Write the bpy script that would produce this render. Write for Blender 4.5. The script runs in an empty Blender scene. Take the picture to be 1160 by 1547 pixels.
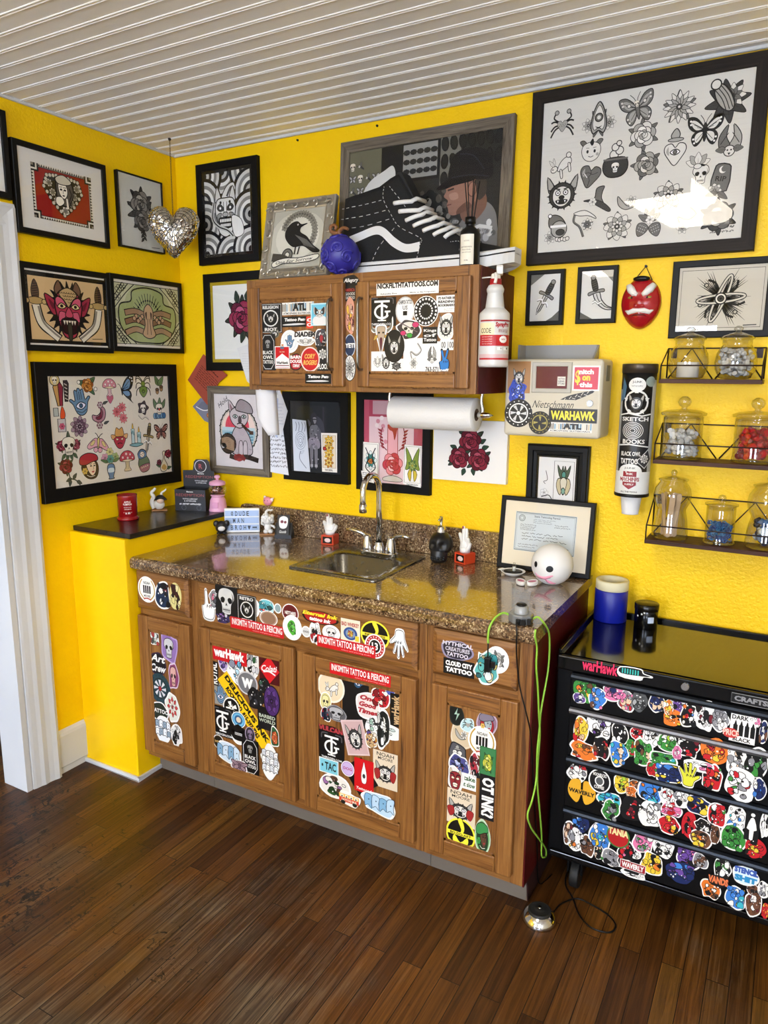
import bpy,bmesh,math,random
from mathutils import Vector,Matrix
sc=bpy.context.scene
COL=sc.collection
PI=math.pi
D2R=PI/180
random.seed(7)
FPX=1100.06
CAM=Vector((2.4559,-2.5146,1.6033))
_a,_b,_c=29.1866*D2R,-10.7455*D2R,0.4003*D2R
FW=Vector((-math.sin(_a)*math.cos(_b),math.cos(_a)*math.cos(_b),math.sin(_b)))
_r=Vector((math.cos(_a),math.sin(_a),0));_u=_r.cross(FW)
RT=_r*math.cos(_c)+_u*math.sin(_c)
UP=-_r*math.sin(_c)+_u*math.cos(_c)
cd=bpy.data.cameras.new('camera');cam=bpy.data.objects.new('camera',cd);COL.objects.link(cam)
cam.matrix_world=Matrix(((RT.x,UP.x,-FW.x,CAM.x),(RT.y,UP.y,-FW.y,CAM.y),(RT.z,UP.z,-FW.z,CAM.z),(0,0,0,1)))
cd.sensor_fit='HORIZONTAL';cd.sensor_width=36;cd.lens=FPX/1160*36
cd.clip_start=0.05
sc.camera=cam
def on(ax,v,px,py):
 """point of the real plane x/y/z = v that is seen at a photo position (used to measure the room)"""
 d=FW+RT*((px-580)/FPX)-UP*((py-773.5)/FPX)
 t=(v-CAM[ax])/d[ax]
 return CAM+d*t
def onx(v,px,py):return on(0,v,px,py)
def ony(v,px,py):return on(1,v,px,py)
def onz(v,px,py):return on(2,v,px,py)
def lin(h):
 if not isinstance(h,str):return h
 h=h.lstrip('#')
 if len(h)==3:h=h[0]*2+h[1]*2+h[2]*2
 o=[]
 for i in(0,2,4):
  c=int(h[i:i+2],16)/255
  o.append(c/12.92 if c<=.04045 else((c+.055)/1.055)**2.4)
 return(o[0],o[1],o[2],1.0)
MC={}
def newmat(name):
 m=bpy.data.materials.new(name);m.use_nodes=True
 nt=m.node_tree
 return m,nt,nt.nodes['Principled BSDF'],nt.nodes['Material Output']
def N(nt,t,**kw):
 n=nt.nodes.new(t)
 for k,v in kw.items():
  if k in n.inputs:n.inputs[k].default_value=v
  else:setattr(n,k,v)
 return n
def ramp(nt,stops,interp='LINEAR'):
 n=nt.nodes.new('ShaderNodeValToRGB');n.color_ramp.interpolation=interp
 e=n.color_ramp.elements
 while len(e)<len(stops):e.new(0.5)
 for i,(p,c)in enumerate(stops):e[i].position=p;e[i].color=lin(c)
 return n
def flat(col,rough=.5,metal=0,spec=.5,coat=0,noise=0,nscale=60,name=None):
 """a plain colour with a little procedural unevenness in its gloss"""
 key=('flat',col,rough,metal,spec,coat,noise)
 if key in MC:return MC[key]
 m,nt,b,o=newmat(name or 'mat_'+str(col).strip('#'))
 b.inputs['Base Color'].default_value=lin(col);b.inputs['Metallic'].default_value=metal
 b.inputs['Roughness'].default_value=rough;b.inputs['Specular IOR Level'].default_value=spec
 b.inputs['Coat Weight'].default_value=coat;b.inputs['Coat Roughness'].default_value=.1
 tc=N(nt,'ShaderNodeTexCoord');nz=N(nt,'ShaderNodeTexNoise',Scale=nscale,Detail=3.0)
 nt.links.new(tc.outputs['Object'],nz.inputs['Vector'])
 mr=N(nt,'ShaderNodeMapRange');mr.inputs['To Min'].default_value=max(0,rough-.06);mr.inputs['To Max'].default_value=rough+.06
 nt.links.new(nz.outputs['Fac'],mr.inputs['Value']);nt.links.new(mr.outputs['Result'],b.inputs['Roughness'])
 if noise:
  bp=N(nt,'ShaderNodeBump',Strength=noise,Distance=.002)
  nt.links.new(nz.outputs['Fac'],bp.inputs['Height']);nt.links.new(bp.outputs['Normal'],b.inputs['Normal'])
 MC[key]=m
 return m
def emis(col,s,name='lamp_glow'):
 m,nt,b,o=newmat(name)
 b.inputs['Base Color'].default_value=lin(col)
 b.inputs['Emission Color'].default_value=lin(col);b.inputs['Emission Strength'].default_value=s
 return m
def colattr(name,rough,spec=.5,coat=0):
 m,nt,b,o=newmat(name)
 a=N(nt,'ShaderNodeAttribute',attribute_name='Col')
 nt.links.new(a.outputs['Color'],b.inputs['Base Color'])
 b.inputs['Roughness'].default_value=rough;b.inputs['Specular IOR Level'].default_value=spec
 b.inputs['Coat Weight'].default_value=coat
 return m
M_PAPER=colattr('printed_paper',.75,.2)
M_STICK=colattr('vinyl_sticker',.35,.4)
M_LABEL=colattr('printed_label',.4,.4)
def glass(name,tint='#ffffff',refl=.9,rough=0.0,base=.04,power=1.0):
 m,nt,b,o=newmat(name);nt.nodes.remove(b)
 t=N(nt,'ShaderNodeBsdfTransparent');t.inputs['Color'].default_value=lin(tint)
 g=N(nt,'ShaderNodeBsdfGlossy');g.inputs['Roughness'].default_value=rough
 f=N(nt,'ShaderNodeLayerWeight',Blend=.5)
 p=N(nt,'ShaderNodeMath',operation='POWER');p.inputs[1].default_value=4.0*power
 nt.links.new(f.outputs['Facing'],p.inputs[0])
 mu=N(nt,'ShaderNodeMath',operation='MULTIPLY_ADD');mu.inputs[1].default_value=refl;mu.inputs[2].default_value=base
 mu.use_clamp=True
 nt.links.new(p.outputs[0],mu.inputs[0])
 x=N(nt,'ShaderNodeMixShader')
 nt.links.new(mu.outputs[0],x.inputs[0]);nt.links.new(t.outputs[0],x.inputs[1]);nt.links.new(g.outputs[0],x.inputs[2])
 nt.links.new(x.outputs[0],o.inputs['Surface'])
 return m
M_PANE=glass('picture_glass','#fafafa',.8,0.0,.045)
M_JAR=glass('jar_glass','#f2f2ee',.75,.02,.07,.5)
OFF={}
class MB:
 def __init__(s):s.v=[];s.f=[];s.m=[];s.s=[];s.c=[]
 def add(s,vs,fs,mi=0,smooth=False,col=None):
  n=len(s.v);s.v+=[tuple(p)for p in vs]
  for f in fs:s.f.append([i+n for i in f]);s.m.append(mi);s.s.append(smooth);s.c.append(col)
  return s
 def box(s,x0,y0,z0,x1,y1,z1,mi=0,col=None):
  x0,x1=min(x0,x1),max(x0,x1);y0,y1=min(y0,y1),max(y0,y1);z0,z1=min(z0,z1),max(z0,z1)
  v=[(x0,y0,z0),(x1,y0,z0),(x1,y1,z0),(x0,y1,z0),(x0,y0,z1),(x1,y0,z1),(x1,y1,z1),(x0,y1,z1)]
  return s.add(v,[(3,2,1,0),(4,5,6,7),(0,1,5,4),(1,2,6,5),(2,3,7,6),(3,0,4,7)],mi,False,col)
 def obox(s,o,U,V,W,mi=0,col=None):
  """box from corner o and three edge vectors"""
  o,U,V,W=map(Vector,(o,U,V,W))
  v=[o,o+U,o+U+V,o+V,o+W,o+U+W,o+U+V+W,o+V+W]
  fs=[(3,2,1,0),(4,5,6,7),(0,1,5,4),(1,2,6,5),(2,3,7,6),(3,0,4,7)]
  if U.cross(V).dot(W)<0:fs=[f[::-1]for f in fs]
  return s.add(v,fs,mi,False,col)
 def lathe(s,prof,o=(0,0,0),n=28,mi=0,M=None,smooth=True,a0=0,a1=2*PI,col=None):
  o=Vector(o);full=abs(a1-a0-2*PI)<1e-6;k=n if full else n+1
  vs=[]
  for r,z in prof:
   for i in range(k):
    t=a0+(a1-a0)*i/n
    p=Vector((r*math.cos(t),r*math.sin(t),z))
    if M:p=M@p
    vs.append(p+o)
  fs=[]
  for j in range(len(prof)-1):
   for i in range(n):
    i2=(i+1)%k
    fs.append((j*k+i,j*k+i2,(j+1)*k+i2,(j+1)*k+i))
  return s.add(vs,fs,mi,smooth,col)
 def cyl(s,p0,p1,r0,r1=None,n=20,mi=0,caps=True,smooth=True,col=None):
  p0,p1=Vector(p0),Vector(p1);r1=r0 if r1 is None else r1
  q=(p1-p0).to_track_quat('Z','Y').to_matrix();h=(p1-p0).length
  s.lathe([(r0,0),(r1,h)],p0,n,mi,q,smooth,col=col)
  if caps:
   for r,z,fl in((r0,0,1),(r1,h,0)):
    vs=[q@Vector((r*math.cos(2*PI*i/n),r*math.sin(2*PI*i/n),z))+p0 for i in range(n)]
    f=list(range(n));s.add(vs,[f[::-1]if fl else f],mi,False,col)
  return s
 def tube(s,pts,r,n=8,mi=0,closed=False,smooth=True,col=None):
  P=[Vector(p)for p in pts];L=len(P)
  R=r if isinstance(r,(list,tuple))else[r]*L
  rings=[];prev=None
  for i in range(L):
   t=(P[(i+1)%L]-P[i-1])if closed else(P[min(i+1,L-1)]-P[max(i-1,0)])
   t.normalize()
   if prev is None:
    a=Vector((0,0,1))if abs(t.z)<.9 else Vector((1,0,0))
    prev=(a-t*a.dot(t)).normalized()
   else:
    prev=prev-t*prev.dot(t)
    if prev.length<1e-6:prev=t.orthogonal()
    prev.normalize()
   b=t.cross(prev)
   rings.append([P[i]+(prev*math.cos(2*PI*k/n)+b*math.sin(2*PI*k/n))*R[i]for k in range(n)])
  vs=[p for g in rings for p in g];fs=[]
  for i in range(L if closed else L-1):
   j=(i+1)%L
   for k in range(n):
    k2=(k+1)%n;fs.append((i*n+k,i*n+k2,j*n+k2,j*n+k))
  if not closed:
   fs.append(tuple(range(n))[::-1]);fs.append(tuple((L-1)*n+k for k in range(n)))
  return s.add(vs,fs,mi,smooth,col)
 def ell(s,c,r,nu=20,nv=12,mi=0,M=None,v0=-PI/2,v1=PI/2,col=None,fn=None):
  c=Vector(c);r=(r,r,r)if not isinstance(r,(list,tuple))else r
  vs=[];fs=[]
  for j in range(nv+1):
   ph=v0+(v1-v0)*j/nv
   for i in range(nu):
    t=2*PI*i/nu
    p=Vector((math.cos(ph)*math.cos(t),math.cos(ph)*math.sin(t),math.sin(ph)))
    if fn:p=fn(p)
    p=Vector((p.x*r[0],p.y*r[1],p.z*r[2]))
    if M:p=M@p
    vs.append(p+c)
  for j in range(nv):
   for i in range(nu):
    i2=(i+1)%nu
    fs.append((j*nu+i,j*nu+i2,(j+1)*nu+i2,(j+1)*nu+i))
  return s.add(vs,fs,mi,True,col)
 def prism(s,poly,o,U,V,W,mi=0,col=None,smooth=False):
  """extrude a 2-D outline (u,v) lying in o,U,V along the vector W"""
  o,U,V,W=map(Vector,(o,U,V,W));n=len(poly)
  a=[o+U*x+V*y for x,y in poly];b=[p+W for p in a]
  area=sum(poly[i][0]*poly[(i+1)%n][1]-poly[(i+1)%n][0]*poly[i][1]for i in range(n))
  flip=(area>0)==(U.cross(V).dot(W)>0)
  f0=list(range(n));f1=[n+i for i in range(n)]
  sd=[(i,(i+1)%n,n+(i+1)%n,n+i)for i in range(n)]
  if flip:fs=[f0[::-1],f1]
  else:fs=[f0,f1[::-1]];sd=[q[::-1]for q in sd]
  s.add(a+b,fs,mi,False,col)
  return s.add(a+b,sd,mi,smooth,col)
 def build(s,name,mats,parent=None,loc=None,bevel=0,seg=2,local=False,weld=True):
  if parent is not None:off=Vector((0,0,0))if local else OFF[parent.name]
  elif loc is not None:off=Vector(loc)
  else:
   xs=[v[0]for v in s.v];ys=[v[1]for v in s.v];zs=[v[2]for v in s.v]
   off=Vector(((min(xs)+max(xs))/2,(min(ys)+max(ys))/2,min(zs)))
  if local and parent is None:verts=s.v
  else:verts=[(v[0]-off.x,v[1]-off.y,v[2]-off.z)for v in s.v]
  me=bpy.data.meshes.new(name);me.from_pydata(verts,[],s.f)
  if not isinstance(mats,(list,tuple)):mats=[mats]
  for m in mats:me.materials.append(m)
  me.polygons.foreach_set('material_index',[min(i,len(mats)-1)for i in s.m])
  me.polygons.foreach_set('use_smooth',s.s)
  if any(c is not None for c in s.c):
   at=me.color_attributes.new('Col','FLOAT_COLOR','CORNER');buf=[]
   for p,c in zip(me.polygons,s.c):
    cc=lin(c)if c is not None else(.5,.5,.5,1)
    buf+=list(cc)*p.loop_total
   at.data.foreach_set('color',buf)
  me.update()
  if bevel or weld:
   bm=bmesh.new();bm.from_mesh(me)
   if weld and not any(c is not None for c in s.c):bmesh.ops.remove_doubles(bm,verts=bm.verts,dist=1e-6)
   if bevel:
    ed=[e for e in bm.edges if len(e.link_faces)==2 and e.calc_face_angle(0)>.6]
    bmesh.ops.bevel(bm,geom=ed,offset=bevel,segments=seg,affect='EDGES',profile=.5,clamp_overlap=True)
   bm.to_mesh(me);bm.free()
  o=bpy.data.objects.new(name,me);COL.objects.link(o)
  if parent is not None:o.parent=parent;OFF[o.name]=off
  else:
   o.location=off if not local else(loc or(0,0,0));OFF[o.name]=off
  return o
def tag(o,label=None,cat=None,group=None,kind=None):
 if label:o['label']=label
 if cat:o['category']=cat
 if group:o['group']=group
 if kind:o['kind']=kind
 return o
def thing(name,label,cat,loc=(0,0,0),rz=0,group=None):
 o=bpy.data.objects.new(name,None);COL.objects.link(o);o.empty_display_size=.05
 o.location=loc;o.rotation_euler=(0,0,rz);OFF[o.name]=Vector(loc)
 return tag(o,label,cat,group)
def struct(o):o['kind']='structure';return o
def spline(pts,n=6,closed=False):
 """Catmull-Rom through points of any dimension"""
 P=[Vector(p)for p in pts];L=len(P);out=[]
 for i in range(L if closed else L-1):
  p0=P[i-1]if(closed or i>0)else P[0]
  p1=P[i];p2=P[(i+1)%L];p3=P[(i+2)%L]if(closed or i+2<L)else P[-1]
  for k in range(n):
   t=k/n
   out.append(.5*((2*p1)+(p2-p0)*t+(2*p0-5*p1+4*p2-p3)*t*t+(3*p1-p0-3*p2+p3)*t**3))
 if not closed:out.append(P[-1])
 return out
TXT={}
def text_mesh(st,bold=0.0,shear=0.0):
 k=(st,bold,shear)
 if k in TXT:return TXT[k]
 cu=bpy.data.curves.new('lettering','FONT');cu.body=st;cu.resolution_u=2;cu.offset=bold;cu.shear=shear
 cu.fill_mode='FRONT'
 ob=bpy.data.objects.new('lettering',cu)
 me=ob.to_mesh()
 vs=[(v.co.x,v.co.y)for v in me.vertices];fs=[list(p.vertices)for p in me.polygons]
 ob.to_mesh_clear();bpy.data.objects.remove(ob);bpy.data.curves.remove(cu)
 if vs:
  x0=min(v[0]for v in vs);x1=max(v[0]for v in vs);y0=min(v[1]for v in vs);y1=max(v[1]for v in vs)
  w=max(x1-x0,1e-6);h=max(y1-y0,1e-6)
  vs=[((x-(x0+x1)/2)/w,(y-(y0+y1)/2)/h)for x,y in vs];asp=w/h
 else:asp=1
 TXT[k]=(vs,fs,asp)
 return TXT[k]
class Art:
 """flat print on a real plane: origin, right, up; later shapes lie a hair above earlier ones"""
 DZ=2.2e-5
 def __init__(s,o,U,V,mb=None,z0=0):
  s.o=Vector(o);s.U=Vector(U).normalized();s.V=Vector(V).normalized();s.Nn=s.U.cross(s.V).normalized()
  s.mb=mb or MB();s.z=z0;s.st=[(1,0,0,1,0,0)]
 def push(s,cx,cy,k=1,rot=0,kx=1,ky=1):
  a,b,c,d,e,f=s.st[-1];t=rot*D2R;co,si=math.cos(t),math.sin(t)
  m=(co*k*kx,si*k*kx,-si*k*ky,co*k*ky)
  s.st.append((a*m[0]+c*m[1],b*m[0]+d*m[1],a*m[2]+c*m[3],b*m[2]+d*m[3],a*cx+c*cy+e,b*cx+d*cy+f));return s
 def pop(s):s.st.pop();return s
 def tr(s,x,y):
  a,b,c,d,e,f=s.st[-1];return(a*x+c*y+e,b*x+d*y+f)
 def P(s,x,y):
  x,y=s.tr(x,y);return s.o+s.U*x+s.V*y+s.Nn*s.z
 def poly(s,pts,col):
  s.z+=s.DZ
  q=[s.tr(*p)for p in pts]
  ar=sum(q[i][0]*q[(i+1)%len(q)][1]-q[(i+1)%len(q)][0]*q[i][1]for i in range(len(q)))
  v=[s.o+s.U*x+s.V*y+s.Nn*s.z for x,y in q]
  f=list(range(len(v)))
  s.mb.add(v,[f if ar>0 else f[::-1]],0,False,col);return s
 def blob(s,pts,col,n=5,line=None,lw=.04):
  q=[(p.x,p.y)for p in spline([(x,y,0)for x,y in pts],n,True)]
  s.poly(q,col)
  if line:s.stroke(q,lw,line,True)
  return s
 def stroke(s,pts,w,col,closed=False,taper=False):
  s.z+=s.DZ;L=len(pts)
  if L<2:return s
  vs=[]
  for i in range(L):
   if closed:a,b=pts[i-1],pts[(i+1)%L]
   else:a,b=pts[max(i-1,0)],pts[min(i+1,L-1)]
   dx,dy=b[0]-a[0],b[1]-a[1];l=math.hypot(dx,dy)or 1
   ww=w/2*((1-i/(L-1))*.9+.1 if taper else 1)
   nx,ny=-dy/l*ww,dx/l*ww
   vs+=[s.P(pts[i][0]-nx,pts[i][1]-ny),s.P(pts[i][0]+nx,pts[i][1]+ny)]
  fs=[]
  for i in range(L if closed else L-1):
   j=(i+1)%L;fs.append((2*i,2*j,2*j+1,2*i+1))
  a,b,c,d,e,f=s.st[-1]
  if a*d-b*c<0:fs=[q[::-1]for q in fs]
  s.mb.add(vs,fs,0,False,col);return s
 def curve(s,pts,w,col,closed=False,taper=False,n=5):
  return s.stroke([(p.x,p.y)for p in spline([(x,y,0)for x,y in pts],n,closed)],w,col,closed,taper)
 def circ(s,x,y,r,col,ry=None,n=20,a0=0,a1=360,line=None,lw=.04,rot=0):
  ry=ry or r;full=a1-a0>=360;k=n if full else n+1
  cr,sr=math.cos(rot*D2R),math.sin(rot*D2R);q=[]
  for i in range(k):
   t=(a0+(a1-a0)*i/n)*D2R;u,v=r*math.cos(t),ry*math.sin(t)
   q.append((x+u*cr-v*sr,y+u*sr+v*cr))
  if col:s.poly(q,col)
  if line:s.stroke(q,lw,line,full)
  return s
 def rect(s,x0,y0,x1,y1,col):return s.poly([(x0,y0),(x1,y0),(x1,y1),(x0,y1)],col)
 def frame(s,x0,y0,x1,y1,w,col):return s.stroke([(x0,y0),(x1,y0),(x1,y1),(x0,y1)],w,col,True)
 def text(s,st,x,y,w=None,h=None,col='#000',bold=.0,shear=0.0,rot=0,fit=True):
  vs,fs,asp=text_mesh(st,bold,shear)
  if not vs:return s
  if w is None:w=h*asp
  if h is None:h=w/asp
  s.push(x,y,1,rot);s.z+=s.DZ
  a,b,c,d,e,f=s.st[-1];fl=a*d-b*c<0
  pv=[s.P(p[0]*w,p[1]*h)for p in vs]
  nrm=None
  out=[]
  for q in fs:
   A,B,C_=pv[q[0]],pv[q[1]],pv[q[2]]
   out.append(q if(B-A).cross(C_-A).dot(s.Nn)>=0 else q[::-1])
  s.mb.add(pv,out,0,False,col);s.pop();return s
 def scribble(s,x0,y0,x1,y1,rows,col,lw=.02,seed=1,amp=.3):
  """lines of small handwriting"""
  r=random.Random(seed);h=(y1-y0)/rows
  for i in range(rows):
   yy=y1-h*(i+.5);x=x0;e=x1-r.random()*.25*(x1-x0)
   while x<e:
    w=(x1-x0)*(.06+.1*r.random());k=5
    s.stroke([(min(x+w*j/k,x1),yy+(r.random()-.5)*h*amp*2)for j in range(k+1)],lw,col)
    s.z-=s.DZ;x+=w*1.25
   s.z+=s.DZ*0
  return s
K='#141414'
def pts_c(x,y,r,n=16,ry=None):
 ry=ry or r;return[(x+r*math.cos(2*PI*i/n),y+ry*math.sin(2*PI*i/n))for i in range(n)]
def leaf(a,x,y,ang,L,W,c,line=K):
 a.push(x,y,1,ang)
 a.blob([(0,0),(L*.3,W),(L*.65,W*.75),(L,0),(L*.65,-W*.75),(L*.3,-W)],c,4,line,.04*L)
 a.stroke([(0,0),(L*.9,0)],.035*L,line,False,True);a.pop()
def petal(a,x,y,ang,L,W,c,line=K,tip=0):
 a.push(x,y,1,ang)
 q=[(0,0),(L*.45,W*.8),(L*.8,W*.85),(L,W*.2 if not tip else 0),(L*.8,-W*.85),(L*.45,-W*.8)]if not tip else[(0,0),(L*.4,W),(L*.75,W*.7),(L*1.05,0),(L*.75,-W*.7),(L*.4,-W)]
 a.blob(q,c,4,line,.035);a.stroke([(L*.1,0),(L*.62,0)],.03,line,False,True);a.pop()
def m_rose(a,c='#a3263c',d='#6d1427',lf='#44573f',hi='#c65a6a',line=K,leaves=4):
 for i in range(leaves):leaf(a,0,0,35+i*360/leaves,.98,.2,lf,line)
 for i in range(6):
  t=(i*60+10)*D2R;a.circ(.42*math.cos(t),.42*math.sin(t),.33,c if i%2 else d,line=line,lw=.04)
 for i in range(5):
  t=(i*72+40)*D2R;a.circ(.24*math.cos(t),.24*math.sin(t),.27,hi if i%2 else c,line=line,lw=.04)
 for i in range(4):
  t=(i*90+70)*D2R;a.circ(.11*math.cos(t),.11*math.sin(t),.17,c if i%2 else d,line=line,lw=.035)
 a.stroke([(.02*k*math.cos(k*.9),.02*k*math.sin(k*.9))for k in range(9)],.035,line)
def m_bloom(a,n=8,c='#ddd',d='#888',core='#444',line=K,layers=3,tip=0,lf=None):
 if lf:
  for i in range(5):leaf(a,0,0,20+72*i,1.0,.2,lf,line)
 for L in range(layers):
  r=.92-L*.26
  for i in range(n):petal(a,0,0,i*360/n+L*180/n,r,r*2.2/n,c if L%2==0 else d,line,tip)
 a.circ(0,0,.17,core,line=line,lw=.04);a.circ(0,0,.07,c)
def m_skull(a,c='#efe9da',d='#b8ad98',line=K):
 a.blob([(0,.9),(.6,.72),(.75,.2),(.5,-.15),(.42,-.45),(.38,-.85),(0,-.92),(-.38,-.85),(-.42,-.45),(-.5,-.15),(-.75,.2),(-.6,.72)],c,4,line,.06)
 a.blob([(.5,.6),(.68,.2),(.5,-.1),(.58,.25)],d,3)
 for s in(-1,1):a.blob([(s*.12,.12),(s*.3,.26),(s*.52,.14),(s*.48,-.1),(s*.25,-.14)],line,3)
 a.poly([(0,-.1),(.11,-.34),(0,-.28),(-.11,-.34)],line)
 a.stroke([(-.33,-.6),(.33,-.6)],.05,line)
 for i in range(-2,3):a.stroke([(i*.13,-.48),(i*.13,-.78)],.035,line)
def m_heart(a,c='#b33',line=K,hi=None,crack=True):
 a.blob([(0,.5),(.3,.82),(.75,.7),(.85,.25),(.5,-.35),(0,-.9),(-.5,-.35),(-.85,.25),(-.75,.7),(-.3,.82)],c,4,line,.07)
 if hi:a.blob([(-.55,.6),(-.7,.2),(-.45,-.1),(-.5,.3)],hi,3)
 if crack:a.stroke([(0,.5),(.08,.2),(-.08,0),(.06,-.3),(0,-.85)],.05,line);a.curve([(-.6,.1),(-.2,.3),(.2,.2),(.6,.4)],.04,line)
def m_dagger(a,blade='#e4e4e4',grip='#7c7c7c',guard='#b5b5b5',line=K,curved=0):
 if curved:
  a.blob([(-.16,.1),(.16,.1),(.2,-.3),(.42,-.7),(.8,-.95),(.3,-.85),(-.05,-.45)],blade,5,line,.05)
  a.curve([(0,.05),(.05,-.3),(.3,-.7),(.65,-.9)],.04,line)
 else:
  a.poly([(-.13,.1),(.13,.1),(.1,-.7),(0,-1),(-.1,-.7)],blade);a.stroke([(-.13,.1),(.13,.1),(.1,-.7),(0,-1),(-.1,-.7)],.04,line,True)
  a.stroke([(0,.1),(0,-.85)],.04,line);a.poly([(.03,.05),(.1,.05),(.07,-.7),(.02,-.85)],'#9a9a9a')
 a.blob([(-.42,.2),(-.2,.24),(.2,.24),(.42,.2),(.4,.06),(.15,.1),(-.15,.1),(-.4,.06)],guard,3,line,.04)
 a.blob([(-.1,.22),(.1,.22),(.15,.5),(.1,.85),(-.1,.85),(-.15,.5)],grip,3,line,.04)
 for i in range(5):a.stroke([(-.13,.3+i*.11),(.13,.34+i*.11)],.035,line)
 a.circ(0,.9,.12,guard,line=line,lw=.04)
 if curved==0:
  a.curve([(-.3,-.3),(-.12,-.16),(.02,-.3),(.2,-.2),(.34,-.34)],.09,'#f4f4f4');a.curve([(-.3,-.36),(-.12,-.22),(.02,-.36),(.2,-.26),(.34,-.4)],.03,line)
def m_fly(a,c='#cfcfcf',d='#4a4a4a',line=K,spot='#f4f4f4',moth=0):
 for s in(-1,1):
  a.blob([(s*.06,.2),(s*.5,.75),(s*.95,.8),(s*.9,.3),(s*.55,.0),(s*.06,-.02)],d,4,line,.05)
  a.blob([(s*.12,.18),(s*.5,.58),(s*.78,.62),(s*.7,.3),(s*.45,.08)],c,4)
  a.blob([(s*.06,0),(s*.55,-.05),(s*.72,-.4),(s*.5,-.8),(s*.2,-.55)],d,4,line,.05)
  a.blob([(s*.12,-.06),(s*.45,-.12),(s*.55,-.4),(s*.42,-.62),(s*.2,-.4)],c,4)
  for x,y in((.82,.62),(.8,.42),(.55,-.62),(.62,-.4)):a.circ(s*x,y,.06,spot,n=8)
  for k in(.25,.42,.56):a.stroke([(s*.1,.12),(s*(.2+k),k*.95)],.03,line)
  a.stroke([(s*.1,-.1),(s*.45,-.5)],.03,line)
  a.curve([(s*.03,.4),(s*.12,.65),(s*.3,.9)],.035,line)
  if moth:a.circ(s*.45,.32,.1,spot,line=line,lw=.03)
 a.blob([(0,.45),(.1,.25),(.09,-.3),(0,-.6),(-.09,-.3),(-.1,.25)],d,4,line,.04)
 if moth:a.push(0,.3,.2);m_skull(a);a.pop()
def m_spider(a,c='#6f8a3a',d='#3c4c1c',line=K):
 for s in(-1,1):
  for k,y in enumerate((.45,.3,.12,-.02)):
   e=(.95,.75,.2,-.45)[k];a.curve([(0,y),(s*.4,(y+e)/2+.2),(s*.75,e*.9+.1),(s*.85,e-.35)],.09,line);a.z-=a.DZ*0
 a.blob([(0,.1),(.38,-.05),(.45,-.45),(0,-.95),(-.45,-.45),(-.38,-.05)],c,4,line,.06)
 a.circ(0,-.4,.18,d);a.circ(0,-.4,.09,c);a.circ(0,.28,.24,c,line=line,lw=.05)
def m_shroom(a,c='#c2414e',spot='#f0c9c4',stem='#dcc9a0',line=K):
 a.blob([(-.2,.1),(.2,.1),(.22,-.5),(.4,-.85),(-.4,-.85),(-.22,-.5)],stem,3,line,.05)
 for x in(-.08,.08):a.stroke([(x,.05),(x*1.3,-.7)],.03,line)
 a.blob([(-.85,.15),(-.75,.6),(-.3,.95),(.3,.95),(.75,.6),(.85,.15),(.4,.02),(-.4,.02)],c,4,line,.06)
 for x,y,r in((-.5,.4,.13),(-.1,.7,.14),(.35,.62,.12),(.6,.3,.1),(.05,.32,.13)):a.circ(x,y,r,spot,line=line,lw=.025)
 a.blob([(-.6,.1),(0,.2),(.6,.1),(0,-.02)],'#e8d9b4',3,line,.03)
def m_coffin(a,c='#8d2d3f',d='#c79a5a',line=K):
 q=[(-.25,.5),(.1,.5),(.3,.2),(.2,-.95),(-.15,-.95),(-.4,.2)]
 a.poly(q,d);a.stroke(q,.06,line,True)
 q=[(-.05,.5),(.1,.5),(.3,.2),(.2,-.95),(.0,-.95)];a.poly(q,c);a.stroke(q,.05,line,True)
 q=[(.35,.6),(.62,.6),(.72,.4),(.6,-.7),(.38,-.7)];a.poly(q,'#3a3030');a.stroke(q,.05,line,True)
 for i in range(5):a.stroke([(.4,.4-i*.22),(.6,.3-i*.22)],.05,'#d8cfc0')
 a.circ(-.25,.62,.34,'#dcc98a',line=line,lw=.05)
 a.push(-.25,.6,.26);m_skull(a);a.pop()
def m_hamsa(a,c='#6d8fb0',d='#40607e',line=K):
 q=[(-.6,-.1),(-.85,.2),(-.7,.3),(-.42,.12),(-.38,.75),(-.25,.85),(-.15,.75),(-.08,.92),(.08,.92),(.15,.75),(.25,.85),(.38,.75),(.42,.12),(.7,.3),(.85,.2),(.6,-.1),(.4,-.7),(0,-.92),(-.4,-.7)]
 a.blob(q,c,3,line,.06)
 for x in(-.15,.0,.15):a.stroke([(x,.15),(x,.7)],.04,line)
 a.blob([(-.4,-.25),(0,0),(.4,-.25),(0,-.5)],'#eef',4,line,.06);a.circ(0,-.25,.14,d,line=line,lw=.05)
 a.curve([(-.4,-.55),(0,-.72),(.4,-.55)],.04,line)
def m_lady(a,hat='#b5343c',skin='#efd6b8',hair='#3b2a20',line=K,rose='#d9b65a'):
 a.blob([(-.7,.1),(-.55,-.55),(-.1,-.9),(.5,-.85),(.75,-.3),(.6,.3),(0,.5)],hair,4,line,.05)
 a.blob([(-.28,.32),(.4,.32),(.55,0),(.48,-.45),(.2,-.7),(-.05,-.5),(-.25,-.1)],skin,4,line,.05)
 a.blob([(-.85,.25),(-.75,.75),(-.1,.98),(.6,.8),(.72,.42),(.2,.3),(-.4,.12)],hat,4,line,.06)
 for x in(.1,.4):a.blob([(x-.1,.02),(x,.08),(x+.1,.02),(x,-.03)],line,3);a.stroke([(x-.12,.14),(x+.1,.18)],.04,line)
 a.stroke([(.28,0),(.34,-.2),(.25,-.24)],.03,line);a.blob([(.12,-.4),(.25,-.35),(.38,-.38),(.25,-.48)],'#a8323c',3)
 a.push(-.45,-.3,.28);m_bloom(a,6,rose,'#c89','#754',line,1);a.pop();a.curve([(-.3,-.6),(0,-.75),(.4,-.7)],.05,'#d8cfc0')
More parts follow.
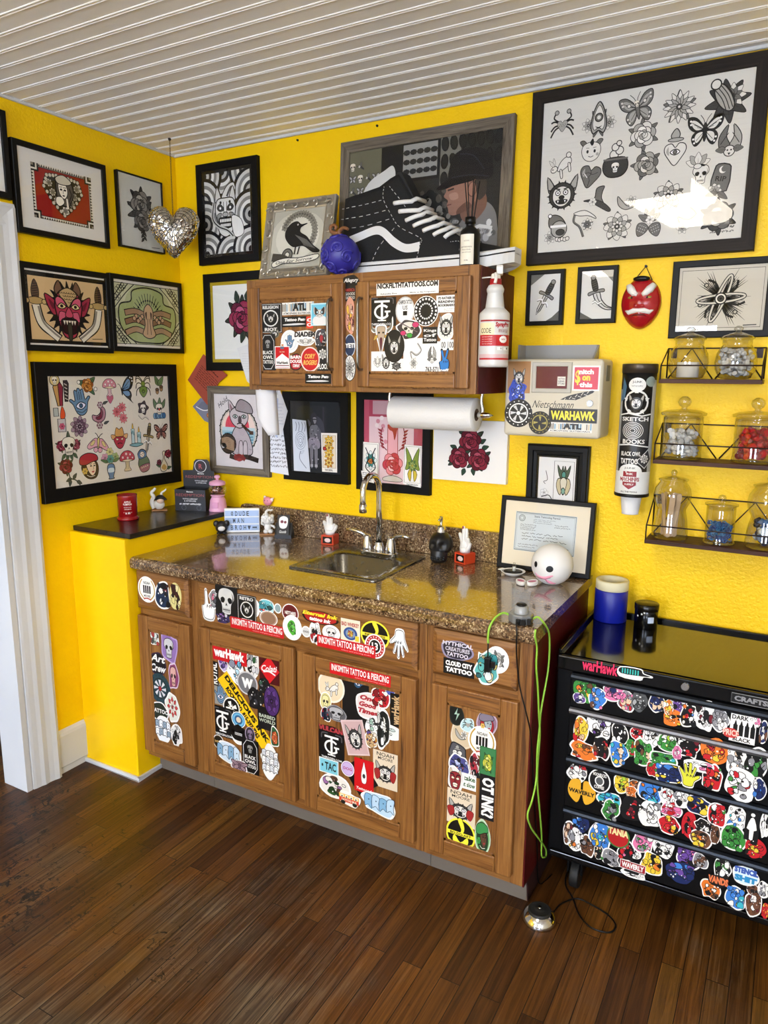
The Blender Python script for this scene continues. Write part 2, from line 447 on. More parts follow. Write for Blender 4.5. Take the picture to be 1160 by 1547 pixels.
def m_butter_side(a,c='#6d93bd',line=K):
 a.blob([(-.5,-.1),(-.3,.5),(.15,.95),(.6,.95),(.55,.4),(.3,.0),(-.2,-.1)],line,4)
 a.blob([(-.38,0),(-.15,.5),(.15,.75),(.3,.5),(.15,.1)],c,4)
 a.blob([(-.5,-.1),(.2,-.05),(.4,-.4),(.3,-.7),(.5,-1),(.15,-.75),(-.2,-.5)],line,4);a.blob([(-.38,-.15),(.1,-.12),(.22,-.4),(-.1,-.45)],c,4)
 a.stroke([(-.4,0),(.2,.6)],.04,line);a.stroke([(-.4,0),(.1,.2)],.04,line)
 for x,y in((.45,.8),(.48,.6),(.3,.85)):a.circ(x,y,.06,'#eee',n=8)
 a.stroke([(-.55,.15),(-.45,-.4)],.1,line);a.curve([(-.52,.1),(-.7,.35),(-.85,.4)],.04,line)
def m_moth2(a,c='#e2a7b4',d='#e3cf85',line=K):
 for s in(-1,1):
  a.blob([(s*.05,.3),(s*.4,.35),(s*.98,-.25),(s*.8,-.5),(s*.3,-.3),(s*.05,-.2)],c,4,line,.05)
  a.blob([(s*.3,.2),(s*.55,.15),(s*.75,-.2),(s*.45,-.15)],d,3,line,.03);a.circ(s*.2,-.5,.2,c,line=line,lw=.04)
  a.curve([(0,.4),(s*.15,.65),(s*.35,.8)],.06,line)
 a.blob([(0,.5),(.12,.2),(0,-.4),(-.12,.2)],d,3,line,.05)
def m_candle(a,line=K):
 for x,h,w in((-.3,.45,.16),(.3,.15,.18)):
  a.rect(x-w,-.8,x+w,h,'#bcd8dc');a.frame(x-w,-.8,x+w,h,.05,line)
  a.curve([(x-w,h-.1),(x-w*.5,h-.4),(x,h-.15),(x+w*.6,h-.5),(x+w,h-.1)],.06,'#5a8a94')
  a.blob([(x-.08,h+.05),(x,h+.45),(x+.08,h+.05)],'#e2b84a',4,line,.03)
 a.blob([(-.7,-.8),(0,-.68),(.7,-.8),(0,-.98)],'#7fb0b8',4,line,.05)
def m_vase(a,line=K):
 for i,(x,y)in enumerate(((-.4,.4),(0,.75),(.4,.4),(0,.3))):
  a.push(x,y,.32);m_bloom(a,6,('#d99ab0','#d8d089','#a6b977','#5f9d8a')[i],'#7a9','#654',line,1);a.pop()
 for s in(-1,1):leaf(a,s*.2,.1,90-s*70,.6,.1,'#6f8a5a',line)
 a.blob([(-.2,-.05),(.2,-.05),(.3,-.4),(.16,-.85),(.22,-.98),(-.22,-.98),(-.16,-.85),(-.3,-.4)],'#5f83ad',3,line,.05)
 a.blob([(-.2,-.3),(.2,-.3),(.22,-.55),(-.22,-.55)],'#cfe0ea',3)
def m_matry(a,line=K):
 a.push(0,0,1,12)
 a.blob([(0,.95),(.42,.7),(.4,.3),(.58,-.2),(.35,-.85),(-.35,-.85),(-.58,-.2),(-.4,.3),(-.42,.7)],'#6f7f5e',4,line,.06)
 a.blob([(0,.92),(.4,.68),(.36,.25),(-.36,.25),(-.4,.68)],'#5b7fa6',4,line,.04);a.circ(0,.52,.24,'#f1e6d6',line=line,lw=.04)
 for s in(-1,1):a.circ(s*.1,.55,.05,line,n=8)
 a.stroke([(-.07,.42),(.07,.42)],.04,'#a33');a.blob([(-.5,-.35),(.5,-.35),(.35,-.85),(-.35,-.85)],'#a36a76',3,line,.04)
 for i in range(4):a.circ(-.3+i*.2,-.5,.06,'#e4d1b0',n=8)
 a.pop()
def m_impcow(a,line=K):
 a.blob([(0,.1),(.55,.2),(.6,-.2),(.3,-.75),(0,-.9),(-.3,-.75),(-.6,-.2),(-.55,.2)],'#b5344a',4,line,.06)
 for s in(-1,1):
  a.blob([(s*.3,.2),(s*.85,.3),(s*.75,-.1),(s*.5,0)],'#dca66a',3,line,.05);a.blob([(s*.1,-.1),(s*.35,-.02),(s*.3,-.2)],'#f6e6c0',3,line,.03)
 a.blob([(-.45,.2),(-.3,.85),(0,.7),(.3,.85),(.45,.2),(0,.1)],'#d8a35e',4,line,.05)
 a.curve([(-.25,-.5),(0,-.42),(.25,-.5)],.06,line)
def m_lighter(a,line=K):
 a.rect(-.25,-.9,.4,.05,'#c9c3c6');a.frame(-.25,-.9,.4,.05,.06,line);a.push(.08,-.5,.28);m_bloom(a,6,'#c85a78','#923','#511',line,1);a.pop()
 a.rect(-.55,.25,-.15,.85,'#b9bfbc');a.frame(-.55,.25,-.15,.85,.06,line);a.blob([(0,.1),(.35,.1),(.4,.5),(.2,.95),(.05,.6)],'#e0572c',4,line,.04)
def m_paisley(a,line=K):
 a.blob([(.1,.7),(.5,.4),(.45,-.2),(0,-.5),(-.55,-.3),(-.6,.05),(-.2,.0),(.1,.25)],'#b7828f',4,line,.06)
 a.blob([(.15,.45),(.3,.2),(.2,-.15),(-.1,-.3),(-.35,-.15),(0,.0)],'#7d2f45',4,line,.04)
 for x,y,r in((.1,.72,.28),(-.05,-.68,.3)):a.push(x,y,r);m_bloom(a,6,'#8a5a6c','#cbb','#333',line,2);a.pop()
 for s in(0,1):leaf(a,.3,-.6+s*1.4,20,.5,.1,'#4a4f4a',line)
def m_hyd(a,line=K):
 for x,y in((.15,.45),(-.45,.1),(.2,-.45)):a.push(x,y,.5);m_bloom(a,9,'#e37a84','#f3c3c4','#a33',line,1,1);a.pop()
def m_acorn(a,line=K):
 leaf(a,0,.0,115,1.0,.25,'#5c7a4c',line);leaf(a,0,.0,55,1.05,.25,'#6f8f5a',line)
 for x,y in((-.2,-.5),(.3,-.25)):a.circ(x,y,.2,'#a7835a',ry=.28,line=line,lw=.04);a.circ(x,y+.15,.22,'#6b4f38',ry=.14,line=line,lw=.04)
def m_hourglass(a,line=K):
 leaf(a,-.2,-.5,160,.5,.12,'#4f6a48',line);leaf(a,.3,-.7,10,.5,.12,'#4f6a48',line)
 a.push(.5,.35,.42);m_rose(a,'#9c3040','#5a1622','#4f6a48','#b85560',line,3);a.pop();a.push(-.4,-.2,.3);m_rose(a,'#7c3048','#4a1622','#4f6a48','#985560',line,2);a.pop()
 a.blob([(-.05,.5),(.2,.55),(.12,.05),(.4,-.5),(.2,-.85),(-.2,-.85),(-.3,-.5),(0,.05)],'#e6dcc0',4,line,.05);a.blob([(-.2,-.6),(.05,-.35),(.3,-.6),(.1,-.8)],'#c9a25a',3)
def m_pumprose(a,line=K):
 leaf(a,0,0,160,.98,.25,'#4f7050',line);leaf(a,0,0,40,.98,.25,'#4f7050',line);leaf(a,0,0,-50,.98,.22,'#4f7050',line)
 for s in((.75,-.3),(-.8,.25)):a.circ(s[0],s[1],.15,'#f3f1ea',line=line,lw=.04)
 a.push(0,0,.75);m_rose(a,'#d08a3c','#96561f','#4f7050','#e2ab62',line,1);a.pop()
def m_jester(a,line=K):
 a.blob([(-.5,.1),(-.6,.9),(-.2,.5),(.1,.98),(.3,.5),(.7,.85),(.5,.1)],'#5f7a56',4,line,.05)
 for i in range(6):a.circ(-.5+i*.2,-.55,.2,'#3f6f9f' if i%2 else '#6f9fc8',ry=.25,line=line,lw=.04)
 a.push(0,.02,.5);m_skull(a);a.pop();a.circ(0,-.02,.1,'#c33',line=line,lw=.03)
def m_pinkshroom(a,line=K):
 a.push(0,.25,.75);m_shroom(a,'#d98aa0','#f6e7ea','#e8c4c9',line);a.pop();a.push(0,-.6,.36);m_heart(a,'#c8637c',line,None,False);a.pop()
def m_batcat(a,line=K):
 a.push(0,.15,.7);m_bloom(a,5,'#3a2f38','#fff','#ece3e0',line,1,1);a.pop();a.push(0,.1,.42);m_skull(a,'#f2eeea');a.pop();a.curve([(-.6,-.4),(-.2,-.75),(.2,-.6),(.6,-.85)],.12,'#d8d2cc');a.curve([(-.6,-.5),(-.2,-.85),(.2,-.7),(.6,-.95)],.04,line)
def m_skullrose(a,line=K):
 for x in(-.55,.55):a.push(x,.05,.5);m_rose(a,'#a33a52','#6b1b30','#55684a','#c66a7c',line,3);a.pop()
 leaf(a,0,.3,90,.7,.15,'#4b5a46',line)
 for i in range(4):leaf(a,-.3+i*.2,-.5,230+i*27,.5,.12,'#55684a',line)
 a.push(0,0,.68);m_skull(a);a.pop()
def m_roselong(a,c='#8f2230',line=K):
 a.curve([(0,.1),(.1,-.4),(.5,-.6),(.8,-.95)],.08,'#3f463c')
 for x,y,t in((.2,-.45,200),(.3,-.5,50),(.1,-.5,260),(.55,-.65,330)):leaf(a,x,y,t,.45,.12,'#4b5248',line)
 a.push(-.15,.35,.65);m_rose(a,c,'#5c121c','#4b5a3c','#b54a52',line,3);a.pop()
G1,G2,G3,G4='#e2e0da','#aaa8a2','#6c6b68','#3a3a3a'
def m_crab(a):
 for s in(-1,1):
  for t in(20,-15,-45):a.curve([(0,0),(s*.5,math.sin(t*D2R)*.5+.1),(s*.8,math.sin(t*D2R)*.9-.1)],.11,K)
  a.curve([(s*.2,.2),(s*.6,.5),(s*.45,.85)],.1,K);a.circ(s*.42,.85,.14,G2,line=K,lw=.05)
 a.push(0,-.05,.42);m_heart(a,G2,K,None,False);a.pop()
 for i in range(6):a.circ(-.2+.08*i,-.05+.1*(i%2),.03,K,n=6)
def m_planch(a):
 for x in(-.6,.6):a.push(x,-.25,.42);m_bloom(a,7,G1,G2,G4,K,2,1);a.pop()
 for t in(60,120,250,290):leaf(a,0,-.2,t,.8,.14,G3)
 q=[(0,.95),(.3,.45),(.45,-.3),(.3,-.75),(.0,-.6),(-.3,-.75),(-.45,-.3),(-.3,.45)]
 a.blob(q,G2,4,K,.07);a.push(0,.02,.78);a.blob(q,G1,4,K,.05);a.pop();a.circ(0,.1,.22,G3,line=K,lw=.06);a.circ(0,.1,.11,G1);a.blob([(-.2,-.35),(0,-.5),(.2,-.35),(0,-.42)],K,3)
def m_imp(a):
 for s in(-1,1):a.blob([(s*.5,.3),(s*.9,.75),(s*.6,.85),(s*.3,.5)],G3,4,K,.05)
 a.blob([(0,.7),(.6,.5),(.75,0),(.5,-.55),(0,-.75),(-.5,-.55),(-.75,0),(-.6,.5)],G1,4,K,.05)
 a.blob([(-.1,.7),(.1,.95),(.2,.6),(.05,.4),(-.1,.6)],K,3)
 for s in(-1,1):a.circ(s*.28,.0,.09,K,ry=.13);a.curve([(s*.15,.25),(s*.4,.28)],.04,K)
 a.curve([(-.2,-.35),(0,-.42),(.2,-.35)],.05,K);a.circ(.5,-.25,.12,G2)
def m_rabbit(a):
 a.push(0,0,1,25)
 a.blob([(-.35,-.25),(.1,.05),(.6,.1),(.85,-.15),(.7,-.45),(.2,-.5),(-.2,-.45)],G1,4,K,.05);a.circ(.85,.1,.18,G1,line=K,lw=.05)
 a.circ(-.5,-.05,.26,G1,ry=.2,line=K,lw=.05)
 for t in(60,95):leaf(a,-.4,.1,t,.6,.1,G1)
 for x in(-.2,.5):a.blob([(x,-.35),(x-.25,-.85),(x-.1,-.9),(x+.12,-.45)],G1,3,K,.05)
 a.circ(-.58,0,.05,K,n=8);a.pop()
def m_caul(a):
 for x,y,r in((-.1,.3,.25),(.2,.5,.22),(-.05,.7,.2),(.15,.9,.14)):a.circ(x,y,r,G1,line=K,lw=.05)
 a.blob([(-.6,.05),(0,.15),(.6,.05),(.7,-.5),(.35,-.9),(-.35,-.9),(-.7,-.5)],G4,4,K,.06);a.push(0,-.4,.3);m_skull(a,'#f0eee8');a.pop()
 a.stroke([(-.7,.05),(.7,.05)],.1,G3)
def m_eyeheart(a):
 a.blob([(-.1,.4),(-.25,.65),(0,.98),(.2,.7),(.1,.4)],G2,4,K,.05);a.circ(0,.42,.4,G2,ry=.1,line=K,lw=.04)
 a.push(0,-.3,.65);m_heart(a,G1,K,G2,False);a.pop()
 a.blob([(-.25,-.2),(0,-.05),(.25,-.2),(0,-.35)],'#fff',4,K,.05);a.circ(0,-.2,.1,G3,line=K,lw=.04)
def m_lotus(a):
 for t in(20,160,50,130,90):petal(a,0,-.3,t,.95,.28,G2 if t in(50,130)else G1,K,1)
 a.circ(0,-.4,.3,G1,ry=.2,line=K,lw=.05)
def m_bat(a):
 for s in(-1,1):a.blob([(0,-.2),(s*.5,-.4),(s*.6,.3),(s*.15,.95),(s*.2,.3)],G3 if s<0 else G2,4,K,.05);a.stroke([(s*.1,.5),(s*.5,-.1)],.04,K)
 a.circ(0,-.5,.3,G1,line=K,lw=.05)
 for s in(-1,1):leaf(a,s*.2,-.4,90-s*90,.55,.18,G3);a.circ(s*.1,-.45,.05,K,n=8)
 a.poly([(-.08,-.6),(.08,-.6),(0,-.75)],K)
def m_grave(a):
 a.blob([(-.45,-.6),(-.45,.5),(-.3,.85),(.3,.85),(.45,.5),(.45,-.6)],G3,2,K,.07)
 a.circ(.0,.55,.2,'#f4f4f0');a.circ(.08,.6,.17,G3);a.text('RIP',0,.05,.6,.28,K,.02);a.push(-.2,-.6,.42);m_bloom(a,7,G1,G2,G4,K,2);a.pop()
 for t in(200,330):leaf(a,0,-.7,t,.7,.16,G3)
def m_beast(a):
 for s in(-1,1):a.blob([(s*.4,.3),(s*.85,.95),(s*.75,.1)],G2,3,K,.06)
 a.circ(0,-.1,.72,G4,ry=.68,line=K,lw=.06)
 for i in range(14):t=2*PI*i/14;a.poly([(.68*math.cos(t-.12),-.1+.64*math.sin(t-.12)),(.68*math.cos(t+.12),-.1+.64*math.sin(t+.12)),(.88*math.cos(t),-.1+.84*math.sin(t))],K)
 a.blob([(0,.4),(.45,.2),(.5,-.3),(.2,-.65),(-.2,-.65),(-.5,-.3),(-.45,.2)],G1,4,K,.05)
 for s in(-1,1):a.circ(s*.22,.05,.13,'#fff',line=K,lw=.05);a.circ(s*.22,.05,.05,K,n=8);a.curve([(s*.1,.22),(s*.4,.3)],.07,K)
 a.circ(0,-.2,.17,K,ry=.12);a.blob([(-.35,-.35),(0,-.3),(.35,-.35),(.2,-.55),(-.2,-.55)],K,3);a.poly([(-.25,-.36),(-.15,-.36),(-.2,-.5)],'#fff');a.poly([(.25,-.36),(.15,-.36),(.2,-.5)],'#fff')
def m_hat(a):
 a.blob([(-.4,-.1),(-.15,.3),(-.05,.85),(.45,.95),(.35,.6),(.3,.2),(.5,-.3),(0,-.2)],G3,4,K,.06)
 a.blob([(-.95,.1),(-.4,-.05),(.1,-.35),(.8,-.75),(.95,-.6),(.4,-.1),(-.3,.15)],G4,4,K,.05);a.push(-.3,-.02,.3);m_bloom(a,6,G1,G2,G4,K,1);a.pop()
def m_moon(a):
 a.blob([(-.8,.4),(-.7,-.3),(-.1,-.7),(.6,-.5),(.0,-.4),(-.4,0)],G2,4,K,.06);a.push(.35,-.1,.5);m_bloom(a,7,G1,G2,G4,K,2,1);a.pop()
def m_scythe(a):
 a.curve([(-.7,.7),(-.75,.2),(-.3,-.2),(0,-.9)],.16,G3);a.curve([(-.78,.7),(-.83,.2),(-.38,-.2),(-.08,-.9)],.04,K)
 a.blob([(-.8,.8),(0,.95),(.7,.55),(.85,.3),(.3,.55),(-.4,.6)],G1,4,K,.05);a.push(.25,-.05,.45);m_bloom(a,8,G1,G3,G4,K,2,0,G3);a.pop()
def m_berries(a):
 for t in(70,110,150,30):leaf(a,0,.1,t,.8,.2,G3)
 for x,y,r in((-.45,-.4,-25),(.4,-.45,20)):
  a.push(x,y,.5,r);a.blob([(0,.8),(.7,.5),(.6,-.3),(0,-.95),(-.6,-.3),(-.7,.5)],G3,4,K,.08)
  for i in range(12):a.circ(-.4+(i%4)*.27,.4-(i//4)*.35,.05,'#f2f2f2',n=6)
  a.pop()
 a.push(.05,.15,.3);m_bloom(a,6,'#f4f2ee',G2,G4,K,1);a.pop()
def m_santa(a):
 a.push(-.5,-.5,.45);m_bloom(a,7,G1,G2,G4,K,2,1);a.pop();a.blob([(-.5,.1),(-.6,.8),(-.2,.95),(.3,.7),(.55,.1)],G3,4,K,.06);a.circ(-.55,.9,.13,'#fff',line=K,lw=.05)
 a.circ(.1,0,.55,G2,line=K,lw=.06);a.circ(.2,-.2,.3,G4,ry=.2,line=K,lw=.05);a.stroke([(-.5,.2),(.6,.2)],.16,'#f4f4f4')
 for i in range(5):a.circ(.0+i*.18,-.65-.05*(i%2),.13,G1,line=K,lw=.04)
def m_snakeflower(a):
 a.curve([(.3,.9),(.7,.4),(.2,.1),(-.4,.3),(-.3,-.2)],.12,G2);a.curve([(.36,.9),(.76,.4),(.2,.03),(-.46,.3),(-.3,-.2)],.04,K);a.push(-.1,-.5,.45);m_bloom(a,6,G1,G2,G4,K,2,1);a.pop()
def m_planet(a):
 for t in range(0,360,45):leaf(a,.1,-.1,t+10,1.0,.22,G4)
 a.push(.3,.1,.6);m_bloom(a,8,G1,G3,G4,K,2,1);a.pop()
 a.push(0,0,1,-60);a.circ(-.1,0,.7,G2,ry=.34,line=K,lw=.06)
 for y in(-.2,-.05,.1,.22):a.curve([(-.7,y),(-.1,y+.08),(.5,y)],.04,K)
 a.pop();a.circ(-.45,.7,.22,G1,line=K,lw=.06)
def m_daisy(a):m_bloom(a,12,G1,G2,G4,K,2,1,G3)
def m_peonyg(a):m_rose(a,G1,G2,G3,'#f2f0ea',K,6)
def m_roseg(a):m_rose(a,G2,G3,G3,G1,K,5)
def m_rosedark(a):m_rose(a,G3,G4,G4,G2,K,6)
def m_mand(a):m_bloom(a,8,G1,G2,G4,K,3,0,G3)
def m_heartst(a):a.push(0,0,1,-12);m_heart(a,G3,K,G2,True);a.stroke([(-.5,.2),(-.2,-.1)],.06,'#eee');a.pop()
def m_flyg(a):m_fly(a,G1,K,K,'#f4f4f0')
def m_mothg(a):m_fly(a,G2,G3,K,G1,1)
def m_oni(a,c='#8c2a30',line=K):
 for s in(-1,1):a.blob([(s*.3,.4),(s*.6,.98),(s*.7,.5),(s*.55,.2)],'#d8c8a8',3,line,.05)
 a.blob([(0,.7),(.6,.5),(.65,-.2),(.35,-.85),(-.35,-.85),(-.65,-.2),(-.6,.5)],c,4,line,.06)
 for s in(-1,1):a.blob([(s*.1,.1),(s*.35,.25),(s*.5,.1),(s*.3,0)],'#f0e8d0',3,line,.04);a.curve([(s*.08,.2),(s*.3,.45),(s*.58,.4)],.1,line)
 a.blob([(-.3,-.35),(0,-.28),(.3,-.35),(.2,-.65),(-.2,-.65)],'#f0e8d8',3,line,.05);a.stroke([(-.28,-.48),(.28,-.48)],.04,line);a.circ(0,-.1,.12,'#6c1c22',line=line,lw=.03)
WIN_S=24.0;LAMP1=17.0;LAMP2=9.0;EXPO=0.45
def wall_mat(name,c1,c2,bump=.35,scale=55,rough=.42):
 m,nt,b,o=newmat(name)
 tc=N(nt,'ShaderNodeTexCoord');n1=N(nt,'ShaderNodeTexNoise',Scale=scale,Detail=4.0,Roughness=.6);n2=N(nt,'ShaderNodeTexNoise',Scale=2.2,Detail=2.0)
 for n in(n1,n2):nt.links.new(tc.outputs['Object'],n.inputs['Vector'])
 r=ramp(nt,[(.3,c1),(.7,c2)]);nt.links.new(n2 .outputs['Fac'],r.inputs['Fac']);nt.links.new(r.outputs['Color'],b.inputs['Base Color'])
 bp=N(nt,'ShaderNodeBump',Strength=bump,Distance=.004);nt.links.new(n1 .outputs['Fac'],bp.inputs['Height']);nt.links.new(bp.outputs['Normal'],b.inputs['Normal'])
 b.inputs['Roughness'].default_value=rough;b.inputs['Specular IOR Level'].default_value=.3
 return m
M_YEL=wall_mat('yellow_wall_paint','#f3c400','#f8cd00',.6,85)
M_YELBOX=wall_mat('yellow_gloss_paint','#f1c200','#f5c800',.08,18,.4)
M_WHITE=wall_mat('white_trim_paint','#c4c6c8','#d0d1d1',.15,30,.4)
M_CEIL=wall_mat('white_vinyl_ceiling','#f1f0ed','#f6f5f2',.03,20,.4)
M_FARW=wall_mat('pale_far_wall','#c9c6bd','#d2cec4',.1,40,.6)
def wood(name,dark,mid,light,scale=1.0,axis='z',rough=.45,coat=.1,ring=1.0,contrast=1.0):
 m,nt,b,o=newmat(name)
 tc=N(nt,'ShaderNodeTexCoord');mp=N(nt,'ShaderNodeMapping')
 s={'x':(.9,22,22),'y':(22,.9,22),'z':(22,22,.9)}[axis]
 mp.inputs['Scale'].default_value=tuple(v*scale for v in s)
 gi=N(nt,'ShaderNodeObjectInfo');ad=N(nt,'ShaderNodeVectorMath',operation='MULTIPLY_ADD')
 ad.inputs[1].default_value=(3.1,7.3,5.7);nt.links.new(gi.outputs['Random'],ad.inputs[0]);nt.links.new(tc.outputs['Object'],ad.inputs[2])
 nt.links.new(ad.outputs[0],mp.inputs['Vector'])
 n1=N(nt,'ShaderNodeTexNoise',Scale=2.2,Detail=6.0,Roughness=.65,Distortion=.6);nt.links.new(mp.outputs[0],n1 .inputs['Vector'])
 n2=N(nt,'ShaderNodeTexNoise',Scale=7.0,Detail=3.0,Roughness=.7);nt.links.new(mp.outputs[0],n2 .inputs['Vector'])
 mx=N(nt,'ShaderNodeMix',data_type='FLOAT');mx.inputs[0].default_value=.4
 nt.links.new(n1 .outputs['Fac'],mx.inputs[2]);nt.links.new(n2 .outputs['Fac'],mx.inputs[3])
 r=ramp(nt,[(.36,dark),(.46,mid),(.62,light)]);nt.links.new(mx.outputs[0],r.inputs['Fac'])
 nt.links.new(r.outputs['Color'],b.inputs['Base Color'])
 bp=N(nt,'ShaderNodeBump',Strength=.25,Distance=.001);nt.links.new(mx.outputs[0],bp.inputs['Height']);nt.links.new(bp.outputs['Normal'],b.inputs['Normal'])
 b.inputs['Roughness'].default_value=rough;b.inputs['Coat Weight'].default_value=coat;b.inputs['Coat Roughness'].default_value=.25;b.inputs['Specular IOR Level'].default_value=.18 if coat==0 else .45
 return m
OAKV=wood('oak_upright_grain','#4f3014','#7d5022','#996a35',1,'z')
OAKH=wood('oak_level_grain','#4f3014','#7d5022','#996a35',1,'x')
GREYW=wood('weathered_grey_wood','#463f36','#655c50','#7f7566',1.5,'x',.7,0)
GREYWV=wood('weathered_grey_wood_upright','#463f36','#655c50','#7f7566',1.5,'z',.7,0)
DARKW=wood('dark_brown_wood','#14100d','#1f1915','#2a231e',1.4,'x',.55,0)
DARKWV=wood('dark_brown_wood_upright','#14100d','#1f1915','#2a231e',1.4,'z',.55,0)
SHELFW=wood('dark_shelf_board','#2c1a16','#43291f','#553729',1.2,'x',.5,0)
def floor_mat():
 m,nt,b,o=newmat('worn_plank_floor')
 L=nt.links.new
 tc=N(nt,'ShaderNodeTexCoord');mp=N(nt,'ShaderNodeMapping');mp.inputs['Rotation'].default_value=(0,0,PI/2)
 L(tc.outputs['Object'],mp.inputs['Vector'])
 br=N(nt,'ShaderNodeTexBrick');br.offset=.37;br.offset_frequency=2
 br.inputs['Scale'].default_value=1.0;br.inputs['Brick Width'].default_value=.95;br.inputs['Row Height'].default_value=.057
 br.inputs['Mortar Size'].default_value=.0012;br.inputs['Mortar Smooth'].default_value=.2
 br.inputs['Color1'].default_value=(0,0,0,1);br.inputs['Color2'].default_value=(1,1,1,1);br.inputs['Mortar'].default_value=(.5,.5,.5,1)
 L(mp.outputs[0],br.inputs['Vector'])
 mp2=N(nt,'ShaderNodeMapping');mp2 .inputs['Scale'].default_value=(60,1.6,1);L(tc.outputs['Object'],mp2 .inputs['Vector'])
 ad=N(nt,'ShaderNodeVectorMath',operation='MULTIPLY_ADD');ad.inputs[1].default_value=(17,9,3);L(br.outputs['Color'],ad.inputs[0]);L(mp2 .outputs[0],ad.inputs[2])
 gr=N(nt,'ShaderNodeTexNoise',Scale=1.6,Detail=7.0,Roughness=.7,Distortion=.8);L(ad.outputs[0],gr.inputs['Vector'])
 tone=ramp(nt,[(0,'#44260c'),(.3,'#684015'),(.55,'#7c501e'),(.8,'#523010'),(1,'#8e6529')]);L(br.outputs['Color'],tone.inputs['Fac'])
 gcol=ramp(nt,[(.3,'#2c2622'),(.46,'#9a958f'),(.7,'#ffffff')]);L(gr.outputs['Fac'],gcol.inputs['Fac'])
 mul=N(nt,'ShaderNodeMix',data_type='RGBA',blend_type='MULTIPLY');mul.inputs[0].default_value=.8
 L(tone.outputs['Color'],mul.inputs[6]);L(gcol.outputs['Color'],mul.inputs[7])
 wz=N(nt,'ShaderNodeTexNoise',Scale=1.15,Detail=5.0,Roughness=.62);L(tc.outputs['Object'],wz.inputs['Vector'])
 sx=N(nt,'ShaderNodeSeparateXYZ');L(tc.outputs['Object'],sx.inputs[0])
 g1=N(nt,'ShaderNodeMapRange');g1 .inputs['From Min'].default_value=-.55;g1 .inputs['From Max'].default_value=-1.9;g1 .inputs['To Min'].default_value=-.22;g1 .inputs['To Max'].default_value=.16
 L(sx.outputs['Y'],g1 .inputs['Value'])
 sm=N(nt,'ShaderNodeMath',operation='ADD');L(wz.outputs['Fac'],sm.inputs[0]);L(g1 .outputs['Result'],sm.inputs[1])
 sm2=N(nt,'ShaderNodeMath',operation='MULTIPLY_ADD');sm2 .inputs[1].default_value=.28;L(gr.outputs['Fac'],sm2 .inputs[0]);L(sm.outputs[0],sm2 .inputs[2])
 wr=ramp(nt,[(.57,'#000000'),(.72,'#ffffff')]);L(sm2 .outputs[0],wr.inputs['Fac'])
 bare=ramp(nt,[(.3,'#1a150f'),(.47,'#44382b'),(.7,'#73624c')]);L(gr.outputs['Fac'],bare.inputs['Fac'])
 mx=N(nt,'ShaderNodeMix',data_type='RGBA');L(wr.outputs['Color'],mx.inputs[0]);L(mul.outputs[2],mx.inputs[6]);L(bare.outputs['Color'],mx.inputs[7])
 ck=N(nt,'ShaderNodeTexNoise',Scale=26.0,Detail=7.0,Roughness=.78,Distortion=1.6);L(tc.outputs['Object'],ck.inputs['Vector'])
 cz=N(nt,'ShaderNodeTexNoise',Scale=2.0,Detail=2.0);L(tc.outputs['Object'],cz.inputs['Vector'])
 g2=N(nt,'ShaderNodeMapRange');g2 .inputs['From Min'].default_value=.0;g2 .inputs['From Max'].default_value=1.6;g2 .inputs['To Min'].default_value=.055;g2 .inputs['To Max'].default_value=-.07;L(sx.outputs['X'],g2 .inputs['Value'])
 s3=N(nt,'ShaderNodeMath',operation='ADD');L(ck.outputs['Fac'],s3 .inputs[0]);L(g2 .outputs['Result'],s3 .inputs[1])
 s4=N(nt,'ShaderNodeMath',operation='MULTIPLY_ADD');s4 .inputs[1].default_value=.3;L(cz.outputs['Fac'],s4 .inputs[0]);L(s3 .outputs[0],s4 .inputs[2])
 kr=ramp(nt,[(.745,'#000000'),(.775,'#ffffff')]);L(s4 .outputs[0],kr.inputs['Fac'])
 kx=N(nt,'ShaderNodeMix',data_type='RGBA');kx.inputs[7].default_value=lin('#17100a');L(kr.outputs['Color'],kx.inputs[0]);L(mx.outputs[2],kx.inputs[6])
 gp=N(nt,'ShaderNodeMix',data_type='RGBA');gp.inputs[7].default_value=lin('#0c0704');L(br.outputs['Fac'],gp.inputs[0]);L(kx.outputs[2],gp.inputs[6])
 L(gp.outputs[2],b.inputs['Base Color'])
 rr=N(nt,'ShaderNodeMapRange');rr.inputs['To Min'].default_value=.42;rr.inputs['To Max'].default_value=.62;L(wr.outputs['Color'],rr.inputs['Value']);L(rr.outputs['Result'],b.inputs['Roughness'])
 bp=N(nt,'ShaderNodeBump',Strength=.35,Distance=.0015);L(gr.outputs['Fac'],bp.inputs['Height'])
 b2=N(nt,'ShaderNodeBump',Strength=.6,Distance=.002,invert=True);L(br.outputs['Fac'],b2 .inputs['Height']);L(bp.outputs['Normal'],b2 .inputs['Normal'])
 L(b2 .outputs['Normal'],b.inputs['Normal']);b.inputs['Specular IOR Level'].default_value=.35
 return m
M_FLOOR=floor_mat()
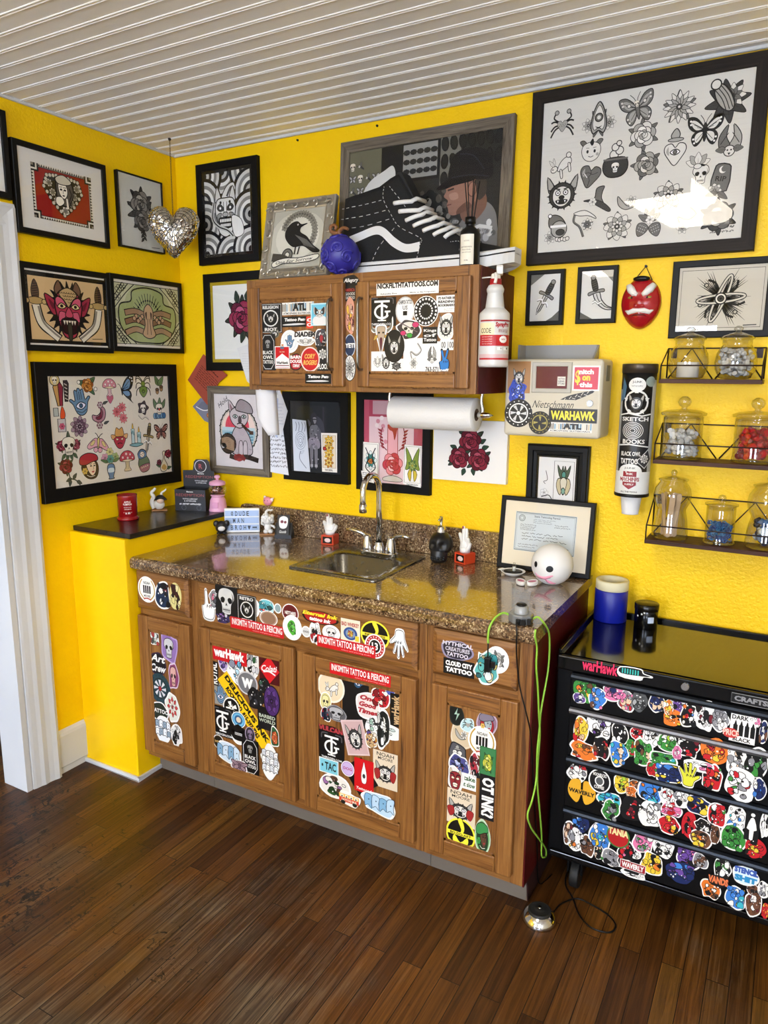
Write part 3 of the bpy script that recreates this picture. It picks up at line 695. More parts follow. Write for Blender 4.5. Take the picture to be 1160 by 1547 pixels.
def laminate():
 m,nt,b,o=newmat('brown_granite_laminate');L=nt.links.new
 tc=N(nt,'ShaderNodeTexCoord')
 v=N(nt,'ShaderNodeTexVoronoi',Scale=210.0);n1=N(nt,'ShaderNodeTexNoise',Scale=110.0,Detail=5.0,Roughness=.75);n2=N(nt,'ShaderNodeTexNoise',Scale=9.0,Detail=3.0)
 for n in(v,n1,n2):L(tc.outputs['Object'],n.inputs['Vector'])
 a=N(nt,'ShaderNodeMath',operation='MULTIPLY_ADD');a.inputs[1].default_value=.35;L(v.outputs['Color'],a.inputs[0]);L(n1 .outputs['Fac'],a.inputs[2])
 a2=N(nt,'ShaderNodeMath',operation='MULTIPLY_ADD');a2 .inputs[1].default_value=.3;L(n2 .outputs['Fac'],a2 .inputs[0]);L(a.outputs[0],a2 .inputs[2])
 r=ramp(nt,[(.55,'#1c130d'),(.70,'#46321f'),(.84,'#6d5238'),(.97,'#97805f'),(1.1,'#c2ad8a')]);L(a2 .outputs[0],r.inputs['Fac'])
 L(r.outputs['Color'],b.inputs['Base Color']);b.inputs['Roughness'].default_value=.2;b.inputs['Specular IOR Level'].default_value=.7
 b.inputs['Coat Weight'].default_value=.9;b.inputs['Coat Roughness'].default_value=.06
 return m
M_LAM=laminate()
BLACK=flat('#080809',.38,spec=.35,name='black_lacquer');BLACKM=flat('#121212',.6,name='matte_black')
CHROME=flat('#d8d8d8',.1,1,name='chrome');STEEL=flat('#7b7a76',.26,1,name='brushed_steel');NICKEL=flat('#8d8a84',.3,1,name='satin_nickel')
MAROON=flat('#4e0b0c',.5,spec=.25,name='dark_red_side_paint')
H=2.526;XR=4.4;YF=-5.6
DY0,DY1,DZ_=-0.925,-1.80,2.06
struct(MB().box(-3.2,YF-.1,-.05,XR,1.4,0).build('floor',M_FLOOR,loc=(0,0,0)))
struct(MB().box(-.12,0,0,XR,.12,H).build('wall_back',M_YEL,loc=(0,0,0)))
w=MB();w.box(-.12,DY0,0,0,0,H);w.box(-.12,DY1,DZ_,0,DY0,H);w.box(-.12,YF,0,0,DY1,H)
struct(w.build('wall_left',M_YEL,loc=(0,0,0)))
w=MB()
WZ0,WZ1=.85,2.15;WX=[(.75,1.75),(3.0,4.1)]
w.box(0,YF-.12,0,XR,YF,WZ0);w.box(0,YF-.12,WZ1,XR,YF,H)
w.box(0,YF-.12,WZ0,WX[0][0],YF,WZ1);w.box(WX[0][1],YF-.12,WZ0,WX[1][0],YF,WZ1);w.box(WX[1][1],YF-.12,WZ0,XR,YF,WZ1)
struct(w.build('wall_front',M_FARW,loc=(0,0,0)))
struct(MB().box(XR,YF-.12,0,XR+.12,.12,H).build('wall_right',M_FARW,loc=(0,0,0)))
pr=[];y=0.0;P_=.0690
prof=[(0,0),(.0515,0),(.052,-.0024),(.0535,-.0026),(.055,-.0018),(.056,0),(.061,0),(.0615,-.0024),(.063,-.0026),(.0645,-.0018),(.0655,0)]
ys=[]
k=0
while True:
 for d,h in prof:
  ys.append((-(k*P_+d)+.012,H+h))
 k+=1
 if k*P_>-YF+.1:break
v=[];f=[]
for yy,zz in ys:v+=[(-.02,yy,zz),(XR,yy,zz)]
for i in range(len(ys)-1):f.append((2*i,2*i+2,2*i+3,2*i+1))
cm=MB().add(v,f);cm.box(-.12,YF-.12,H+.02,XR+.12,.12,H+.06)
struct(cm.build('ceiling',M_CEIL,loc=(0,0,H),weld=False))
t=MB();t.box(0,-.014,H-.010,XR,0,H+.002);struct(t.build('trim_1',M_WHITE,bevel=.004))
t=MB();t.box(0,YF,H-.010,.014,-.014,H+.002);struct(t.build('trim_2',M_WHITE,bevel=.004))
cs=MB()
prof=[(0,0),(0,.022),(.012,.026),(.03,.02),(.05,.017),(.07,.019),(.085,.014),(.105,.012),(.115,.009),(.118,0)]
q=[(DY0+.006+d,hh)for d,hh in[(.118-a,b)for a,b in prof]][::-1]
cs.prism([(yy,xx)for yy,xx in q],(0,0,0),(0,1,0),(1,0,0),(0,0,DZ_+.1))
cs.prism([(zz,xx)for zz,xx in[(DZ_-.006+a,b)for a,b in[(.118-a,b)for a,b in prof][::-1]]],(0,DY1-.12,0),(0,0,1),(1,0,0),(0,DY0-DY1+.24,0))
cs.prism([(DY1-.006-d,hh)for d,hh in[(.118-a,b)for a,b in prof]],(0,0,0),(0,1,0),(1,0,0),(0,0,DZ_+.1))
cs.box(-.135,DY0-.018,0,.006,DY0+.004,DZ_);cs.box(-.135,DY1,0,.006,DY1+.018,DZ_);cs.box(-.135,DY1,DZ_-.018,.006,DY0,DZ_)
struct(cs.build('door_1',M_WHITE,loc=(0,0,0)))
YB=-.6661;XB=.3092;ZB=.9848
bb=MB();bb.prism([(0,.025),(.012,.03),(.012,.16),(.009,.172),(.004,.18),(.0,.185)],(0,DY0+.124,0),(1,0,0),(0,0,1),(0,YB-DY0-.124,0))
bb.box(0,DY0+.124,0,.006,YB,.025)
struct(bb.build('baseboard_left',M_WHITE))
bx=MB();bx.box(0,YB,0,XB,0,ZB)
struct(bx.build('wall_corner',M_YELBOX,bevel=.004))
t=MB();t.box(.0,YB-.011,0,XB+.011,YB,.017);t.box(XB,YB-.011,0,XB+.011,-.54,.017);struct(t.build('trim_3',M_WHITE,bevel=.003))
w=MB();w.box(-3.3,YF,0,-3.2,1.4,H);w.box(-3.2,1.3,0,-.12,1.4,H)
struct(w.build('wall_next_room',M_FARW));struct(MB().box(-3.3,YF,H,-.12,1.4,H+.05).build('ceiling_next_room',M_FARW))
w=MB();w.box(-3.2,YF,0,-3.18,1.3,.16);struct(w.build('baseboard_next_room',M_WHITE))
w=MB();w.box(-3.2,-1.9,0,-3.16,-1.78,2.1);struct(w.build('trim_4',M_WHITE))
DAY=emis('#dbe8ff',WIN_S,'daylit_window')
for i,(a,b_)in enumerate(WX):
 fr=MB()
 for x0,x1,z0,z1 in((a,b_,WZ0,WZ0+.05),(a,b_,WZ1-.05,WZ1),(a,a+.05,WZ0,WZ1),(b_-.05,b_,WZ0,WZ1),(a,b_,1.48,1.53)):fr.box(x0,YF-.09,z0,x1,YF-.02,z1)
 wn=struct(fr.build('window_%d'%(i+1),M_WHITE,bevel=.004))
 MB().box(a+.04,YF-.1,WZ0+.04,b_-.04,YF-.095,WZ1-.04).build('window_pane',DAY,wn)
fr=MB();fr.box(-2.4,YF+.02,.6,-.8,YF+.06,2.2);wn=struct(fr.build('window_3',M_WHITE,bevel=.004))
MB().box(-2.3,YF+.06,.7,-.9,YF+.065,2.1).build('window_pane',emis('#dfe9ff',WIN_S*.6,'daylit_next_room'),wn)
def wrap_lamp(x,y,w_,l_,s,lab,ang=0):
 t=thing('ceiling_light',lab,'light',(x,y,H-.07),ang)
 pf=[(-w_/2,.068),(-w_/2,.03),(-w_/2+.03,.008),(-w_*.2,0),(w_*.2,0),(w_/2-.03,.008),(w_/2,.03),(w_/2,.068)]
 MB().prism(pf,(0,-l_/2,0),(1,0,0),(0,0,1),(0,l_,0)).build('diffuser',emis('#fff4e2',s),t,local=True)
 for ya in(-l_/2-.02,l_/2):MB().box(-w_/2-.006,ya,-.002,w_/2+.006,ya+.02,.068).build('end_cap',M_WHITE,t,local=True)
wrap_lamp(1.80,-1.88,.36,.86,LAMP1,'white ceiling light nearest the cabinets, reflected in the big picture',8*D2R)
wrap_lamp(.9,-3.7,.36,1.2,LAMP2,'white ceiling light in the middle of the room')
wrap_lamp(3.2,-4.3,.36,1.2,LAMP2,'white ceiling light near the front right window')
CX0,CX1=XB+.002,1.878
YFc,YDr=-.610,-.632
ZC0,ZC1=.087,.868
UNITS=[(CX0,.606),(.606,1.547),(1.547,CX1)]
ULAB=['narrow oak base cabinet with stickers beside the yellow boxed-in corner','wide oak sink base cabinet with two stickered doors under the sink','oak base cabinet with dark red side at the right end of the counter']
units=[]
for(x0,x1),lb in zip(UNITS,ULAB):
 t=thing('base_cabinet',lb,'cabinet',((x0+x1)/2,-.3,0),0,'oak base cabinets in a row');units.append(t)
 g=.0008
 b=MB()
 b.box(x0+g,YFc+.02,ZC0,x0+.016,-.004,ZC1);b.box(x1-.016,YFc+.02,ZC0,x1-g,-.004,ZC1);b.box(x0+.016,YFc+.02,ZC0,x1-.016,-.004,ZC0+.016);b.box(x0+.016,-.012,ZC0,x1-.016,-.004,ZC1)
 b.build('carcass',OAKV,t)
 lw=.03 if x0>.5 else .012;rw=.03 if x1<1.8 else .04
 stiles=[(x0+g,x0+lw,ZC1),(x1-rw,x1-g,ZC1)]+([(1.055,1.095,.675)]if len(units)==2 else[])
 for a_,b_,zt in stiles:MB().box(a_,YFc,ZC0 if zt>.7 else .125,b_,YFc+.02,zt).build('frame_stile',OAKV,t,bevel=.0015)
 for z0,z1 in((ZC0,.125),(.675,.72),(.845,ZC1)):MB().box(x0+lw,YFc+.0005,z0,x1-rw,YFc+.02,z1).build('frame_rail',OAKH,t)
 MB().box(x0+g,-.553,0,x1-g,-.535,ZC0+.002).build('toe_kick',flat('#6d655c',.75,noise=.3,name='dusty_toe_kick'),t)
MB().box(CX1-.0006,-.609,ZC0-.001,CX1+.004,-.002,ZC1).build('side_panel',MAROON,units[2])
q=MB();q.prism([(-.553,0),(-.002,0),(-.002,ZC0),(-.575,ZC0),(-.565,.06)],(CX1-.0006,0,0),(0,1,0),(0,0,1),(.004,0,0));q.build('side_skirt',flat('#2a0a0b',.6,name='dark_red_skirt'),units[2])
def door(parent,x0,x1,z0,z1,y=YDr,th=.021,st=.052,name='door',rec=.007):
 """frame-and-panel door: stiles, rails, bevelled lip, recessed flat panel"""
 m=MB()
 m.box(x0,y,z0,x0+st,y+th,z1,0);m.box(x1-st,y,z0,x1,y+th,z1,0)
 m.box(x0+st,y+.0004,z0,x1-st,y+th,z0+st,1);m.box(x0+st,y+.0004,z1-st,x1-st,y+th,z1,1)
 o=m.build(name,[OAKV,OAKH],parent,bevel=.004)
 p=MB();p.box(x0+st-.004,y+rec,z0+st-.004,x1-st+.004,y+rec+.006,z1-st+.004)
 s=.008
 for a,b_,c,d in((x0+st,x0+st+s,z0+st,z1-st),(x1-st-s,x1-st,z0+st,z1-st)):p.box(a,y+rec*.55,c,b_,y+rec,d)
 for c,d in((z0+st,z0+st+s),(z1-st-s,z1-st)):p.box(x0+st,y+rec*.55,c,x1-st,y+rec,d)
 p.build('door_panel',OAKV,o,bevel=.001)
 return o
def drawer(parent,x0,x1,z0,z1,name='drawer_front',y=YDr):
 m=MB();th=.021;e=.016;v=[]
 for yy,k in((y+th,0),(y+.007,0),(y,e)):v+=[(x0+k,yy,z0+k),(x1-k,yy,z0+k),(x1-k,yy,z1-k),(x0+k,yy,z1-k)]
 f=[(8,9,10,11),(3,2,1,0)]
 for a in(0,4):
  for i in range(4):j=(i+1)%4;f.append((a+i,a+j,a+4+j,a+4+i))
 return m.add(v,f).build(name,OAKH,parent,bevel=.0015)
DRW=[drawer(units[0],CX0+.006,.584,.712,.861),drawer(units[1],.631,1.521,.707,.861,'false_front'),drawer(units[2],1.573,1.838,.712,.857)]
DOORS=[door(units[0],CX0+.004,.582,.118,.684),door(units[1],.631,1.056,.118,.690),door(units[1],1.094,1.521,.118,.680),door(units[2],1.573,1.846,.118,.682)]
SX0,SX1,SY0,SY1=.955,1.245,-.425,-.188
ct=MB();TX0,TX1=XB+.002,1.892;TF=-.650
pf=[(TF+.02,.914),(TF+.008,.911),(TF+.001,.902),(TF,.890),(TF+.002,.874),(TF+.010,.868),(TF+.03,.868),(SY0,.880),(SY0,.914)]
ct.prism(pf,(TX0,0,0),(0,1,0),(0,0,1),(TX1-TX0,0,0))
ct.box(TX0,SY0,.880,SX0,0,.914);ct.box(SX1,SY0,.880,TX1,0,.914);ct.box(SX0,SY1,.880,SX1,0,.914)
tag(ct.build('countertop',M_LAM,loc=(1.1,-.3,.868)),'brown speckled granite-look laminate countertop on the oak cabinets','countertop')
bs=MB();bs.prism([(.318,.9143),(1.878,.9143),(1.878,1.03),(.35,1.03),(.327,1.022),(.318,1.0)],(0,-.0005,0),(1,0,0),(0,0,1),(0,-.019,0))
tag(bs.build('backsplash',M_LAM,bevel=.003),'low brown speckled backsplash along the yellow wall behind the sink','backsplash')
def rrect(x0,y0,x1,y1,r,n=6):
 o=[]
 for cx,cy,a in((x1-r,y0+r,-90),(x1-r,y1-r,0),(x0+r,y1-r,90),(x0+r,y0+r,180)):
  for i in range(n+1):t=(a+90*i/n)*D2R;o.append((cx+r*math.cos(t),cy+r*math.sin(t)))
 return o
sk=thing('sink','small square stainless drop-in bar sink set in the countertop','sink',(1.1,-.27,.9145))
m=MB();n=28
rings=[(rrect(.914,-.470,1.284,-.072,.022),.9147),(rrect(.914,-.470,1.284,-.072,.022),.9185),(rrect(.922,-.462,1.276,-.080,.02),.9205),(rrect(SX0-.006,SY0-.006,SX1+.006,SY1+.006,.05),.9195),(rrect(SX0+.003,SY0+.003,SX1-.003,SY1-.003,.045),.913),(rrect(SX0+.012,SY0+.012,SX1-.012,SY1-.012,.045),.80),(rrect(SX0+.05,SY0+.05,SX1-.05,SY1-.05,.03),.775)]
v=[];f=[]
for rg,z in rings:v+=[(x,y,z)for x,y in rg]
k=len(rings[0][0])
for a in range(len(rings)-1):
 for i in range(k):j=(i+1)%k;f.append((a*k+i,a*k+j,(a+1)*k+j,(a+1)*k+i))
f.append([(len(rings)-1)*k+i for i in range(k)])
m.add(v,f,0,True);m.build('basin',STEEL,sk)
MB().lathe([(0,.7765),(.026,.7765),(.034,.779),(.036,.776)],((SX0+SX1)/2,(SY0+SY1)/2,0),24).build('drain',CHROME,sk)
fx,fyy=1.113,-.148
fa=thing('faucet','chrome gooseneck faucet with two lever handles behind the sink','faucet',(fx,fyy,.9206))
m=MB();m.prism(rrect(fx-.078,fyy-.026,fx+.078,fyy+.026,.024),(0,0,.9206),(1,0,0),(0,1,0),(0,0,.014));m.build('base_plate',CHROME,fa,bevel=.003)
m=MB();m.lathe([(.02,.934),(.02,.95),(.014,.965),(.0125,.97)],(fx,fyy,0),20)
arc=[(fx,fyy,.965),(fx,fyy,1.10),(fx,fyy,1.16)]+[(fx,fyy-.06+.06*math.cos(t*D2R),1.175+.06*math.sin(t*D2R))for t in range(0,181,18)]+[(fx,fyy-.12,1.15),(fx,fyy-.12,1.118)]
m.tube(arc,.0115,14);m.lathe([(.0115,1.135),(.0145,1.133),(.0145,1.105),(.012,1.103),(0,1.104)],(fx,fyy-.12,0),18);m.build('spout',CHROME,fa)
for s in(-1,1):
 m=MB();hx=fx+s*.052
 m.lathe([(.021,.934),(.0205,.95),(.015,.985),(.0135,.992),(0,.996)],(hx,fyy,0),20)
 m.tube([(hx,fyy,.985),(hx+s*.025,fyy-.006,1.0),(hx+s*.055,fyy-.012,1.008),(hx+s*.085,fyy-.016,1.006)],[.007,.0075,.007,.0055],10);m.build('handle',CHROME,fa)
UX0,UX1,UZ0,UZ1,UY=.640,1.5605,1.541,1.9385,-.318
uc=thing('wall_cabinet','oak wall cabinet with two stickered doors hanging above the sink','cabinet',((UX0+UX1)/2,0,UZ0))
b=MB();g=.016
b.box(UX0,UY+.019,UZ0,UX0+g,-.001,UZ1);b.box(UX1-g,UY+.019,UZ0,UX1-.001,-.001,UZ1);b.box(UX0+g,UY+.019,UZ1-g,UX1-g,-.001,UZ1);b.box(UX0+g,UY+.019,UZ0+.006,UX1-g,-.001,UZ0+.02);b.box(UX0+g,-.01,UZ0+.02,UX1-g,-.001,UZ1-g)
b.build('carcass',OAKV,uc)
b=MB()
b.box(UX0,UY,UZ0,UX0+.04,UY+.019,UZ1);b.box(UX1-.035,UY,UZ0,UX1,UY+.019,UZ1);b.box(1.065,UY,UZ0,1.14,UY+.019,UZ1)
b.box(UX0+.04,UY+.0006,UZ0,UX1-.035,UY+.019,UZ0+.03,1);b.box(UX0+.04,UY+.0006,UZ1-.04,UX1-.035,UY+.019,UZ1,1)
b.build('face_frame',[OAKV,OAKH],uc,bevel=.0015)
MB().box(UX1-.0006,UY+.016,UZ0,UX1+.003,-.002,UZ1-.002).build('side_panel',MAROON,uc)
UYD=UY-.021
UD=[door(uc,.667,1.074,1.558,1.908,UYD,.0205,.046),door(uc,1.130,1.541,1.558,1.906,UYD,.0205,.046)]
for dd,hx in((UD[0],1.030),(UD[1],1.150)):
 z0,z1=1.617,1.852
 m=MB();m.tube([(hx,UYD+.001,z0),(hx,UYD-.016,z0),(hx,UYD-.026,z0+.008),(hx,UYD-.030,z0+.025),(hx,UYD-.030,z1-.025),(hx,UYD-.026,z1-.008),(hx,UYD-.016,z1),(hx,UYD+.001,z1)],.0048,10);m.build('handle',NICKEL,dd)
m=MB();m.box(.002,-.650,ZB,.322,-.002,ZB+.02)
tag(m.build('shelf_board',flat('#141312',.3,coat=.2,name='black_shelf_laminate'),bevel=.002),'black glossy shelf board on top of the yellow boxed-in corner','shelf')
SHZ=ZB+.02
FLAT=[(0,0),(0,-.002),(.002,0)]
def prof(b,d,kind='flat'):
 if kind=='flat':return[(0,0),(0,d-.002),(.002,d),(b-.002,d),(b,d-.002),(b,0)]
 if kind=='step':return[(0,0),(0,d*.7),(b*.1,d*.75),(b*.15,d),(b*.55,d),(b*.62,d*.72),(b*.9,d*.66),(b,d*.5),(b,0)]
 if kind=='scoop':return[(0,0),(0,d*.8),(b*.12,d),(b*.3,d*.95),(b*.45,d*.6),(b*.7,d*.62),(b*.85,d*.9),(b,d*.8),(b,0)]
def frame_mesh(o,U,V,Nn,w,h,pf,mats,name,parent):
 """mitred frame: profile (inset, height) swept round the rectangle"""
 o,U,V,Nn=Vector(o),Vector(U),Vector(V),Vector(Nn);m=MB();k=len(pf);cs=[(0,0,1,1),(w,0,-1,1),(w,h,-1,-1),(0,h,1,-1)]
 v=[]
 for x,y,sx,sy in cs:
  for i,d in pf:v.append(o+U*(x+sx*i)+V*(y+sy*i)+Nn*d)
 for c in range(4):
  n=(c+1)%4
  f=[(c*k+i,n*k+i,n*k+i+1,c*k+i+1)for i in range(k-1)]
  m.add([],[],0);
  base=len(m.v)if c else 0
  if c==0:m.add(v,f,0 if c%2==0 else 1)
  else:
   for q in f:m.f.append(list(q));m.m.append(0 if c%2==0 else 1);m.s.append(False);m.c.append(None)
 return m.build(name,mats,parent)
BW_,LW_='B','L'
def pic(name,label,wall,r,b,d,mats,art=None,kind='flat',mat=None,paper='#ecebe6',pane=True,tilt=0,rot=0,cat='picture',group=None,gap=.001,inner=None,print_rect=None):
 """framed picture. r = (a0, a1, z0, z1) on the wall, b border, d depth; art(a, hw, hh) draws on the print"""
 a0,a1,z0,z1=r;w,h=a1-a0,z1-z0
 if wall=='B':U,V,Nn=Vector((1,0,0)),Vector((0,0,1)),Vector((0,-1,0));o=Vector((a0,-gap,z0))
 else:U,V,Nn=Vector((0,1,0)),Vector((0,0,1)),Vector((1,0,0));o=Vector((gap,a0,z0))
 if rot:
  t=rot*D2R;U,V=U*math.cos(t)+V*math.sin(t),V*math.cos(t)-U*math.sin(t)
 if tilt:
  t=tilt*D2R;V2=V*math.cos(t)-Nn*math.sin(t);N2=Nn*math.cos(t)+V*math.sin(t);V,Nn=V2,N2
  o=o-Nn*0
 t=thing(name,label,cat,o+U*(w/2),0,group)
 if pane is None:b=0
 if b:frame_mesh(o,U,V,Nn,w,h,prof(b,d,kind),mats,'frame',t)
 inn=b-.001
 bk=MB();bk.obox(o+U*inn+V*inn,U*(w-2*inn),V*(h-2*inn),Nn*(d-.0075 if b else d))
 bk.build('backing' if b else 'canvas',mats[0]if b else mats[0],t)
 po=o+U*(w/2)+V*(h/2)+Nn*((d-.0072)if b else d+.0002)
 pw,ph=w/2-b,h/2-b
 if mat:
  mw=mat[0];A=Art(po,U,V);A.rect(-pw,-ph,pw,ph,mat[1]);A.mb.build('mount_board',M_PAPER,t)
  po=po+Nn*.0006
  pr=print_rect or(-pw+mw,-ph+mw,pw-mw,ph-mw)
 else:pr=print_rect or(-pw,-ph,pw,ph)
 if art:
  cx,cy=(pr[0]+pr[2])/2,(pr[1]+pr[3])/2;hw,hh=(pr[2]-pr[0])/2,(pr[3]-pr[1])/2
  A=Art(po+U*cx+V*cy,U,V)
  A.rect(-hw,-hh,hw,hh,paper);art(A,hw,hh);A.mb.build('print',M_PAPER,t)
 if pane and b:
  m=MB();po2=o+Nn*(d-.003);m.add([po2+U*b+V*b,po2+U*(w-b)+V*b,po2+U*(w-b)+V*(h-b),po2+U*b+V*(h-b)],[(0,1,2,3)]);m.build('glass',M_PANE,t)
 return t,o,U,V,Nn
FRB=flat('#080808',.5,spec=.22,name='black_frame');FRB2=flat('#060606',.6,spec=.2,name='black_wood_frame')
CREAM=flat('#e9e8e2',.8,name='white_canvas_edge')
def a_edge(a,w,h):
 a.rect(-w*.7,-h*.7,w*.7,h*.7,'#dfe3e4');a.curve([(-w*.4,-h*.3),(0,h*.3),(w*.4,-h*.2)],.006,'#666')
pic('framed_print','black framed print on the left wall, cut off by the left edge above the doorway','L',(-1.13,-.806,2.186,2.471),.022,.02,[FRB],a_edge,paper='#f2f2ef')
def a_ladyheart(a,w,h):
 a.rect(-w,-h,w,h,'#e8e2d4');
 n=26
 for i in range(n):
  for y in(-h*.95,h*.95):a.poly([(-w+2*w*i/n,y-h*.05),(-w+2*w*(i+.5)/n,y+h*.05),(-w+2*w*(i+1)/n,y-h*.05)],'#3a342c');a.z-=a.DZ
  if i<18:
   for x in(-w*.96,w*.96):a.poly([(x-w*.04,-h+2*h*i/18),(x+w*.04,-h+2*h*(i+.5)/18),(x-w*.04,-h+2*h*(i+1)/18)],'#3a342c');a.z-=a.DZ
 a.rect(-w*.9,-h*.88,w*.9,h*.88,'#9c1c18');a.frame(-w*.9,-h*.88,w*.9,h*.88,.003,K)
 for sx in(-1,1):
  for sy in(-1,1):
   for k,c in((.24,K),(.19,'#e8e2d4'),(.14,K),(.08,'#8f897c')):a.rect(sx*w,sy*h,sx*(w-w*k),sy*(h-h*k*1.25),c)
 a.push(0,h*.04,h*.8);
 hp=[(0,.5),(.35,.88),(.9,.8),(1.1,.25),(.6,-.45),(0,-.95),(-.6,-.45),(-1.1,.25),(-.9,.8),(-.35,.88)]
 a.blob(hp,'#2c2722',4,K,.05)
 for k in range(30):
  t=k/30*len(hp);i=int(t);p,q=hp[i],hp[(i+1)%len(hp)];fr=t-i;x,y=p[0]+(q[0]-p[0])*fr,p[1]+(q[1]-p[1])*fr
  a.circ(x*.98,y*.98,.1,'#d6cfbf',line=K,lw=.03,n=8);a.z-=2*a.DZ
 a.z+=3*a.DZ
 for x,y in((-.78,.45),(-.62,.05),(-.4,-.3),(.78,.45),(.62,.05),(.42,-.3)):
  a.push(x,y,.2);m_bloom(a,7,'#cfc7b6','#8d8576','#333',K,2);a.pop();a.z-=26*a.DZ
 a.z+=30*a.DZ
 a.push(.02,-.72,.22);m_bloom(a,6,'#e8e0cf','#8d8576','#333',K,2);a.pop()
 a.blob([(-.4,.75),(0,.9),(.4,.72),(.55,.2),(.35,-.35),(.1,-.5),(-.35,-.35),(-.42,.1)],'#5c5448',4,K,.04)
 a.blob([(-.3,.5),(0,.62),(.18,.4),(.2,.1),(.05,-.15),(-.12,-.12),(-.28,.1)],'#efe8d8',4,K,.035)
 a.blob([(-.45,.75),(0,.95),(.45,.7),(.25,.52),(-.3,.5)],'#c9c1ae',4,K,.04)
 for x in(-.16,.06):a.blob([(x-.08,.25),(x,.31),(x+.08,.25),(x,.2)],K,2);a.stroke([(x-.1,.36),(x+.08,.38)],.03,K)
 a.stroke([(-.04,.24),(-.05,.08)],.025,K);a.blob([(-.11,-.01),(-.03,.02),(.05,-.01),(-.03,-.06)],'#3a2f28',2)
 a.blob([(-.45,-.15),(-.15,-.1),(-.02,-.35),(-.3,-.55),(-.5,-.4)],'#efe8d8',4,K,.035);a.poly([(.1,-.12),(.18,-.12),(.24,-.6),(.12,-.62)],'#efe8d8');a.curve([(.3,.4),(.42,.1),(.3,-.2),(.4,-.45)],.06,'#2c2722')
 a.pop()
pic('framed_print','black framed print of a lady in a heart on red, with wide white mount','L',(-.795,-.398,2.084,2.393),.020,.022,[FRB],a_ladyheart,mat=(.07,'#e9e7e2'),print_rect=(-.128,-.093,.128,.093))
def a_tworoses(a,w,h):
 for t in range(0,360,40):a.push(0,.0,1);leaf(a,0,h*.05,t,h*.55,h*.1,'#4a4845');a.pop()
 a.push(0,h*.26,h*.52);m_rose(a,'#8c8882','#4b4845','#3a3836','#b9b5ae',K,7);a.pop()
 a.push(w*.02,-h*.2,h*.42);m_rose(a,'#7c7872','#4b4845','#3a3836','#a9a59e',K,6);a.pop()
 for k in range(5):leaf(a,w*.05,-h*.45-k*h*.06,-90+(40 if k%2 else-40),h*.16,h*.04,'#3a3836')
 a.stroke([(w*.4,-h*.92),(w*.8,-h*.9)],.003,'#777')
pic('framed_print','thin black framed print of two grey roses, half behind the hanging mirrored heart','L',(-.342,-.102,2.103,2.393),.006,.02,[FRB],a_tworoses,paper='#d9dad4')
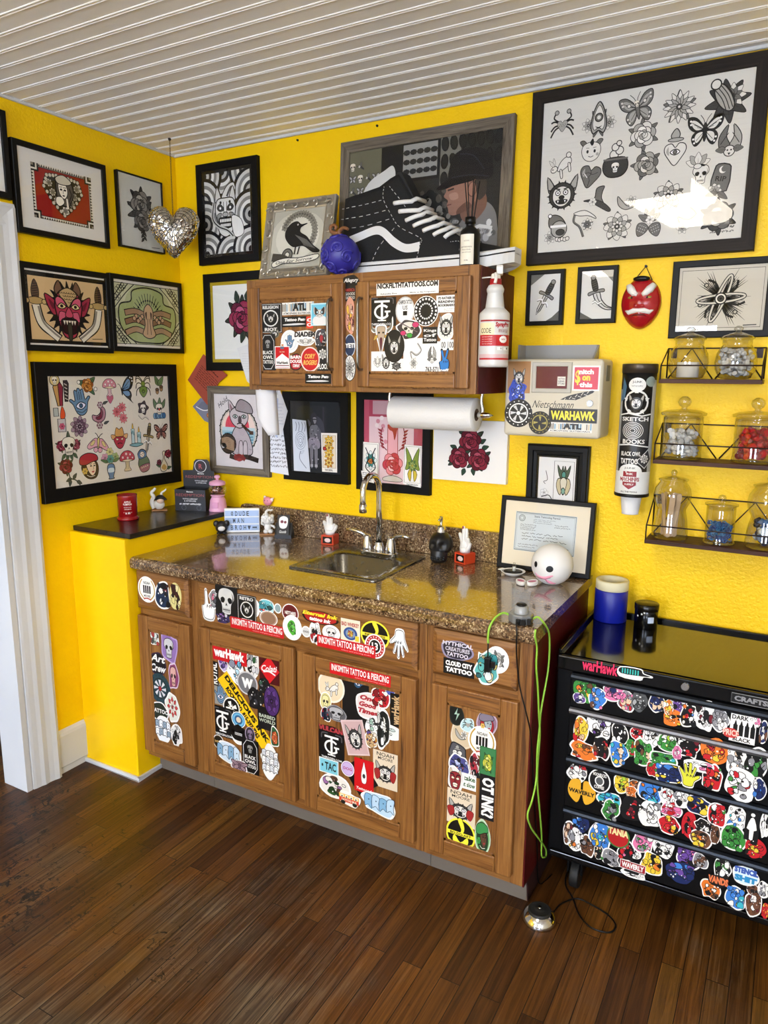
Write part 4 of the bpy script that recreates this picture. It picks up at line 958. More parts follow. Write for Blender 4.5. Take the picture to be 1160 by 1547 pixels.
def a_devil(a,w,h):
 for s in(-1,1):
  a.curve([(s*w*.84,h*.1),(s*w*.72,-h*.5),(s*w*.45,-h*.8),(s*w*.28,-h*.98)],w*.23,'#1b1712',n=6)
  a.curve([(s*w*.84,h*.1),(s*w*.74,-h*.45),(s*w*.5,-h*.76),(s*w*.3,-h*.97)],w*.17,'#e8e2d2',n=6);a.curve([(s*w*.78,h*.05),(s*w*.68,-h*.45),(s*w*.46,-h*.75),(s*w*.28,-h*.93)],w*.05,'#8c857a',n=6)
  a.blob([(s*w*.84-.012,h*.3),(s*w*.84-.016,h*.6),(s*w*.84,h*.9),(s*w*.84+.016,h*.6),(s*w*.84+.012,h*.3)],'#5a4130',4,K,.003)
  for i in range(6):a.stroke([(s*w*.84-.013,h*(.36+i*.075)),(s*w*.84+.013,h*(.40+i*.075))],.003,K);a.z-=a.DZ
  a.blob([(s*w*.84-.036,h*.26),(s*w*.84,h*.34),(s*w*.84+.036,h*.26),(s*w*.84+.02,h*.12),(s*w*.84-.02,h*.12)],'#b89a62',4,K,.003)
  for e in(-1,1):a.circ(s*w*.84+e*.038,h*.2,.011,'#c9ad74',line=K,lw=.003)
 q=[]
 n=22
 for i in range(n):
  t=2*PI*i/n;q+=[(math.cos(t)*w*.44,math.sin(t)*h*.72),(math.cos(t+.17)*w*.60,math.sin(t+.17)*h*.98)]
 a.blob(q,K,3)
 a.push(0,-h*.02,h*.92)
 for s in(-1,1):
  a.blob([(s*.42,.25),(s*.85,.55),(s*.8,.2),(s*.62,-.15),(s*.45,-.15)],'#a12f46',4,K,.04);a.blob([(s*.5,.15),(s*.74,.38),(s*.6,.02)],'#6b1b2c',3)
  a.blob([(s*.18,.6),(s*.32,1.05),(s*.5,.75),(s*.38,.45)],'#7a5b46',4,K,.04)
 a.blob([(0,.8),(.36,.62),(.52,.2),(.4,-.4),(.2,-.95),(-.2,-.95),(-.4,-.4),(-.52,.2),(-.36,.62)],'#b23650',4,K,.05)
 a.blob([(-.34,.6),(0,.82),(.34,.6),(.12,.3),(0,.12),(-.12,.3)],'#c6a876',4,K,.035)
 for r in range(4):
  for i in range(-3,4):
   if abs(i)<=3-r*.7:a.circ(i*.09+(r%2)*.04,.66-r*.11,.05,None,a0=180,a1=360,line=K,lw=.02,n=8);a.z-=a.DZ
 a.z+=a.DZ
 for s in(-1,1):
  a.blob([(s*.08,.2),(s*.3,.48),(s*.48,.4),(s*.44,.15),(s*.2,.1)],'#d4607a',4,K,.03);a.blob([(s*.1,.14),(s*.27,.26),(s*.42,.12),(s*.25,.05)],'#e8d89a',4,K,.035);a.circ(s*.26,.15,.06,K)
  a.curve([(s*.05,.12),(s*.2,.4),(s*.45,.52)],.05,K);a.blob([(s*.1,-.1),(s*.35,-.05),(s*.4,-.4),(s*.2,-.3)],'#d4607a',3,K,.03)
 a.blob([(-.14,-.12),(0,.12),(.14,-.12),(.1,-.24),(-.1,-.24)],'#c94a64',4,K,.03)
 a.blob([(-.3,-.36),(0,-.28),(.3,-.36),(.22,-.8),(-.22,-.8)],'#2a0d12',4,K,.05)
 for x in(-.2,-.1,0,.1,.2):a.poly([(x-.045,-.36),(x+.045,-.36),(x,-.52)],'#f0e8d0')
 a.blob([(-.08,-.5),(.08,-.5),(.06,-1.05),(-.06,-1.05)],'#3f3a2c',3,K,.03)
 a.pop();a.stroke([(w*.6,-h*.93),(w*.9,-h*.91)],.003,K)
pic('framed_print','black framed print of a red devil face between two curved swords','L',(-.805,-.412,1.677,1.987),.020,.022,[FRB],lambda a,w,h:(a.rect(-w,-h,w,h,'#15120e'),a.rect(-w,h*.94,w*.98,h*.985,'#e7e3da'),a.rect(-w,-h*.985,w*.98,-h*.94,'#e7e3da'),a.rect(-w*.93,-h*.84,w*.93,h*.82,'#d9b989'),a.push(0,0,1,0,.93,.82),a_devil(a,w,h),a.pop()),paper='#15120e')
def a_horse(a,w,h):
 a.rect(-w,-h*.9,w,h*.9,'#b7bd92')
 for sx in(-1,1):
  for sy in(-1,1):
   a.poly([(sx*w,sy*h*.9),(sx*w*.35,sy*h*.9),(sx*w*.62,sy*h*.6),(sx*w*.72,sy*h*.3),(sx*w,sy*h*.1)],'#cfd0ae')
   for k in range(3):a.curve([(sx*w*(.4+.18*k),sy*h*.9),(sx*w*(.66+.1*k),sy*h*(.62+.05*k)),(sx*w,sy*h*(.15+.18*k))],.004,K)
   for x,y in((.86,.72),(.74,.8),(.9,.5)):
    for t in range(0,360,90):a.circ(sx*w*x+.009*math.cos(t*D2R),sy*h*y+.009*math.sin(t*D2R),.008,None,line=K,lw=.0025,n=8);a.z-=a.DZ
 ov=[(.0,.85),(.45,.72),(.52,.4),(.85,.25),(.85,-.35),(.5,-.8),(0,-.86),(-.5,-.8),(-.85,-.35),(-.85,.25),(-.52,.4),(-.45,.72)]
 a.blob([(x*w,y*h)for x,y in ov],'#a9b57a',5,'#26281c',.006)
 for i in range(13):
  t=(25+i*10.8)*D2R;a.stroke([(math.cos(t)*w*.3,-h*.1+math.sin(t)*h*.45),(math.cos(t)*w*.5,-h*.1+math.sin(t)*h*.78)],.003,K);a.circ(math.cos(t)*w*.37,-h*.1+math.sin(t)*h*.56,.005,K,n=6)
 for s in(-1,1):
  for k,(yy,c)in enumerate(((.05,'#a88766'),(-.2,'#8f6c4e'),(-.5,'#b39372'))):
   a.curve([(s*w*.1,h*(yy-.05)),(s*w*.4,h*(yy+.05)),(s*w*.72,h*(yy-.02-k*.03))],h*.2,K,n=4);a.curve([(s*w*.1,h*(yy-.05)),(s*w*.4,h*(yy+.05)),(s*w*.7,h*(yy-.02-k*.03))],h*.15,c,n=4)
  for k in range(5):a.circ(s*w*(.2+.06*k),-h*(.05+.07*(k%3)),h*.07,'#caa783',line=K,lw=.003)
 a.blob([(0,h*.35),(w*.14,h*.15),(w*.12,-h*.3),(w*.2,-h*.6),(0,-h*.72),(-w*.2,-h*.6),(-w*.12,-h*.3),(-w*.14,h*.15)],'#c9a57c',5,K,.004)
 for s in(-1,1):a.blob([(s*w*.05,h*.1),(s*w*.11,h*.05),(s*w*.07,-h*.15)],'#4b3424',3);a.stroke([(s*w*.03,-h*.1),(s*w*.06,-h*.6)],.003,K)
pic('framed_print','black framed print of a horse skull on pale green, beside the red devil','L',(-.411,-.016,1.687,1.992),.020,.021,[FRB],lambda a,w,h:(a.rect(-w,h*.92,w,h,'#e7e3da'),a.rect(-w,-h,w,-h*.92,'#e7e3da'),a_horse(a,w,h)),paper='#15120e')
def sheet(items,conv,o,U,V):
 def f(a,w,h):
  for fn,px,py,s,rot in items:
   p=conv(px,py)-o;a.push(p.dot(U),p.dot(V),s,rot);z=a.z;fn(a);a.z=z;a.pop()
 return f
c5=lambda x,y:onx(.0158,60+x/5.273,540+y/5.273)
FL=[(m_coffin,150,262,.062,0),(m_pumprose,378,222,.05,0),(m_pinkshroom,555,272,.052,0),(m_butter_side,695,255,.058,0),(m_spider,822,235,.046,0),(m_acorn,945,225,.047,0),(m_hamsa,322,355,.057,8),(m_lighter,165,495,.052,0),(lambda a:m_bloom(a,9,'#a48b99','#6c4a62','#3c2033',K,3,0),315,550,.046,0),(m_paisley,475,462,.057,0),(m_hyd,645,442,.048,0),(m_batcat,822,415,.048,0),(m_jester,950,412,.052,0),(m_skullrose,228,705,.058,0),(m_moth2,465,685,.052,-8),(m_impcow,635,640,.050,0),(m_candle,765,612,.054,0),(lambda a:m_dagger(a,'#cfc5ae','#6b5a3c','#a4905c'),862,645,.066,-12),(lambda a:m_fly(a,'#a5685c','#4b2420',K,'#e8cdb8'),965,592,.040,0),(m_roselong,228,910,.062,0),(m_lady,398,868,.055,0),(m_vase,562,845,.064,0),(m_shroom,697,828,.046,0),(m_matry,825,822,.054,0),(m_hourglass,980,810,.062,0)]
r5=(-.778,-.071,1.110,1.638)
o5=Vector((.0158,(r5[0]+r5[1])/2,(r5[2]+r5[3])/2))
def a5(a,w,h):
 sheet(FL,c5,o5,Vector((0,1,0)),Vector((0,0,1)))(a,w,h);a.stroke([(w*.84,-h*.93),(w*.96,-h*.91)],.003,'#777')
pic('framed_flash_sheet','black framed sheet of many small coloured tattoo drawings, low on the left wall','L',r5,.052,.023,[FRB2],a5,paper='#e6e0d4')
def arcs(a,cx,cy,R,n,cols,a0=0,a1=360):
 for i in range(n):a.circ(cx,cy,R*(1-i/n),cols[i%len(cols)],a0=a0,a1=a1,n=22)
def a_hannya(a,w,h):
 g=['#15151a','#d8d8d4','#8a8a88','#eeeeea','#3a3a3c','#bdbdba','#1a1a1c']
 def R(cx,cy,r):
  for i in range(7):
   q=[(max(-w,min(w,cx+r*(1-i/7)*math.cos(t*2*PI/30))),max(-h,min(h,cy+r*(1-i/7)*math.sin(t*2*PI/30))))for t in range(30)]
   a.poly(q,g[i])
 for c in((-.2,1.0),(-1.0,.95),(.9,1.0),(-1.05,.3),(1.05,.45),(-1.0,-.25),(1.0,-.1),(-.95,-1.0),(.2,-1.1),(1.0,-.95)):R(c[0]*w,c[1]*h,w*.80)
 a.push(-w*.08,h*.02,h*.62)
 a.blob([(.1,1.0),(.5,1.1),(.55,.6),(.3,.3),(-.2,.5)],'#e6e6e2',4,K,.04);a.curve([(.1,.6),(.35,.95),(.55,.7)],.1,'#55555a')
 for s in(-1,1):a.blob([(s*.2,.45),(s*.42,1.0),(s*.55,.5),(s*.42,.3)],'#dcdcd8',4,K,.04)
 a.blob([(0,.55),(.42,.5),(.55,.1),(.45,-.35),(.35,-.8),(0,-1.0),(-.35,-.8),(-.45,-.35),(-.55,.1),(-.42,.5)],'#e8e8e4',4,K,.045)
 for s in(-1,1):
  a.blob([(s*.06,.1),(s*.28,.32),(s*.45,.18),(s*.3,.04)],'#444',4,K,.03);a.circ(s*.27,.16,.07,'#fff',line=K,lw=.03);a.circ(s*.25,.38,.06,K);a.blob([(s*.2,-.05),(s*.45,-.1),(s*.4,-.4)],'#9a9a98',3,K,.03)
 a.stroke([(0,.4),(0,-.1)],.12,'#f6f6f4');a.stroke([(-.08,.4),(-.08,-.1)],.03,K);a.stroke([(.08,.4),(.08,-.1)],.03,K)
 a.blob([(-.15,-.08),(0,0),(.15,-.08),(.1,-.18),(-.1,-.18)],'#bbb',3,K,.03)
 a.blob([(-.36,-.25),(0,-.22),(.36,-.25),(.3,-.62),(-.3,-.62)],'#1a1a1c',3,K,.04)
 for i in range(-3,4):a.rect(i*.09-.035,-.4,i*.09+.035,-.28,'#f4f4f0');a.rect(i*.08-.03,-.58,i*.08+.03,-.47,'#f4f4f0')
 a.curve([(-.6,.4),(-.7,-.2),(-.4,-.55),(.1,-.75),(.4,-1.0)],.16,'#cfcfca');a.curve([(-.6,.4),(-.7,-.2),(-.4,-.55),(.1,-.75),(.4,-1.0)],.05,K)
 a.pop();a.blob([(w*.2,-h*.1),(w*.6,-h*.2),(w*.7,-h*.55),(w*.3,-h*.6)],'#f2f2ee',4,K,.003)
pic('framed_print','black framed black-and-white horned mask print high beside the corner','B',(.134,.464,2.060,2.467),.030,.022,[FRB2],a_hannya,mat=(.012,'#171410'),paper='#ddd')
def a_peony(a,w,h):
 a.push(w*.02,h*.12,w*.62);m_rose(a,'#8f2a4c','#5c1430','#2f3a30','#b8587a','#1c1016',7);a.pop()
 a.push(w*.45,-h*.4,w*.3);m_rose(a,'#9a2f54','#6c1a3a','#2f3a30','#b8587a','#1c1016',3);a.pop()
 for x,y,t in((.1,-.25,250),(.3,-.3,280),(.5,-.15,330),(.5,-.65,270),(-.1,.5,100),(.2,.55,70)):leaf(a,w*x,h*y,t,w*.34,w*.09,'#2f3d33')
pic('framed_print','black framed print of dark red flowers, half hidden behind the wall cabinet','B',(.152,.560,1.612,2.022),.036,.022,[FRB2],a_peony,mat=(.014,'#b39a1f'),paper='#e9eae4')
def a_cat(a,w,h):
 s=w
 a.circ(0,h*.02,s*.8,'#15110f',ry=h*.66,n=32);a.circ(0,h*.02,s*.76,'#cfc6b8',ry=h*.63,n=32);a.circ(0,h*.02,s*.7,'#9fc0cc',ry=h*.59,n=32)
 a.poly([(s*.7*math.cos(t),h*.02+h*.59*math.sin(t))for t in[PI*k/16 for k in range(17)]],'#f0d8cc')
 a.circ(-s*.05,h*.1,s*.5,'#d8485c',a0=0,a1=180);a.rect(-s*.68,h*.0,s*.68,h*.1,'#bcd4da')
 for i in range(5):a.curve([(-s*.6,-h*(.08+i*.08)),(-s*.2,-h*(.05+i*.08)),(s*.2,-h*(.09+i*.08)),(s*.6,-h*(.06+i*.08))],.006,'#5f93a6')
 for i in range(26):t=2*PI*i/26;a.stroke([(s*.74*math.cos(t),h*(.02+.61*math.sin(t))),(s*.82*math.cos(t+.1),h*(.02+.68*math.sin(t+.1)))],.004,K);a.z-=a.DZ
 a.blob([(-s*.1,h*.12),(s*.22,h*.1),(s*.48,-h*.2),(s*.55,-h*.6),(s*.1,-h*.66),(-s*.3,-h*.6),(-s*.32,-h*.2)],'#b9aeb4',5,K,.004)
 for x in(.02,.2):a.blob([(s*x,-h*.3),(s*(x+.14),-h*.3),(s*(x+.14),-h*.68),(s*(x-.02),-h*.68)],'#c6bcc2',3,K,.003)
 a.blob([(-s*.38,h*.85),(-s*.1,h*.56),(-s*.32,h*.42)],'#c9bcc0',3,K,.004);a.blob([(-s*.34,h*.75),(-s*.18,h*.56),(-s*.28,h*.5)],'#8f6f76',3)
 a.blob([(-s*.34,h*.5),(0,h*.66),(s*.4,h*.48),(s*.34,h*.22),(s*.05,h*.08),(-s*.25,h*.22)],'#c6bcc0',5,K,.004)
 a.blob([(-s*.1,h*.6),(s*.1,h*.86),(s*.5,h*.74),(s*.6,h*.5),(s*.2,h*.52)],'#9a9094',4,K,.004)
 for x in(-.12,.24):a.blob([(s*(x-.1),h*.4),(s*x,h*.45),(s*(x+.1),h*.4),(s*x,h*.35)],'#cfe0da',3,K,.004);a.circ(s*x,h*.4,s*.035,K)
 a.blob([(s*.02,h*.4),(s*.12,h*.4),(s*.14,h*.24),(s*.0,h*.24)],'#4b4146',3);a.curve([(-s*.05,h*.19),(s*.07,h*.22),(s*.2,h*.19)],.005,K);a.stroke([(s*.15,h*.18),(s*.5,-h*.02)],.012,'#3c2a1e');a.rect(s*.45,-h*.08,s*.62,h*.02,'#4a3526')
 a.circ(-s*.45,-h*.36,s*.33,'#3f3128',line=K,lw=.005)
 for i in range(7):a.curve([(-s*.72,-h*(.24+i*.03)),(-s*.45,-h*(.2+i*.05)),(-s*.2,-h*(.3+i*.04))],.007,'#a08468');a.z-=a.DZ
 a.blob([(-s*.75,-h*.4),(-s*.6,-h*.36),(-s*.52,-h*.46),(-s*.7,-h*.5)],'#d9d0d2',3,K,.003)
 a.curve([(-s*.4,-h*.7),(0,-h*.76),(s*.3,-h*.7),(s*.8,-h*.78)],.022,'#2b211b');a.curve([(-s*.2,-h*.68),(0,-h*.78),(s*.2,-h*.68)],.02,'#9a3030');a.curve([(-s*.2,-h*.78),(0,-h*.68),(s*.25,-h*.78)],.018,'#7c2424')
 a.text('Hold',-s*.62,h*.78,s*.5,h*.14,K,0,.3,35)
pic('framed_print','weathered grey framed print of a hairless cat with a ball of yarn','B',(.151,.490,1.156,1.545),.034,.020,[GREYW,GREYWV],a_cat,paper='#ded8d8',cat='picture')
def a_woman(a,w,h):
 a.rect(-w,-h,w,h,'#0c0b0c');a.rect(-w*.78,-h*.84,w*.45,h*.88,'#1a1719');a.blob([(-w*.7,h*.8),(-w*.1,h*.8),(-w*.2,h*.2),(-w*.7,h*.1)],'#24220f',4);a.rect(w*.3,-h*.8,w*.36,h*.85,'#2c2730')
 a.blob([(w*.0,h*.58),(w*.3,h*.45),(w*.38,0),(w*.2,-h*.2),(-w*.1,h*.1)],'#3c3a44',4)
 a.blob([(-w*.2,h*.3),(w*.08,h*.34),(w*.14,h*.1),(w*.06,-h*.05),(-w*.2,-h*.05)],'#6f6e76',4)
 a.blob([(w*.1,h*.3),(w*.25,h*.12),(w*.2,-h*.05),(w*.05,h*.0)],'#5c5b64',3);a.blob([(-w*.24,h*.3),(-w*.3,h*.5),(-w*.18,h*.4)],'#5c5b64',3)
 a.blob([(-w*.16,h*.6),(-w*.05,h*.7),(w*.06,h*.62),(w*.06,h*.42),(-w*.06,h*.34),(-w*.16,h*.42)],'#2a262a',4);a.blob([(-w*.09,h*.54),(w*.04,h*.55),(w*.04,h*.43),(-w*.03,h*.38)],'#8a868c',4);a.rect(-w*.09,h*.49,w*.05,h*.52,'#111')
 a.blob([(-w*.24,-h*.03),(w*.12,-h*.03),(w*.16,-h*.3),(-w*.28,-h*.3)],'#8f8794',4)
 for x in(-.16,.02):a.blob([(w*(x-.06),-h*.28),(w*(x+.07),-h*.28),(w*(x+.04),-h*.82),(w*(x-.03),-h*.82)],'#77747c',3);a.rect(w*(x-.05),-h*.84,w*(x+.06),-h*.76,'#a9a6ac')
 for i in range(26):r=random.Random(i);x,y=r.uniform(-.2,.12),r.uniform(-.75,.25);a.circ(w*x,h*y,w*.025,'#3c3a42' if i%2 else '#a5a2aa',n=6);a.z-=a.DZ
t4,o4,*_=pic('framed_photograph','black framed dark photograph of a tattooed woman with two cards stuck on the glass','B',(.570,.896,1.157,1.528),.038,.024,[FRB2],a_woman,paper='#0b0b0c')
def loose(name,label,pts,y,fill,art=None,cat='paper',group=None,curl=0,plane=1):
 """thin sheet of paper fixed to the wall; pts are its outline on the plane"""
 P=[on(plane,y,*p)for p in pts]if not isinstance(pts[0],Vector)else pts
 c=sum(P,Vector())/len(P);t=None
 U,V=Vector((1,0,0)),Vector((0,0,1));m=MB();A=Art(c,U,V,m)
 q=[((p-c).dot(U),(p-c).dot(V))for p in P]
 m.prism(q,c,U,V,(0,.0012,0),col=fill);A.z=.0001
 A.poly(q,fill)
 if art:art(A,max(abs(x)for x,_ in q),max(abs(z)for _,z in q))
 o=m.build(name,M_PAPER,loc=(c.x,c.y,min(p.z for p in P)))
 return tag(o,label,cat,group)
def a_sketch(a,w,h):
 a.push(0,h*.2,w*.7,0,1,1.4);
 for r_ in(.8,.6,.4,.2):a.circ(0,0,r_,None,line='#8a93a5',lw=.06)
 a.curve([(-.6,.3),(0,-.5),(.6,.4)],.05,'#8a93a5');a.pop()
 for s in(-.5,-.2,.15,.45):a.curve([(w*s,h*.55),(w*(s+.1),h*.75),(w*s,h*.9)],.003,'#6c7486')
 a.curve([(0,-h*.2),(-w*.1,-h*.5),(w*.6,-h*.85)],.003,'#6c7486');leaf(a,0,-h*.3,40,w*.5,w*.12,'#c4cbd8','#8a93a5')
loose('sketch_card','pale pencil rose sketch on a strip of paper stuck on the dark photograph',[(441.6,633),(462,635.5),(468.5,713),(444,711)],-.026,'#ccd3df',a_sketch,'card')
def a_gold(a,w,h):
 a.rect(-w*.8,-h*.78,w*.8,h*.88,'#e2d4bb');a.frame(-w*.8,-h*.78,w*.8,h*.88,.0015,K)
 for k,(y,c)in enumerate(((.6,'#d9a52e'),(.25,'#c8922a'),(-.1,'#d9a52e'),(-.5,'#b9772a'))):
  a.push(0,h*y,w*.62);m_bloom(a,7,c,'#e9c86a','#7a3a1c',K,2,1);a.pop()
 a.push(0,h*.5,w*.38);m_skull(a,'#e6c05a');a.pop();a.circ(-w*.5,h*.2,w*.2,'#b33a30',line=K,lw=.002);a.text('THE DEVIL',0,-h*.88,w*1.0,h*.09,K,.02)
loose('tarot_card','white tarot card with a golden skull figure stuck on the dark photograph',[(485,654),(509,654.5),(509,714),(486.5,712.5)],-.0262,'#efeae2',a_gold,'card')
def a_candlerose(a,w,h):
 a.rect(-w,-h,w,h,'#eccdd2');a.rect(-w,h*.6,w,h,'#b04058');a.rect(-w*.7,h*.66,-w*.1,h*.98,'#caa0a6');a.rect(-w,-h*.1,-w*.82,h,'#c4566c');a.rect(w*.7,-h*.1,w,h*.6,'#b84860')
 for i in range(16):r=random.Random(i);a.circ(w*r.uniform(-.7,.7),h*r.uniform(-.1,.6),w*.07,'#d88c9a' if i%2 else '#f4e2e2',n=8);a.z-=a.DZ
 a.z+=a.DZ
 for s in(-1,1):
  a.curve([(s*w*.2,-h*.2),(s*w*.42,h*.0),(s*w*.36,h*.35)],.004,'#7c1c28')
  for i in range(6):leaf(a,s*w*(.28+.02*i),-h*.15+i*h*.08,90-s*60,w*.16,w*.03,'#9c2434','#7c1c28')
 a.rect(-w*.17,-h*.3,w*.17,h*.42,'#e9aab4');a.frame(-w*.17,-h*.3,w*.17,h*.42,.003,'#9c2c3c');a.blob([(-w*.17,h*.42),(w*.17,h*.44),(w*.15,h*.3),(w*.06,h*.05),(w*.0,h*.25),(-w*.12,h*.3)],'#a83028',3)
 a.curve([(0,h*.45),(-w*.15,h*.6),(w*.1,h*.72),(-w*.1,h*.85)],.016,'#b86050')
 a.push(0,-h*.52,w*.46);m_rose(a,'#c63a48','#e78c94','#b0303c','#f2c4c6','#8c1c28',0);a.pop();a.push(0,-h*.52,w*.2);m_rose(a,'#c63a48','#a8242f','#b0303c','#e8a0a6','#8c1c28',0);a.pop()
 a.blob([(-w*.3,-h*.86),(0,-h*.8),(w*.3,-h*.86),(w*.28,-h*.94),(-w*.28,-h*.94)],'#d8d2c8',3,K,.002)
pic('framed_print','black framed pink print of a dripping candle above a rose, behind the paper towel roll','B',(.934,1.263,1.144,1.537),.034,.024,[FRB2],a_candlerose,paper='#eccdd2')
def a_tarA(a,w,h):
 a.frame(-w*.85,-h*.8,w*.85,h*.88,.0015,K);a.push(0,h*.05,w*.8,0,1,1.4);m_bloom(a,8,'#d9e2e0','#3f7f7c','#c8642c',K,2);a.pop();a.push(.0,0,w*.4);m_rose(a,'#c8702c','#7c3c1a','#3f7f7c','#d8a04a',K,2);a.pop()
 for s in(-1,1):a.curve([(s*w*.6,h*.7),(s*w*.2,h*.2),(s*w*.6,-h*.3),(0,-h*.6)],.004,K)
loose('tarot_card','white tarot card with teal and orange coils stuck left on the pink print',[(548.7,667.5),(572.5,669.5),(571,727),(547.5,723)],-.026,'#eceae4',a_tarA,'card')
def a_tarB(a,w,h):
 a.frame(-w*.85,-h*.8,w*.85,h*.88,.0015,K)
 for s in(-1,1):a.blob([(0,h*.2),(s*w*.7,h*.85),(s*w*.6,h*.2),(s*w*.75,-h*.2),(s*w*.2,-h*.1)],'#7c8f3c',3,K,.002);a.blob([(s*w*.1,-h*.1),(s*w*.5,-h*.4),(s*w*.2,-h*.75)],'#c9b23c',3,K,.002)
 a.push(0,0,w*.5,0,1,1.3);m_bloom(a,7,'#4f6f3c','#8fa05a','#c8b43c',K,2,1);a.pop();a.text('THE DRAGON',0,-h*.89,w*1.2,h*.07,K,.02)
loose('tarot_card','white tarot card with a green winged beast stuck right on the pink print',[(611,671.5),(637.2,674),(635.5,737),(608.5,731)],-.0262,'#efece6',a_tarB,'card')
def a_note(a,w,h):a.scribble(-w*.8,-h*.8,w*.8,h*.8,5,'#222',.0018,3)
loose('paper_note','small white handwritten note at the lower left of the pink print',[(545.5,711),(562,714),(565,730),(548,726)],-.0272,'#efefec',a_note,'note')
def a_threeroses(a,w,h):
 for x,y,t in((-.35,.75,120),(.4,.7,40),(.62,.15,20),(.65,-.4,-20),(.2,-.75,-80),(-.2,-.8,-110),(-.7,-.45,190),(-.62,.1,160),(.5,.4,30),(.45,-.6,-50)):leaf(a,w*x*.55,h*y*.72,t,w*.2,w*.06,'#2c4234')
 for x,y,k in((.02,.34,.50),(-.27,-.24,.46),(.27,-.26,.48)):a.push(w*x,h*y,h*k*1.05);m_rose(a,'#7c2434','#571522','#2c4234','#a4485a','#2a0c14',2);a.pop()
pic('canvas_print','white canvas of three dark red roses below the paper towel roll','B',(1.277,1.567,1.213,1.437),0,.022,[CREAM],a_threeroses,paper='#e8e6e2',pane=None)
def a_shop(a,w,h):
 a.rect(-w,-h,w,h,'#2b2b2a');r=random.Random(5)
 a.rect(-w,h*.15,-w*.55,h,'#6c6a56');a.rect(-w*.25,h*.45,w*.2,h,'#9c9c98');a.frame(-w*.27,h*.42,w*.22,h*1.0,.012,'#141414');a.rect(w*.24,h*.2,w*.5,h,'#7a7970');a.rect(-w*.55,-h,-w*.27,h,'#1c1b1b')
 for i in range(10):x,y=-w*.95+(i%4)*w*.11,h*(.35+.2*(i//4));a.push(x,y,.016);[m_hat,m_fly,m_skull][i%3](a);a.pop();a.z-=10*a.DZ
 for i in range(15):x,y=-w*.2+(i%5)*w*.09,h*(.55+.15*(i//5));a.circ(x,y,.014,'#2a2a2a',ry=.01,n=8);a.z-=a.DZ
 for i in range(18):x,y=w*(.3+.11*(i%7)),h*(.9-.27*(i//7));a.circ(x,y,w*.05,'#161616',ry=h*.12,n=12,rot=r.uniform(-20,20));a.circ(x,y,w*.035,'#232322',ry=h*.09,n=12);a.z-=a.DZ
 for i in range(60):x,y=w*r.uniform(-.5,.45),h*r.uniform(-.9,.35);a.circ(x,y,w*r.uniform(.02,.05),r.choice(['#55524c','#3a3936','#8d8a82','#1d1c1b','#6a675f']),ry=h*r.uniform(.03,.08),n=9);a.z-=a.DZ
 a.z+=2*a.DZ
 a.blob([(-w*.85,h*.1),(-w*.72,h*.45),(-w*.5,h*.62),(-w*.38,h*.68),(-w*.36,h*.46),(-w*.62,h*.2),(-w*.75,h*.02)],'#d9d9d5',4);a.blob([(-w*.72,h*.0),(-w*.55,h*.3),(-w*.38,h*.4),(-w*.28,h*.3),(-w*.35,-h*.2),(-w*.6,-h*.3)],'#141212',4);a.circ(-w*.62,-h*.05,w*.05,'#8c5a48')
 a.poly([(w*.0,-h*.45),(w*.35,-h*.3),(w*.42,-h*.7),(w*.1,-h*.8)],'#3d5a5a')
 P=lambda L:[((x-590)/425*w,(432-y)/307*h)for x,y in L]
 a.blob(P([(700,740),(760,640),(800,560),(850,500),(930,450),(985,480),(1010,560),(1010,740)]),'#7d7c7c',4)
 for i in range(46):x,y=r.uniform(730,1000),r.uniform(520,735);a.circ((x-590)/425*w,(432-y)/307*h,w*r.uniform(.02,.05),r.choice(['#b9b8b8','#4a4a4a','#dcdcda','#5b5b5b','#2f2f30']),ry=h*r.uniform(.03,.07),n=9);a.z-=a.DZ
 a.z+=2*a.DZ
 a.stroke(P([(860,580),(920,560),(985,575)]),.012,'#d8d8d6');a.blob(P([(740,690),(780,600),(830,560),(810,640),(770,720)]),'#c9c9c8',4)
 a.blob(P([(815,500),(830,420),(930,400),(950,470),(900,530),(850,540)]),'#7c5a4c',4)
 a.blob(P([(735,350),(880,335),(915,380),(905,430),(850,470),(790,498),(755,490),(748,465),(740,445),(745,425),(722,405),(735,380)]),'#9a7262',4)
 a.blob(P([(800,470),(850,440),(870,470),(800,496)]),'#6c4c40',4);a.blob(P([(885,345),(940,345),(945,410),(910,440),(895,400)]),'#3f3834',4);a.circ((872-590)/425*w,(385-0-432)/-307*h,w*.05,'#a87c6a',ry=h*.11,line='#5c4034',lw=.003)
 a.stroke(P([(742,378),(775,372)]),.006,'#3c2a24');a.stroke(P([(742,448),(765,445)]),.004,'#6b3c34');a.blob(P([(750,398),(790,392),(800,420),(765,425)]),'#b08a78',4)
 a.blob(P([(745,350),(755,240),(800,198),(890,195),(955,230),(975,300),(960,345),(850,340)]),'#15151a',4);a.blob(P([(680,365),(740,330),(860,325),(880,345),(780,358),(720,372)]),'#0c0c10',4);a.curve(P([(800,215),(870,230),(930,300)]),.004,'#2c2c3a');a.curve(P([(760,320),(860,318),(955,335)]),.004,'#2c2c3a')
pic('framed_photograph','weathered wood framed photograph of a man in a black cap, leaning behind the giant shoe','B',(.866,1.551,1.940,2.456),.040,.022,[GREYW,GREYWV],a_shop,paper='#2b2b2a',gap=.031,tilt=3.3)
SILV=flat('#bdb8ac',.3,.85,noise=.3,nscale=30,name='antique_silver_frame')
